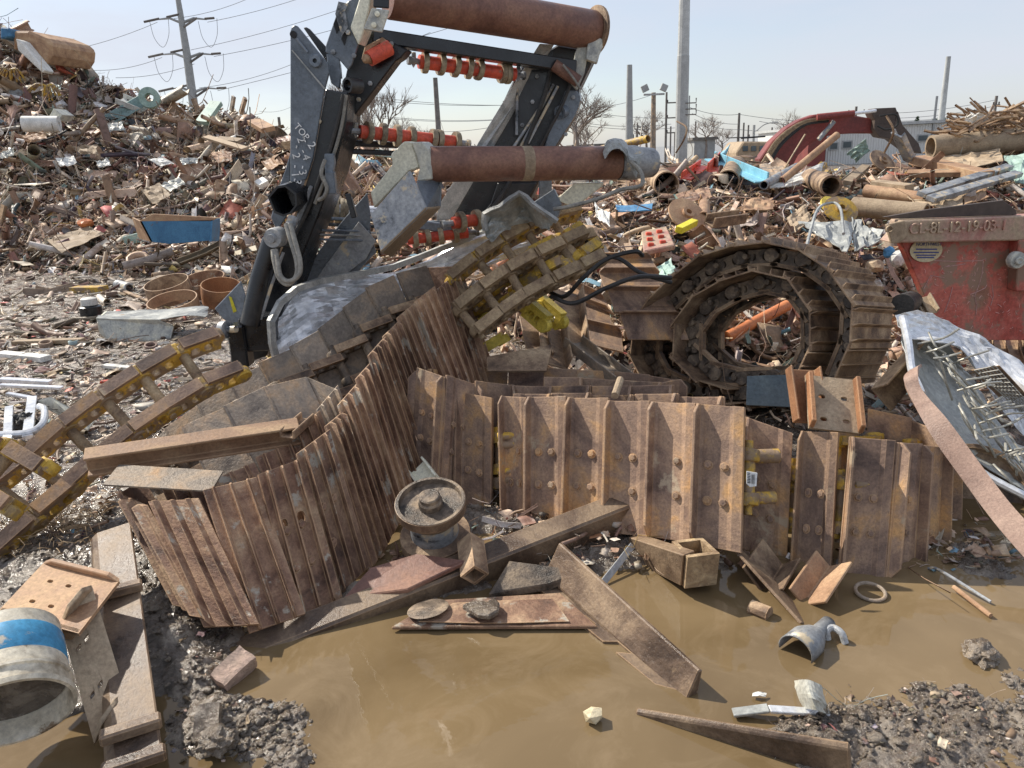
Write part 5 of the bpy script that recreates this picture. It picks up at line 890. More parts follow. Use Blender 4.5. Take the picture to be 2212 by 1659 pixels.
# oval label
lc = D(2001, 541, dd(2001)-.012); mb = MB(); ex_ = (D(2100, 541, dd(2100))-D(1900, 541, dd(1900))).normalized()
ov = [lc+ex_*(.115*cos(a))+Vector((0, 0, .075*sin(a))) for a in np.linspace(0, 2*pi, 40, endpoint=False)]; mb.prism(ov, (0, .006, 0)); mb.build('oval_label', 'stone', du, label='faded cream oval label with blue letters')
text_part('label_lettering', 'NORTHWEST', 'blueink', du, lc-ex_*.080+Vector((0, -.003, .030)), ex_, (0, 0, 1), .030, .0008)
for k, (w_, z) in enumerate(((.075, .008), (.09, -.012), (.07, -.030), (.06, -.045))): MB().prism([lc+ex_*sx*w_+Vector((0, -.003, z+sz)) for sx, sz in ((-1, -.004), (1, -.004), (1, .004), (-1, .004))], (0, .002, 0)).build('label_line', 'blueink', du)
rg = random.Random(5)
mb = MB()
for pth in ([(2018, 563), (2060, 565), (2120, 563), (2130, 558), (2128, 563)], [(2124, 563), (2122, 590), (2115, 615), (2105, 640), (2110, 660), (2108, 680)], [(2132, 615), (2128, 622), (2112, 630), (2096, 636)], [(2040, 577), (2060, 574), (2085, 570)], [(1995, 625), (2010, 595), (2040, 600)], [(2058, 620), (2050, 650), (2040, 675)], [(2140, 660), (2146, 640), (2143, 615)]):
    mb.tube([D(u, v, dd(u)-.003) for u, v in pth], .0028, 4)
mb.build('paint_scratches', 'bead', du)['kind'] = 'stuff'
mb = MB()
for _ in range(150):
    u, v = rg.uniform(1985, 2300), rg.uniform(535, 715)
    if u < 1955+(v-520)*.4+8: continue
    a = rg.uniform(0, 3.14); L_ = rg.uniform(2, 11); w_ = rg.uniform(-3, 3); mb.tube([D(u, v, dd(u)-.002), D(u+L_*.5*cos(a)+w_, v+L_*.5*sin(a), dd(u)-.002), D(u+L_*cos(a), v+L_*sin(a), dd(u)-.002)], rg.uniform(.001, .002), 4)
mb.build('fine_scratches', 'bead', du)['kind'] = 'stuff'
# ------------------------------------------------------------ foreground pieces
def one(mb, name, m, label, cat, **k): return mb.build(name, m, None, label=label, cat=cat, **k)
# the long wet box beam
bm_ = thing('steel_beam', 'long wet box beam slanting out of the puddle under the front run', 'beam', G(900, 1300, 0))
p1, p2 = G(579, 1401, .0), G(1262, 1132, .15); p0 = p1-(p2-p1)*.12; q1 = p1.lerp(p2, .60)+Vector((.02, -.05, .0)); pE = p2; p2 = p2+(p2-p1)*.22
MB().sweep([(-.12, -.14), (0, -.14), (0, 0), (-.12, 0)], p0, p2, (.1, -.12, 1)).build('box_section', 'rustbeam', bm_, .010)
q0 = q1+Vector((-.02, .17, .055)); MB().pipe(q0, q1, .055, .040, 4).build('stub_tube', 'rustC', bm_)
# track roller
tr = thing('track_roller', 'muddy double flanged track roller lying on its side by the front run', 'track roller', D(942, 1190, 3.05)); c0 = D(938, 1170, 3.02); c0.z = max(c0.z, .02)
axr = Vector((-.02, -.30, .95)).normalized(); q = D(930, 1088, 2.88); KR = .84
MB().lathe(q, axr, [(a_*KR, b_*KR) for a_, b_ in [(.070, -.10), (.115, -.10), (.165, -.035), (.170, -.03), (.170, .022), (.155, .022), (.150, -.005), (.06, -.012), (.06, .02), (.052, .03), (.052, .05), (.045, .055), (0, .055)]], 44).build('upper_flange', 'grease', tr, smooth=True)
MB().lathe(q, axr, [(a_*KR, b_*KR) for a_, b_ in [(.166, -.037), (.1735, -.03), (.1735, .018), (.166, .021)]], 44).build('flange_rim', 'rustbeam', tr, smooth=True)
MB().lathe(q, axr, [(a_*KR, b_*KR) for a_, b_ in [(.118, -.035), (.118, -.14), (.122, -.20)]], 40).build('barrel', 'dirtgrey', tr, smooth=True)
MB().lathe(q, axr, [(a_*KR, b_*KR) for a_, b_ in [(.118, -.19), (.175, -.20), (.178, -.205), (.178, -.26), (.11, -.27), (0, -.27)]], 40).build('lower_flange', 'rustC', tr, smooth=True)
# loose single track pads
def shoe_loose(label, corners, th, m, hook=True, holes=4, chamf=True, fins=()):
    """corners: near-left, near-right, far-right, far-left 3D; a curved pad"""
    A, B, C_, E_ = [Vector(c) for c in corners]; xu = (B-A+C_-E_)/2; yu = (E_-A+C_-B)/2; n = xu.cross(yu).normalized(); n = n if n.z > 0 else -n; o = (A+B+C_+E_)/4
    X_, Y_ = xu.length, yu.length; xu.normalize(); yu.normalize(); root = thing('loose_track_shoe', label, 'track shoe', o+n*-.01, 'loose track shoes round the puddle')
    tf = lambda q_: o+xu*q_.x+yu*q_.z+n*q_.y
    mb = MB(); hx = [-.5*X_, -.30*X_, -.18*X_, -.06*X_, .06*X_, .2*X_, .5*X_]; hz = [-.5*Y_, -.30*Y_, -.12*Y_, .10*Y_, .28*Y_, .5*Y_]
    cell_plate(mb, hx, hz, {(1, 1): (.012, .008), (3, 1): (.012, .008), (1, 3): (.012, .008), (3, 3): (.012, .008)} if holes else {}, -th, 0, 12, tf); mb.build('pad', m, root)
    def ridge(z, h, w_, nm='grouser'):
        pr = [tf(Vector((-.5*X_, 0, z))), tf(Vector((-.5*X_+.04, h, z))), tf(Vector((.5*X_-.04, h, z))), tf(Vector((.5*X_, 0, z)))]; MB().prism(pr, yu*w_).build(nm, m, root, .003)
    for z, h, w_ in fins: ridge(z*Y_, h, w_)
    return root
s1 = [D(0, 1318, 2.16), D(165, 1370, 2.06), D(262, 1252, 2.30), D(92, 1216, 2.42)]
shoe_loose('orange brown track shoe with four slots lying tilted above the bucket', s1, .012, 'rustlite', fins=[(.46, .02, .02), (-.5, -.04, .02)])
s2 = [D(205, 1612, 1.86), D(272, 1500, 1.98), D(200, 1270, 2.25), D(128, 1340, 2.12)]
shoe_loose('tan dusty track shoe lying between the bucket and the long wet shoe', s2, .012, 'tan', fins=[(-.5, .05, .02), (.46, .05, .02)])
# long wet L shoe in the left foreground
ls = thing('long_track_shoe', 'long wet brown steel bar leaning down between the mud bank and the tan shoe', 'steel bar', G(330, 1640))
a0, a1 = D(240, 1140, 2.72), G(300, 1690, .03); MB().sweep([(-.07, 0), (.05, 0), (.075, -.015), (.095, -.07), (.08, -.07), (.055, -.02), (-.07, -.014)], a0, a1+Vector((0, 0, .05)), (-.1, -.1, 1)).build('channel', 'rustbeam', ls, .004)
for t in (.36, .90, 1.0): p = a0.lerp(a1+Vector((0, 0, .05)), t); MB().box(p+Vector((.0, 0, .02)), (.16, .045, .035), Matrix.Rotation(.45, 3, 'Z')).build('raised_rib', 'rustbeam', ls, .006)
# pad lying diagonally in the puddle
pd = thing('puddle_track_shoe', 'single notched track shoe lying diagonally half sunk in the puddle', 'track shoe', G(1330, 1390), 'loose track shoes round the puddle')
p1, p2 = D(1195, 1240, 2.72), G(1500, 1500, .0); MB().sweep([(-.04, .0), (.0, .135), (.02, .135), (.045, .0), (.02, -.03), (-.02, -.03)], p1, p2+Vector((0, 0, .0)), (.35, .1, 1), prof2=[(-.02, -.02), (-.002, .085), (.016, .085), (.03, -.02), (.02, -.04), (-.02, -.04)]).build('grouser', 'rustbeam', pd, .004)
w0, w1 = D(1152, 1262, 2.66), G(1415, 1478, .0); dv = (w1-w0).normalized(); nl = (p2-w1)
mb = MB(); segs = [(0, .38, 1), (.38, .46, .55), (.46, .62, 1), (.62, .72, .5), (.72, 1, 1)]
for a, b, f in segs:
    A, B = w0.lerp(w1, a), w0.lerp(w1, b); C_, E_ = p1.lerp(p2, b), p1.lerp(p2, a); mb.prism([E_.lerp(A, f), C_.lerp(B, f), C_, E_], (0, 0, -.012))
mb.build('pad', 'rustbeam', pd)
# yellow flecked plate and others under the tracks
one(MB().prism([G(845, 1354, .022), G(1290, 1352, .022), G(1210, 1280, .03), G(940, 1296, .03)], (0, 0, -.014)), 'steel_plate', 'rustA', 'rusty plate with worn yellow paint just above the water', 'steel plate', bev=.003)
crumple('yellow_paint_plate', 'second thin rusty sheet lying on the plate by the water', 'steel plate', [[G(905, 1342, .031), G(1050, 1346, .031), G(1230, 1342, .031)], [G(980, 1302, .036), G(1060, 1298, .036), G(1195, 1292, .036)]], 'rustA', .004, 2, .003, 10, 6)
one(MB().prism([G(1058+u, 1318+v, .045) for u, v in ((-60, 0), (-35, -10), (-5, -8), (10, -18), (22, -5), (20, 12), (0, 24), (-25, 20))], (0, .0, .025)), 'clod', 'claywet', 'flat black lump lying on the yellow flecked plate', 'clod', bev=.006)
one(MB().lathe(G(925, 1318, .035), (-.12, .12, .97), [(0, 0), (.07, .002), (.078, .006), (.07, .01), (0, .012)], 30), 'steel_disc', 'grease', 'thin grey disc slipped under the box beam', 'disc', smooth=True)
one(MB().prism([G(740, 1292, .04), G(880, 1272, .08), G(1010, 1210, .13), G(900, 1195, .13), G(800, 1225, .10)], (0, 0, -.02)), 'steel_plate', 'rustred', 'reddish flaking plate under the track roller', 'steel plate', bev=.004)
one(MB().prism([G(1055, 1282, .03), G(1185, 1262, .05), G(1270, 1232, .09), G(1100, 1210, .10)], (0, 0, -.03)), 'steel_plate', 'grease', 'greasy black plate behind the box beam', 'steel plate', bev=.004)
# square tube end
sq = thing('square_tube', 'mud caked square tube end poking out under the front run', 'square tube', G(1500, 1275))
a = D(1517, 1234, 2.56); xv = Vector((.125, .02, 0)); zv = Vector((.0, -.03, .150)); bv = D(1440, 1195, 2.95)-D(1520, 1235, 2.56)
c4 = [a-xv*.5-zv*.5, a+xv*.5-zv*.5, a+xv*.5+zv*.5, a-xv*.5+zv*.5]; c8 = [p+bv*.28+Vector((.0, .09, 0)) for p in c4]; tp4 = [c4[3], c4[2], c8[2], c8[3]]; cc = sum(tp4, Vector())/4; ti = [cc+(p-cc)*.72 for p in tp4]; tb = [p-zv*.5 for p in ti]
mb = MB(); mb.add(c4+c8+ti+tb, [(0, 1, 2, 3), (1, 5, 6, 2), (0, 4, 5, 1), (0, 3, 7, 4), (4, 7, 6, 5), (3, 2, 9, 8), (2, 6, 10, 9), (6, 7, 11, 10), (7, 3, 8, 11), (8, 9, 13, 12), (9, 10, 14, 13), (10, 11, 15, 14), (11, 8, 12, 15), (12, 13, 14, 15)]); mb.build('tube_end', 'mudcrust', sq)
MB().prism([c4[0]+Vector((-.012, .02, 0)), c4[3]+Vector((-.012, .02, 0)), c4[3]+bv+Vector((-.10, 0, .02)), c4[0]+bv+Vector((-.10, 0, .05))], (.05, .03, 0)).build('side_wall', 'rustbeam', sq, .003)
''' [(-.0675, -.075), (.0675, -.075), (.0675, .075), (-.0675, .075)]; i_ = [(x*.8, y*.8) for x, y in o_]
t = (a-b).normalized(); sd = t.cross(Vector(up_)).normalized(); uu = sd.cross(t); mb = MB(); mb.add([a+sd*x+uu*y for x, y in o_]+[a+sd*x+uu*y for x, y in i_]+[a-t*.15+sd*x+uu*y for x, y in i_], [(i, (i+1) % 4, 4+(i+1) % 4, 4+i) for i in range(4)]+[(4+i, 4+(i+1) % 4, 8+(i+1) % 4, 8+i) for i in range(4)]+'''
# things under / in the puddle on the right
one(MB().sweep(PROF['F'](.10, .012, 0), D(1600, 1190, 2.72), G(1745, 1350, -.02), (.6, -.4, .5)), 'flat_bar', 'rustbeam', 'flat bar dipping into the puddle above the torn muffler', 'flat bar', bev=.003)
one(MB().sweep(PROF['L'](.09, .12, .012), D(1792, 1228, 2.66), G(1735, 1312, -.03), (.5, -.6, .6)), 'angle_iron', 'rustlite', 'rusty channel standing in the water below the curled track', 'angle iron', bev=.003)
one(MB().sweep(PROF['L'](.14, .10, .012), D(1690, 1225, 2.75), G(1650, 1290, -.03), (.5, -.6, .6)), 'angle_iron', 'rustC', 'short dark angle iron in the shadow beside the flat bar', 'angle iron', bev=.003)
one(MB().sweep(PROF['F'](.028, .006, 0), D(1367, 1178, 2.85), G(1290, 1275, .0), (0, -1, .3)), 'flat_bar', 'dirtgrey', 'thin strap propped between the notched shoe and the front run', 'strap', bev=.001)
m_ = thing('muffler_shell', 'torn silver muffler shell lying in the puddle', 'muffler', G(1745, 1395))
a, b = G(1718, 1408, .02), G(1790, 1345, .03); ax = (b-a).normalized(); sd = ax.cross(Vector((0, 0, 1))).normalized(); L_ = (b-a).length; mb = MB(); prof = [(0, .062), (.35, .060), (.52, .045), (.66, .026), (1, .026)]; nn = 14
vs = [a+ax*(L_*t)+sd*(r*cos(th))+Vector((0, 0, r*sin(th)*.9)) for t, r in prof for th in np.linspace(-.25, pi+.25, nn)]; mb.add(vs, [(i*nn+j, i*nn+j+1, (i+1)*nn+j+1, (i+1)*nn+j) for i in range(4) for j in range(nn-1)]); o = mb.build('shell', 'dirtgrey', m_, smooth=True); o.modifiers.new('s', 'SOLIDIFY').thickness = .004
one(MB().tube(cat_rom([G(1788, 1381, .0), G(1786, 1362, .03), G(1800, 1356, .035), G(1818, 1368, .03), G(1826, 1390, .0)], 6), .012, 10), 'steel_hook', 'dirtgrey', 'small silver hook beside the torn muffler', 'hook', smooth=True)
mb = MB(); c = G(1880, 1278, .012); mb.tube([c+Vector((.052*cos(a), .052*sin(a), .006*sin(a))) for a in np.linspace(0, 2*pi, 29)], .007, 8); one(mb, 'metal_ring', 'rustAi', 'thin metal ring floating below the curled track', 'ring', smooth=True)
one(MB().tube([G(1622, 1312, .01), G(1662, 1328, .01)], .03, 10), 'pipe_piece', 'rustC', 'short half sunk pipe left of the torn muffler', 'pipe', smooth=True)
rc = [[G(1715, 1470, .02), G(1745, 1468, .10), G(1775, 1480, .07)], [G(1722, 1500, .03), G(1752, 1500, .12), G(1785, 1515, .06)], [G(1735, 1530, .01), G(1765, 1535, .08), G(1795, 1545, .01)]]
crumple('bent_bracket', 'bent cream and black sheet bracket standing in the puddle', 'bracket', rc, 'creamgrey', .01, 5, .005, 10, 8)
one(MB().sweep(PROF['F'](.035, .01, 0), G(1583, 1540, .012), G(1660, 1530, .03)), 'metal_strip', 'greysheet', 'blue grey metal strip lying beside the bent bracket', 'metal strip', bev=.002)
one(MB().sweep(PROF['F'](.03, .01, 0), G(1662, 1532, .03), G(1790, 1540, .012)), 'metal_strip', 'silver', 'bright metal strip running under the bent bracket', 'metal strip', bev=.002)
one(MB().sweep([(-.02, 0), (.03, 0), (.03, .075), (.015, .085), (-.02, .01)], G(1385, 1572, -.07), G(1840, 1672, .0), (0, 0, 1), prof2=[(-.02, 0), (.03, 0), (.03, .10), (.015, .115), (-.02, .01)]), 'steel_bar', 'rustbeam', 'brown steel bar cutting across the bottom of the puddle', 'steel bar', bev=.004)
def rock(name, label, cat, c, s_, m, seed=0, n=2):
    from mathutils import noise
    bm = bmesh.new(); bmesh.ops.create_icosphere(bm, subdivisions=n+(n > 2), radius=1); rg = random.Random(seed); fx = [(rg.uniform(.85, 1.12) if n < 3 else 1+.34*noise.fractal(v.co*2.2+Vector((seed, 0, 0)), 1, 2, 5)) for v in bm.verts]
    for v, f in zip(bm.verts, fx): v.co = Vector((v.co.x*s_[0], v.co.y*s_[1], v.co.z*s_[2]))*f
    me = bpy.data.meshes.new(name); bm.to_mesh(me); bm.free(); me.materials.append(M[m]); o = bpy.data.objects.new(name, me); COL.objects.link(o); o.location = c; o.rotation_euler = (0, 0, rg.uniform(0, 3)); ROOTS[o.name] = Vector(c); tag(o, label, cat); return o
def rough_box(name, label, cat, c, size, R, m, seed=0):
    bm = bmesh.new(); bmesh.ops.create_cube(bm, size=1); bmesh.ops.subdivide_edges(bm, edges=bm.edges[:], cuts=5, use_grid_fill=True); rg = random.Random(seed); from mathutils import noise
    for v in bm.verts:
        q = Vector((v.co.x*size[0], v.co.y*size[1], v.co.z*size[2])); q *= 1-.10*max(0, (abs(v.co.x)+abs(v.co.y)+abs(v.co.z)-1.1)); v.co = q+noise.noise_vector(q*28+Vector((seed, 0, 0)))*.006
    me = bpy.data.meshes.new(name); bm.to_mesh(me); bm.free(); me.materials.append(M[m]); me.polygons.foreach_set('use_smooth', [True]*len(me.polygons)); me.set_sharp_from_angle(angle=radians(40))
    o = bpy.data.objects.new(name, me); COL.objects.link(o); o.location = c; o.rotation_euler = R.to_euler(); ROOTS[o.name] = Vector(c); tag(o, label, cat); return o
rock('pale_stone', 'pale yellow stone sitting in the middle of the puddle', 'stone', G(1282, 1545, .02), (.035, .03, .028), 'stone', 4, 1)
rough_box('brick', 'muddy brick at the water edge below the leaning track', 'brick', G(505, 1448, .03), (.075, .13, .065), Matrix.Rotation(-.6, 3, 'Z') @ Matrix.Rotation(.25, 3, 'X') @ Matrix.Rotation(.35, 3, 'Y'), 'brick', 1)
rough_box('brick', 'mud coated brick sunk in the grey clay bank', 'brick', G(450, 1565, .05), (.07, .11, .05), Matrix.Rotation(.2, 3, 'Z') @ Matrix.Rotation(.5, 3, 'X'), 'claywet', 5)
rock('clay_lump', 'round wet clay lump beside the sunken brick', 'clay lump', G(472, 1600, .05), (.05, .05, .035), 'claywet', 8, 3)
rock('clay_lump', 'small round clod rising from the puddle near the right edge', 'clay lump', G(2118, 1412, .01), (.06, .05, .04), 'claywet', 9, 3)
rock('clay_lump', 'grey clay lump against the left end of the leaning track', 'clay lump', G(355, 1310, .08), (.075, .07, .05), 'claywet', 10, 3)
for i, (u, v, w_, lab) in enumerate(((1640, 1500, 0, 'white paper scrap floating left of the bent bracket'), (1390+25, 1410, 1, 'tan leaf floating right of the notched shoe'), (1455+0, 1432, 2, 'pale shell shaped flake floating in the shadow edge'))):
    crumple('floating_scrap', lab, 'scrap', [[G(u-14, v-4, .012), G(u, v-6, .018), G(u+16, v-3, .012)], [G(u-15, v+4, .012), G(u, v+3, .016), G(u+14, v+5, .01)]], 'white' if i != 1 else 'rustlite', .004, i, .002, 6, 4)
# long stick and reed pieces on the right
one(MB().tube([G(2060, 1268, .02), G(2140, 1330, .01)], .009, 8), 'wooden_stick', 'rustlite', 'orange brown stick floating near the right edge', 'stick')
one(MB().tube(cat_rom([G(2005, 1228, .03), G(2030, 1232, .04), G(2140, 1300, .01)], 5), .006, 8), 'metal_rod', 'dirtgrey', 'bent thin rod lying in the water near the right edge', 'rod')
one(MB().sweep(PROF['U'](.16, .05, .01), D(2035, 1185, 3.0), D(2160, 1195, 2.95)), 'steel_channel', 'rustbeam', 'dark channel half hidden right of the curled track', 'channel', bev=.003)
# bucket at bottom left
bk = thing('plastic_bucket', 'dirty white plastic bucket lying on its side with a torn blue print', 'bucket', G(40, 1560)); mo = D(28, 1542, 1.80); ba = (Vector((-.35, .62, .34))).normalized(); 
MB().lathe(mo, ba, [(.148, 0), (.158, 0), (.160, .015), (.150, .018), (.150, .055), (.156, .058), (.156, .066), (.148, .07), (.143, .19), (.138, .255), (0, .255), (0, .25), (.132, .25), (.138, .18), (.144, .02), (.148, 0)], 48).build('shell', 'bucketw', bk, smooth=True)
MB().lathe(mo, ba, [(.1450, .115), (.1470, .12), (.1440, .205), (.142, .21)], 48).build('printed_band', 'bucketb', bk, smooth=True)
MB().lathe(mo, ba, [(0, .10), (.08, .085), (.138, .07), (.139, .12)], 30).build('dried_mud', 'mudwet', bk, smooth=True)
c_l = mo+ba*.225; vx = ba.cross(Vector((0, 0, 1))).normalized(); text_part('printed_text', 'PAIL', 'bucketb', bk, c_l, vx, (0, 0, 1), .0001, .0001) if False else None
# curved brown strap on the right
def ribbon(name, label, cat, ctl, wv, th, m, n=10, **k):
    pts = cat_rom(ctl, n); wv = [Vector(w) for w in cat_rom(wv, n)]; mb = MB(); vs = []
    for i, p in enumerate(pts):
        t = (pts[min(i+1, len(pts)-1)]-pts[max(i-1, 0)]).normalized(); w = wv[i]; nn_ = t.cross(w).normalized()*th; vs += [p-w/2, p+w/2, p+w/2+nn_, p-w/2+nn_]
    mb.add(vs, [(i*4+j, i*4+(j+1) % 4, (i+1)*4+(j+1) % 4, (i+1)*4+j) for i in range(len(pts)-1) for j in range(4)]+[(0, 1, 2, 3), tuple(len(vs)-4+j for j in range(4))]); return one(mb, name, m, label, cat, **k)
sc_ = [(1965, 805, 3.5), (1952, 822, 3.38), (1958, 850, 3.3), (2010, 945, 3.1), (2075, 1040, 2.9), (2150, 1140, 2.7), (2240, 1245, 2.5)]
sw = [(1995, 790, 3.55), (1988, 800, 3.38), (1992, 842, 3.3), (2052, 905, 3.1), (2125, 1005, 2.9), (2200, 1100, 2.7), (2300, 1200, 2.5)]
ribbon('steel_strap', 'wide brown curved steel strap leaning down across the right edge', 'steel strap', [(D(*a)+D(*b))/2 for a, b in zip(sc_, sw)], [(D(*b)-D(*a))*.84 for a, b in zip(sc_, sw)], .012, 'strap', smooth=True)
# grey wreckage with wire rack
wr = thing('appliance_wreck', 'crushed silver sheet metal appliance full of bent wire racks at the right edge', 'appliance wreck', D(2100, 1000, 3.4))
crumple('door_panel', None, None, [[D(1935, 680, 3.9), D(1990, 672, 4.0), D(2060, 700, 4.0), D(2140, 740, 3.9), D(2230, 800, 3.8)], [D(1962, 730, 3.8), D(2040, 720, 3.95), D(2090, 750, 3.9), D(2150, 790, 3.8), D(2235, 850, 3.6)], [D(2060, 740, 3.78), D(2090, 765, 3.8), D(2130, 830, 3.7), D(2180, 900, 3.6), D(2240, 980, 3.5)]], 'silver', .03, 7, .004, 26, 14, wr)
crumple('inner_tray', None, None, [[D(1940, 690, 3.85), D(1955, 760, 3.75), D(1985, 850, 3.6), D(2060, 960, 3.4), D(2230, 1075, 3.2)], [D(1975, 700, 4.05), D(2010, 780, 4.0), D(2060, 870, 3.8), D(2130, 950, 3.6), D(2240, 1020, 3.4)], [D(2040, 735, 3.95), D(2090, 800, 4.0), D(2140, 880, 3.85), D(2190, 950, 3.7), D(2250, 990, 3.6)]], 'greysheet', .03, 9, .004, 26, 14, wr)
MB().tube(cat_rom([D(1985, 860, 3.5), D(2040, 950, 3.35), D(2120, 1020, 3.25), D(2230, 1080, 3.1)], 8), .018, 8).build('frame_edge', 'silver', wr, smooth=True)
MB().tube(cat_rom([D(1950, 685, 3.82), D(1962, 740, 3.7), D(1970, 800, 3.62), D(1990, 850, 3.5)], 8), .02, 8).build('frame_edge', 'silver', wr, smooth=True)
rg = random.Random(12)
for k in range(46):
    t = rg.random(); u0, v0 = 1985+190*t+rg.uniform(-15, 40), 705+290*t+rg.uniform(-10, 45); d0 = 3.72-.5*t; a = rg.choice((.85, .9, -.35, -.2, 1.1)); L_ = rg.uniform(40, 120)
    pts = [D(u0, v0, d0), D(u0+L_*.5*cos(a)+rg.uniform(-12, 12), v0+L_*.5*sin(a)+rg.uniform(-10, 10), d0-rg.uniform(.02, .1)), D(min(2260, u0+L_*cos(a)), v0+L_*sin(a), d0-.05)]
    MB().tube(cat_rom(pts, 5), .0055, 6).build('rack_wire', 'wire', wr, smooth=True)
mb = MB()   # expanded mesh grille
for i in range(15):
    a0_, b0_ = D(2105+i*8, 800+i*7, 3.62), D(2150+i*8, 790+i*9, 3.55); mb.tube([a0_, b0_], .003, 4); 
for j in range(7):
    mb.tube([D(2105+j*7.5, 800-j*1.5, 3.61), D(2217+j*7.5, 898+j*3, 3.61)], .003, 4)
mb.build('mesh_grille', 'hose', wr)['kind'] = 'stuff'
MB().prism([D(2100, 800, 3.68), D(2160, 790, 3.62), D(2290, 930, 3.62), D(2230, 930, 3.68)], (0, .01, 0)).build('grille_backing', 'rustC', wr)
# smaller things round the coils
one(MB().sweep(PROF['U'](.14, .06, .01), D(1728, 800, 3.25), D(1745, 915, 3.1), (.1, -1, .2)), 'loose_track_shoe', 'rustBo', 'upright loose shoe standing on the right end of the front run', 'track shoe', bev=.003)
sl_ = [D(1742, 808, 3.2), D(1845, 822, 3.15), D(1862, 935, 2.98), D(1745, 925, 3.0)]
sh_ = thing('loose_track_shoe', 'pale dusty track shoe with four holes leaning on the curled track', 'track shoe', sl_[3], 'loose track shoes round the puddle')
o = (sl_[0]+sl_[1]+sl_[2]+sl_[3])/4; xu = (sl_[1]-sl_[0]+sl_[2]-sl_[3])/2; yu = (sl_[0]-sl_[3]+sl_[1]-sl_[2])/2; X_, Y_ = xu.length, yu.length; xu.normalize(); yu.normalize(); n_ = xu.cross(yu).normalized(); n_ = -n_ if n_.y > 0 else n_
tf = lambda q_: o+xu*q_.x+yu*q_.z+n_*q_.y
mb = MB(); cell_plate(mb, [-.5*X_, -.32*X_, -.08*X_, .12*X_, .36*X_, .5*X_], [-.5*Y_, -.42*Y_, -.2*Y_, .02*Y_, .2*Y_, .5*Y_], {(1, 1): (.014, .010), (3, 1): (.014, .010), (1, 3): (.014, .010), (3, 3): (.014, .010)}, -.012, 0, 12, tf); mb.build('pad', 'tan', sh_)
for x, w_ in ((-.5, .02), (.44, .02)): MB().prism([tf(Vector((x*X_, 0, -.5*Y_))), tf(Vector((x*X_, .05, -.46*Y_))), tf(Vector((x*X_, .05, .46*Y_))), tf(Vector((x*X_, 0, .5*Y_)))], xu*w_).build('grouser', 'rustBo', sh_, .003)
one(plate([D(1614, 812, 3.75), D(1725, 808, 3.75), D(1722, 880, 3.65), D(1612, 875, 3.65)], .006), 'glass_panel', 'glass', 'dark glass oven panel behind the upright loose shoe', 'glass panel', bev=.002)
one(MB().tube([D(1328, 855, 3.3), D(1340, 820, 3.45)], .018, 10), 'pipe_piece', 'tan', 'short tan rod sticking up out of the oval coil', 'rod')
bb = thing('i_beam', 'orange brown steel beam lying across the inside of the leaning track', 'beam', D(430, 980, 3.1))
MB().sweep(PROF['I'](.085, .095, .012), D(192, 1020, 2.95), D(648, 950, 3.25), (.1, -.25, 1)).build('section', 'rustlite', bb, .003)
one(MB().sweep(PROF['F'](.14, .008, 0), D(240, 1026, 2.85), D(470, 1040, 2.85), (0, -.2, 1)), 'flat_sheet', 'rustAi', 'thin grey strip lying in front of the beam inside the leaning track', 'strip', bev=.001)
one(MB().sweep(PROF['U'](.07, .04, .010), D(620, 948, 3.15), D(665, 908, 3.35), (0, -.4, 1)), 'steel_channel', 'rustC', 'short channel leaning at the right end of the orange brown beam', 'channel', bev=.003)
one(MB().sweep(PROF['U'](.15, .06, .012), D(1235, 745, 4.6), D(1345, 830, 4.2), (.3, -.3, 1)), 'steel_channel', 'rustAi', 'brown channel slanting down left of the round coil', 'channel', bev=.003)
one(plate([D(1050, 770, 4.2), D(1195, 742, 4.3), D(1180, 800, 4.1), D(1052, 800, 4.1)], .02), 'loose_track_shoe', 'rustC', 'dark trapezoid plate between the leaning track and the oval coil', 'steel plate', bev=.004)
for i, (a, b, w_) in enumerate(((D(1210, 700, 4.9), D(1225, 800, 4.4), .16), (D(1165, 690, 5.0), D(1190, 790, 4.5), .14), (D(1250, 640, 5.2), D(1262, 760, 4.7), .18))):
    one(MB().sweep(PROF['L'](w_, .10, .012), a, b, (.2, -1, .2)), 'angle_iron', 'rustC', ['dark angle iron right of the yellow chain in the gap', 'dark angle iron standing behind the trapezoid plate', 'tall dark angle iron left of the shaded track'][i], 'angle iron', bev=.003)
one(MB().tube([D(1570, 728, 5.6), D(1700, 660, 6.0)], .045, 16), 'orange_pipe', 'orange', 'orange pipe seen through the middle of the round coil', 'pipe', smooth=True)

# paper label on the yellow link at the end of the front run
lb = D(1622, 1045, 2.72); pb = thing('paper_label', 'white paper label with a barcode on the yellow link beside the orange plate', 'label', lb); MB().prism([D(1613, 1018, 2.70), D(1636, 1022, 2.70), D(1634, 1050, 2.68), D(1620, 1052, 2.68), D(1613, 1045, 2.68)], (0, .003, 0)).build('paper', 'chalk', pb)
for k in range(7): MB().prism([D(1614.5, 1021+k*3.4, 2.697-.0025*k), D(1621, 1022+k*3.4, 2.697-.0025*k), D(1621, 1023.4+k*3.4, 2.697-.0025*k), D(1614.5, 1022.4+k*3.4, 2.697-.0025*k)], (0, .001, 0)).build('printed_bar', 'ink', pb)
for k, (a, b) in enumerate(((1624, 1030), (1628, 1034))): MB().prism([D(a, 1025, 2.695), D(a+1.6, 1025, 2.695), D(a+1.6, 1045, 2.678), D(a, 1045, 2.678)], (0, .001, 0)).build('printed_bar', 'ink', pb)

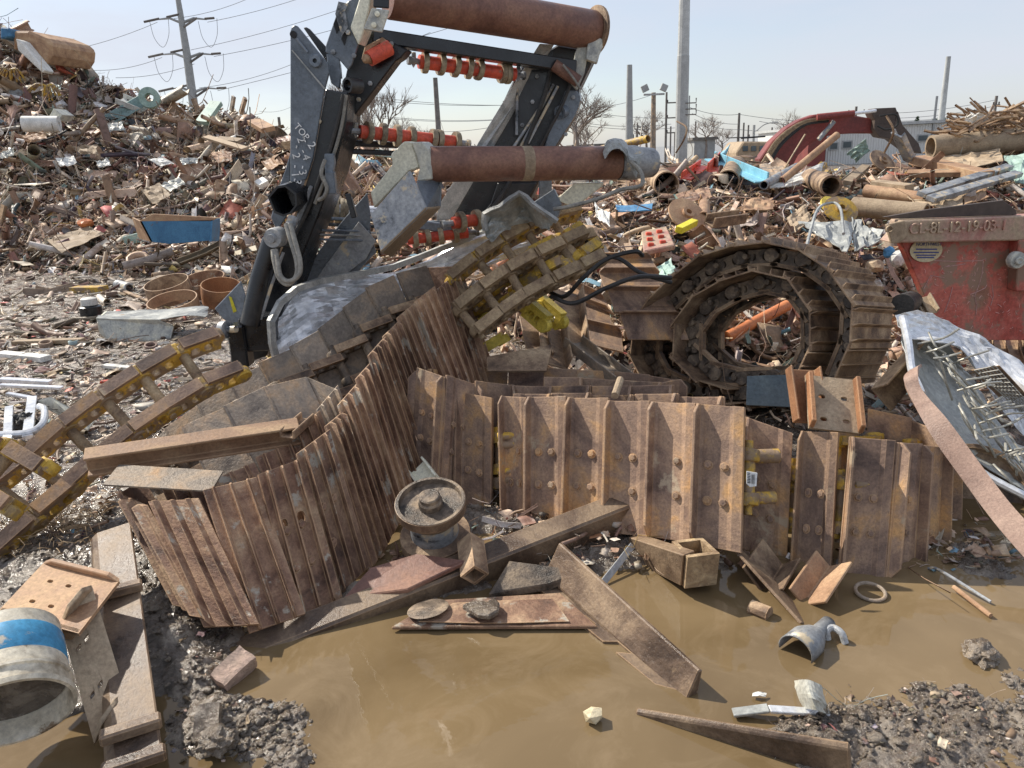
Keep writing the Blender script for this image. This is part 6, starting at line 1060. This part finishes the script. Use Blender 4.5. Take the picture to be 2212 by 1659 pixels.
tb = thing('rusty_tub', 'dark rusty round tub in the shadow behind the curved brown strap', 'tub', D(2110, 1120, 3.25)); MB().lathe(D(2105, 1060, 3.3), (-.25, -.75, .6), [(0, -.02), (.20, -.02), (.21, 0), (.225, .004), (.225, .02), (.205, .02), (.20, -.01), (0, -.012)], 40).build('base', 'rustC', tb, smooth=True)
MB().lathe(D(2105, 1060, 3.3), (-.25, -.75, .6), [(.19, -.02), (.17, -.16), (0, -.16)], 40).build('wall', 'grease', tb, smooth=True)
one(MB().tube([D(1948, 660, 4.6), D(1968, 652, 4.9)], .07, 18), 'rubber_buffer', 'rubber', 'black rubber cylinder between the round coil and the silver appliance wreck', 'rubber cylinder', smooth=True)
for i, (a, b, w_) in enumerate((((1985, 690), (1962, 650), .12), ((2005, 680), (1985, 645), .12))): one(MB().sweep(PROF['U'](w_, .05, .012), D(*a, 4.8), D(*b, 4.9), (0, -1, .5)), 'loose_track_shoe', 'tan', ['tan channel shaped shoe beside the black rubber cylinder', 'second tan channel shaped shoe under the corner of the red dumpster'][i], 'track shoe', bev=.003)
one(MB().sweep(PROF['L'](.16, .12, .012), D(1880, 840, 3.9), D(1965, 745, 4.1), (0, -1, .3)), 'loose_track_shoe', 'rustC', 'dark track shoe leaning between the curled track and the curved brown strap', 'track shoe', bev=.003)
one(MB().sweep(PROF['U'](.10, .04, .01), D(905, 1010, 3.45), D(935, 1050, 3.3), (0, -1, .4)), 'cream_bar', 'cream', 'pale cream bar poking out above the track roller', 'bar', bev=.002)
# ------------------------------------------------------------ countable pieces lying on the heaps
def hp(u, v, k=.25): return D(u, v, (hd(u, v) if v < hbot(u) else min(hd(u, v), Gd(u, v, .02)))-k-(.6 if u < 640 and v < 470 else .15))
def pipe_(u1, v1, u2, v2, r, m, label, name='steel_pipe', cat='pipe', k=.3, wall=.8, k2=None, n=20):
    a, b = hp(u1, v1, k), hp(u2, v2, k if k2 is None else k2); o = MB().pipe(a, b, r, r*wall, n).build(name, m, None, smooth=True, label=label, cat=cat); return o
def beam_(kind, u1, v1, u2, v2, w, h, m, label, name='steel_beam', cat='beam', k=.3, t=.02, up=(0, -.4, 1), k2=None):
    return MB().sweep(PROF[kind](w, h, t), hp(u1, v1, k), hp(u2, v2, k if k2 is None else k2), up).build(name, m, None, .003, label=label, cat=cat)
def sheet_(pts, m, label, name='metal_sheet', cat='sheet metal', k=.35, amp=.05, seed=1, th=.01):
    (a, b, c, d) = pts; P3 = lambda q: hp(q[0], q[1], k+(q[2] if len(q) > 2 else 0)); A, B, C_, E_ = map(P3, pts)
    return crumple(name, label, cat, [[A, A.lerp(B, .5), B], [A.lerp(E_, .5), (A+B+C_+E_)/4, B.lerp(C_, .5)], [E_, E_.lerp(C_, .5), C_]], m, amp, seed, th, 10, 8, kinks=4)
def boxy(pts, dep, m, label, name, cat, k=.35, bev=.01):
    d = hp(*pts[0], k).y; return MB().prism(Pd(d, *pts), (0, dep, 0)).build(name, m, None, bev, label=label, cat=cat)
# right heap
pipe_(2010, 318, 2260, 298, .15, 'tan', 'long thick tan pipe on the crest at the right edge', n=24)
pipe_(1843, 446, 2000, 462, .10, 'tan', 'tan pipe lying level in front of the yellow disc')
pipe_(1870, 412, 2000, 430, .07, 'rustlite', 'knobbly orange brown pipe above the level tan pipe')
pipe_(1520, 470, 1522, 440, .06, 'rustlite', 'short orange pipe stub beside the blue girder end')
pipe_(1690, 390, 1808, 292, .045, 'rustlite', 'rusty pipe pointing up to the right below the excavator', k=.8, k2=1.2)
pipe_(1650, 400, 1720, 360, .05, 'dirtgrey', 'grey pipe left of the rising rusty pipe', k=.7)
pipe_(1440, 398, 1402, 372, .15, 'rustC', 'large open brown pipe just right of the lower roller', k=.6, wall=.9, n=28)
pipe_(1590, 358, 1572, 392, .14, 'rustC', 'dark cut pipe behind the blue girder', k=.4, wall=.9)
pipe_(1795, 402, 1750, 385, .12, 'rustC', 'dark drum shaped pipe below the excavator boom', k=.5)
beam_('L', 1545, 345, 1660, 395, .16, .12, 'lblue', 'light blue punched girder slanting down to the right', k=.7, cat='girder')
beam_('L', 1525, 375, 1550, 350, .2, .14, 'red', 'red and blue girder end leaning against the light blue girder', k=.7)
sheet_([(1530, 358), (1560, 330), (1578, 312), (1562, 345)], 'lblue', 'twisted light blue plate rising above the light blue girder', k=.7)
beam_('L', 1470, 388, 1510, 360, .13, .1, 'red', 'faded red bar lying left of the light blue girder', k=.6)
for i, (a, b, l_) in enumerate((((1330, 445), (1410, 442), 'light blue plate lying flat right of the cream panel'), ((1285, 440), (1318, 462), 'crumpled white bag below the cream panel'))):
    sheet_([(a[0], a[1]), (b[0], b[1]), (b[0]-2, b[1]+14+14*i), (a[0]+3, a[1]+14+14*i)], 'blue' if not i else 'white', l_, k=.5, amp=.03 if not i else .08)
beam_('F', 1466, 497, 1500, 480, .07, .06, 'yellowb', 'bright yellow block on the heap above the shaded track', 'yellow_block', 'block', k=.5)
root = thing('red_tool_tray', 'red moulded tray with rows of recesses on the heap', 'tray', hp(1420, 510, .5)); q = [hp(1385, 500, .5), hp(1440, 488, .5), hp(1458, 528, .5), hp(1390, 542, .5)]
plate(q, .05).build('tray_body', 'dumprail', root, .01)
for i in range(3):
    for j in range(2):
        s, t = .25+.25*j*1.6, .2+.28*i; c = q[0].lerp(q[1], s).lerp(q[3].lerp(q[2], s), t); MB().box(c+Vector((0, -.02, 0)), (.05, .05, .035)).build('recess_rim', 'red', root, .004)
sheet_([(1725, 478, -.1), (1850, 480), (1830, 545, .1), (1760, 500)], 'greysheet', 'perforated grey sheet draped on the heap left of the dumpster', k=.7, amp=.06, seed=3)
sheet_([(1840, 470), (1905, 500), (1900, 520), (1850, 540)], 'greysheet', 'curled grey sheet flap beside the perforated sheet', k=.8, amp=.08, seed=5)
for i, (u, v, r, m, l_) in enumerate(((1815, 525-70, .17, 'yellow', 'yellow and rust disc lying on the heap'), (1795-0, 448, .13, 'yelpaint', 'smaller yellow flecked disc behind the arched strap'), (1393+90, 465, .20, 'rustlite', 'rusty toothed disc right of the light blue plate'), (1905, 350, .19, 'rustC', 'brown brake drum propped below the excavator stick'))):
    c = hp(u, v, .5); MB().lathe(c, (random.uniform(-.4, .4), -.6, .6), [(.04, 0), (r, 0), (r, .02), (.06, .03), (.06, .06), (.03, .06), (.03, 0)], 28).build('metal_disc', m, None, smooth=True, label=l_, cat='disc')
for i, (pts, m, l_) in enumerate((([(1740, 540, 1.2), (1765, 455, 1.2), (1795, 438, 1.), (1815, 450, 1.), (1822, 505, 1.)], 'greysheet', 'pale metal strap arching over the heap left of the yellow disc'), ([(1460, 330, .8), (1478, 300, 1.), (1482, 275, 1.), (1462, 262, 1.)], 'rustC', 'brown curved strip rising against the sky by the thickest pole'), ([(1910, 330, .8), (1930, 285, 1.), (1915, 250, 1.)], 'rustC', 'rusty twisted strip standing up against the white warehouse'))):
    MB().tube(cat_rom([hp(*q_) for q_ in pts], 7), .014, 5).build('bent_strap', m, None, label=l_, cat='strap')
beam_('U', 1935, 262+30, 1962, 352, .17, .07, 'dirtgrey', 'grey channel leaning in front of the white warehouse', k=1.0, k2=.6, cat='channel')
for u1, v1, u2, v2, w_, m, l_ in ((1990, 420, 2180, 360, .10, 'dirtgrey', 'long grey bar slanting up to the right edge'), (2010, 430, 2200, 375, .10, 'dirtgrey', 'second long grey bar below the first, near the right edge'), (1960, 375, 2160, 372, .12, 'rustlite', 'orange brown bar above the long grey bars'), (1890, 395, 1965, 405, .12, 'tan', 'tan board below the brake drum'), (1870, 360, 1830, 395, .10, 'tan', 'tan tube reaching down left from the brake drum'), (1980, 345, 2130, 380, .2, 'rustlite', 'flat rusty bar crossing the heap under the thick tan pipe')):
    beam_('F', u1, v1, u2, v2, w_, w_*.5, m, l_, 'metal_bar', 'bar', k=.6)
beam_('U', 1530+0, 488, 1600, 478, .13, .10, 'rustC', 'rusty box channel end on the heap below the blue girder', k=.4)
for pts, m, l_, sd in (([(2030, 340), (2160, 320), (2170, 345), (2060, 372)], 'tan', 'tan crumpled board under the thick tan pipe', 2), ([(2170, 335), (2230, 330), (2230, 400), (2195, 390)], 'green', 'greenish tank shell at the right edge of the heap', 3), ([(2075, 395), (2125, 388), (2135, 425), (2085, 440)], 'rustlite', 'orange brown sheet near the right edge', 4), ([(1958, 405+20), (2085, 420), (2075, 455), (1990, 440)], 'tan', 'dusty pinkish plate above the dumpster', 5), ([(1750, 375), (1775, 345), (1800, 370), (1780, 395)], 'yellow', 'rust and yellow plate standing below the boom', 6), ([(1460, 420), (1530, 405), (1540, 425), (1480, 438)], 'rustA', 'ribbed brown sheet in front of the blue girder', 7), ([(1370, 360), (1420, 352), (1440, 372), (1385, 385)], 'rustAi', 'brown punched plate behind the end of the lower roller', 8), ([(1830, 330), (1870, 300), (1880, 325), (1850, 350)], 'green', 'pale green angled sheet below the excavator stick', 9), ([(1660, 402), (1780, 350), (1772, 385), (1690, 405)], 'white', 'white plank shaped sheet under the rising rusty pipe', 10),
                       ([(1640, 355), (1690, 352), (1700, 385), (1650, 395)], 'rustAi', 'dull brown boiler sheet behind the grey pipe', 12), ([(1610+0, 430), (1670, 425), (1672, 450), (1600, 452)], 'rustlite', 'flat orange plate in the middle of the right heap', 13), ([(1700, 470), (1740, 440), (1755, 470), (1720, 500)], 'tan', 'tan folded strip left of the arched strap', 14), ([(1550, 560-10), (1600, 540), (1610, 575), (1560, 580)], 'rustlite', 'rusty plate behind the crown of the round coil', 15), ([(1400, 590), (1450, 560), (1460, 590), (1420, 620)], 'green', 'pale scrap panel left of the round coil', 16), ([(1965, 450), (2000, 440), (2010, 452), (1970, 460)], 'rustlite', 'small ring shaped plate on the edge of the dumpster', 17)):
    sheet_(pts, m, l_, seed=sd)
for i, (u, v, s_, m, l_) in enumerate(((1940, 560, .07, 'white', 'cream broken casting left of the dumpster'), (1890, 575, .06, 'tan', 'tan bent tube heap left of the dumpster'), (1920, 545, .05, 'blue', 'small blue plate left of the dumpster'))):
    rock('broken_part', l_, 'broken part', hp(u, v, .5), (s_*1.3, s_, s_), m, 30+i, 2)
# rebar tangle on the crest at right
rg = random.Random(77); mb = MB()
for _ in range(420):
    u = rg.uniform(2070, 2340); v = 250+max(0, 2130-u)*.55+rg.uniform(0, 60)*(1 if u > 2120 else .6); d = hd(u, 300)+rg.uniform(-.6, 1.5); c = D(u, v, d); a = rg.uniform(-.9, .9)+(pi if rg.random() < .5 else 0); L_ = rg.uniform(.3, 1.0)
    dv = Vector((cos(a), rg.uniform(-.6, .6), sin(a)*.8))*L_; mb.tube([c-dv/2, c+Vector((rg.uniform(-.1, .1), 0, rg.uniform(-.12, .12))), c+dv/2], rg.uniform(.008, .022), 4, caps=False)
mb.build('rebar_tangle', 'rustC', None, label='dense tangle of rusty rods piled on the crest at the right', cat='rods', kind='stuff')
sheet_([(2085, 250), (2120, 243), (2145, 262), (2100, 275)], 'white', 'white bag caught on the rod tangle', k=.2, amp=.1, seed=22)
# yellow arm on the crest
pipe_(1300, 322, 1400, 300, .06, 'yellow', 'yellow and rust rod lying on the crest behind the lower roller', k=1.2)
# left mound
root = thing('tipped_container', 'large dented cream and rust container on top of the left mound', 'container', D(60, 130, 22)); MB().prism(Pd(20.6, (20, 66), (60, 66), (98, 82), (112, 95), (110, 120), (98, 140), (78, 128), (58, 108), (38, 96), (28, 110), (26, 80)), (.3, 1.6, .0)).build('shell', 'rustlite', root, .06); MB().prism(Pd(20.4, (0, 58), (20, 60), (22, 80), (0, 84)), (.0, 1.4, 0)).build('lid', 'blue', root, .03)
MB().prism(Pd(20.2, (34, 83), (45, 88), (70, 118), (98, 152), (92, 158), (60, 128), (38, 108)), (0, .4, 0)).build('inner_leaf', 'white', root, .02)
pipe_(50, 268, 128, 268, .17, 'white', 'white cylinder tank lying on the left mound', k=.6, wall=.3); boxy([(105, 253), (116, 234), (135, 248), (128, 262)], .5, 'creamgrey', 'cream box beside the white cylinder tank', 'cream_box', 'box', .7)
sheet_([(40, 293), (95, 284), (100, 300), (60, 308)], 'rustlite', 'pink brown folded sheet below the white tank', k=.6, amp=.1)
ft = D(325, 214, 20.2); MB().lathe(ft, (.3, -1, .1), [(.10, 0), (.24, 0), (.24, .25), (.10, .25), (.10, 0)], 20).build('green_housing', 'green', None, smooth=True, label='pale green round housing on the crest of the left mound', cat='housing')
beam_('U', 258, 218, 312, 240, .35, .14, 'white', 'long cream trough on the slope of the left mound', k=.6, cat='trough')
for a, b, w_, m, l_ in (((436, 266), (468, 222), .32, 'green', 'pale grey green locker standing near the right end of the mound'), ((520, 245), (530, 212), .22, 'rustC', 'rusty plank sticking up at the right end of the mound'), ((500, 240), (505, 208), .16, 'rustAi', 'thin grey plank sticking up at the right end of the mound'), ((548, 262), (580, 280), .3, 'rustlite', 'bundle of orange laths at the foot of the planks'), ((445, 296), (530, 322), .16, 'tan', 'long pale timber lying on the mound'), ((470, 300), (520, 305), .2, 'tan', 'short pale timber beside the long one'), ((556, 400), (575, 390), .25, 'white', 'white slab by the foot of the left arm')):
    beam_('F', *a, *b, w_, w_*.35, m, l_, 'board', 'board', k=.7)
for pts, m, l_, sd in (([(320, 345), (350, 338), (375, 352), (348, 360)], 'white', 'white sheet lying in the middle of the mound', 21), ([(305, 410), (345, 395), (368, 420), (330, 440)], 'tan', 'beige panel low on the mound', 22), ([(345, 400), (385, 382), (400, 395), (370, 415)], 'creamgrey', 'cream cushion shaped panel beside the beige panel', 23), ([(120, 342), (158, 335), (165, 352), (130, 360)], 'white', 'pale crumpled sheet on the left part of the mound', 24), ([(160, 318), (210, 312), (212, 335), (172, 332)], 'tan', 'tan sheet high on the left part of the mound', 25), ([(565, 350), (600, 332), (612, 352), (580, 368)], 'rustlite', 'fan of corrugated sheet near the left arm', 26), ([(0, 330), (30, 318), (32, 334), (4, 345)], 'creamgrey', 'pale sheet at the left edge of the mound', 27), ([(208, 350), (232, 342), (240, 358), (212, 362)], 'white', 'small white sheet right of the pale crumpled one', 28), ([(590, 300), (628, 290), (628, 315), (598, 312)], 'rustred', 'dark red sheet against the left arm at the skyline', 29), ([(455, 330), (500, 320), (500, 345), (470, 350)], 'rustA', 'brown sheet right of the long pale timber', 30), ([(100, 518), (190, 490), (225, 505), (130, 545)], 'tan', 'large tan cardboard like panel on the flat ground', 31), ([(380, 345), (430, 340), (425, 352), (385, 356)], 'greysheet', 'grey strip sheet near the long pale timber', 32), ([(225, 270), (262, 262), (270, 280), (235, 284)], 'greysheet', 'grey sheet high on the mound right of the tank', 33)):
    sheet_(pts, m, l_, seed=sd, amp=.07)
# yellow straps on the mound
for i, (u, v) in enumerate(((22, 150), (100, 185))):
    rg = random.Random(i+50); mb = MB()
    for _ in range(16):
        a = rg.uniform(.3, 2.9); L_ = rg.uniform(18, 48); c = D(u, v, hd(u, v)-1.1); mb.tube(cat_rom([c, D(u+L_*.5*cos(a), v-L_*.15+abs(L_*.2*sin(a)), hd(u, v)-1.2), D(u+L_*cos(a), v+L_*.8*sin(a), hd(u, v)-1.1)], 4), .022, 4)
    mb.build('yellow_strap_bunch', 'yellow', None, label=['bunch of yellow straps spilling near the left edge of the mound', 'second bunch of yellow straps lower on the mound'][i], cat='straps', kind='stuff')
# blue bin, green box, pipes, tyre rims on the flat ground
bl = thing('blue_box', 'rusty edged blue steel box at the foot of the left mound', 'box', hp(378, 525)); d = 11.6
MB().prism(Pd(d, (302, 478), (455, 475), (452, 520), (365, 527), (325, 522)), (.0, .03, 0)).build('front', 'blue', bl, .004); MB().prism(Pd(d, (300, 478), (330, 462), (470, 470), (457, 478)), (0, .04, .0)).build('rim', 'rustlite', bl, .004)
MB().prism([D(455, 475, d), D(472, 472, d+.9), D(470, 520, d+.9), D(452, 522, d)], (.03, 0, 0)).build('side', 'blue', bl); MB().prism([D(302, 478, d), D(285, 470, d+.9), D(300, 515, d+.9), D(325, 522, d)], (.03, 0, 0)).build('side', 'rustlite', bl)
boxy([(263, 512), (306, 500), (315, 522), (270, 530)], .4, 'green', 'pale green box beside the blue steel box', 'green_box', 'box', .5)
for u, v, r, h, m, l_ in ((372, 645, .26, .22, 'rustC', 'upper rusty tank ring of the group on the flat ground'), (378, 668, .27, .12, 'rustlite', 'lower wide rusty ring lying in front of the others'), (448, 632, .26, .2, 'rustA', 'tilted rusty open ring right of the first two'), (480, 652, .22, .22, 'rustBo', 'orange rusty tub nearest the left arm of the wreck')):
    p = G(u, v, .1); MB().lathe(p, (random.uniform(-.2, .2), -.25, 1), [(r*.93, 0), (r, 0), (r*1.02, h*.5), (r, h), (r*.96, h), (r*.96, h*.5), (r*.93, 0)], 36).build('rusty_ring', m, None, smooth=True, label=l_, cat='ring')
dc = thing('bent_duct', 'bent grey cream metal duct lying on the flat ground', 'duct', G(320, 735)); d = Gd(320, 735)
MB().prism([D(208, 688, d), D(340, 690, d-.1), D(375, 705, d-.1), D(368, 735, d-.15), D(235, 738, d-.1), D(215, 720, d)], (0, .02, .0)).build('front_face', 'creamgrey', dc, .003)
crumple('top_face', None, None, [[D(208, 688, d), D(340, 690, d-.1), D(400, 680, d-.15), D(445, 685, d)], [D(225, 672, d+.5), D(340, 668, d+.45), D(440, 660, d+.4), D(450, 672, d+.3)]], 'greysheet', .03, 4, .006, 12, 6, dc)
MB().prism([D(208, 688, d), D(228, 672, d+.5), D(230, 700, d+.5), D(215, 722, d)], (.02, 0, 0)).build('end_flap', 'cream', dc, .003)
c = G(200, 690, .0); kn = thing('motor_hub', 'black motor hub with a white cap left of the bent duct', 'motor', c); MB().lathe(c+Vector((0, 0, .05)), (0, 0, 1), [(0, 0), (.12, 0), (.12, .10), (.08, .12), (0, .12)], 24).build('base', 'black', kn, smooth=True); MB().lathe(c+Vector((0, 0, .17)), (0, 0, 1), [(0, 0), (.09, 0), (.085, .07), (.07, .08), (0, .08)], 24).build('cap', 'white', kn, smooth=True)
for u1, v1, u2, v2, r, m, l_ in ((0, 582, 330, 545, .05, 'rustC', 'long thin rusty pipe lying across the flat ground'), (255, 615, 280, 622, .07, 'dirtgrey', 'short grey cylinder in the middle of the flat ground'), (465, 585, 515, 590, .09, 'white', 'cream cylinder left of the hydraulic cylinder'), (150, 572, 185, 560, .05, 'rustC', 'short rusty pipe on the flat ground'), (330, 598, 375, 592, .06, 'rustC', 'dark short pipe by the rusty rings')):
    a, b = G(u1, v1, r), G(u2, v2, r); MB().pipe(a, b, r, r*.7, 16).build('steel_pipe', m, None, smooth=True, label=l_, cat='pipe')
for u1, v1, u2, v2, w_, m, l_ in ((285, 575, 370, 528, .10, 'rustred', 'dark red bar pointing up to the right on the flat ground'), (160, 626, 225, 625, .18, 'yellow', 'yellow board lying flat on the ground'), (30, 740, 180, 735, .08, 'tan', 'pale stick near the left edge of the flat ground'), (0, 765, 100, 775, .10, 'white', 'white plank at the left edge'), (325, 610, 355, 600, .16, 'rustAi', 'short square timber by the rusty rings'), (270, 630, 345, 660, .05, 'rustC', 'thin dark bar by the rusty rings'), (225, 790, 330, 800, .06, 'white', 'thin white strip above the left link chain')):
    MB().sweep(PROF['F'](w_, w_*.5, 0), G(u1, v1, .05), G(u2, v2, .06)).build('metal_bar', m, None, .004, label=l_, cat='bar')
rock('orange_ball', 'bright orange plastic cap in the litter below the mound', 'plastic cap', hp(186, 482, .5), (.16, .14, .09), 'orange', 3, 2)
rock('white_bin', 'small white plastic tub standing on the flat ground', 'tub', G(148, 540, .1), (.14, .14, .16), 'white', 4, 1)
# white shopping cart / frames by the left edge
fr = thing('aluminium_frame', 'tangle of pale aluminium frames at the left edge above the yellow chain', 'frame', G(80, 900))
for a, b, r in (((0, 832), (135, 838), .022), ((15, 850), (70, 860), .02), ((70, 860), (60, 945), .03), ((20, 880), (15, 980), .025), ((0, 820), (110, 826), .03)): MB().sweep(PROF['F'](r*2, r, 0), G(*a, .14), G(*b, .10)).build('bar', 'silver', fr, .003)
MB().tube(cat_rom([G(-20, 940, .12), G(60, 935, .12), G(92, 915, .14), G(96, 885, .16), G(85, 878, .16)], 8), .022, 10).build('curved_tube', 'silver', fr, smooth=True)
MB().prism([G(75, 870, .12), G(110, 860, .2), G(205, 912, .12), G(190, 932, .06)], (0, 0, .012)).build('perforated_strip', 'creamgrey', fr, .002)
for k in range(5): t = .25+.16*k; c = G(75, 870, .12).lerp(G(205, 912, .12), t)+Vector((0, 0, .015)); MB().box(c, (.055, .045, .004), Matrix.Rotation(-.3, 3, 'Z')).build('slot', 'ink', fr)
rock('wire_bundle', 'dark bundle of wires beside the curved aluminium tube', 'wire bundle', G(55, 915, .08), (.09, .07, .07), 'rubber', 6, 3)
one(MB().box(G(235, 825, .03), (.12, .05, .03), Matrix.Rotation(.2, 3, 'Z')), 'red_scrap', 'red', 'small red plastic piece above the left link chain', 'plastic piece', bev=.004)
rg = random.Random(3); mb = MB()
for _ in range(700):
    c = G(120+rg.gauss(0, 70), 1130+rg.gauss(0, 30), .10+rg.uniform(-.04, .07)); v1 = Vector((rg.uniform(-1, 1), rg.uniform(-1, 1), rg.uniform(-.5, .5)))*.06; mb.tube([c, c+v1*.5+Vector((0, 0, rg.uniform(0, .02))), c+v1], .0016, 3, caps=False)
mb.build('dry_grass_tangle', 'mudcrust', None, label='dry fibres and grass tangled above the tilted orange brown shoe', cat='fibres', kind='stuff')
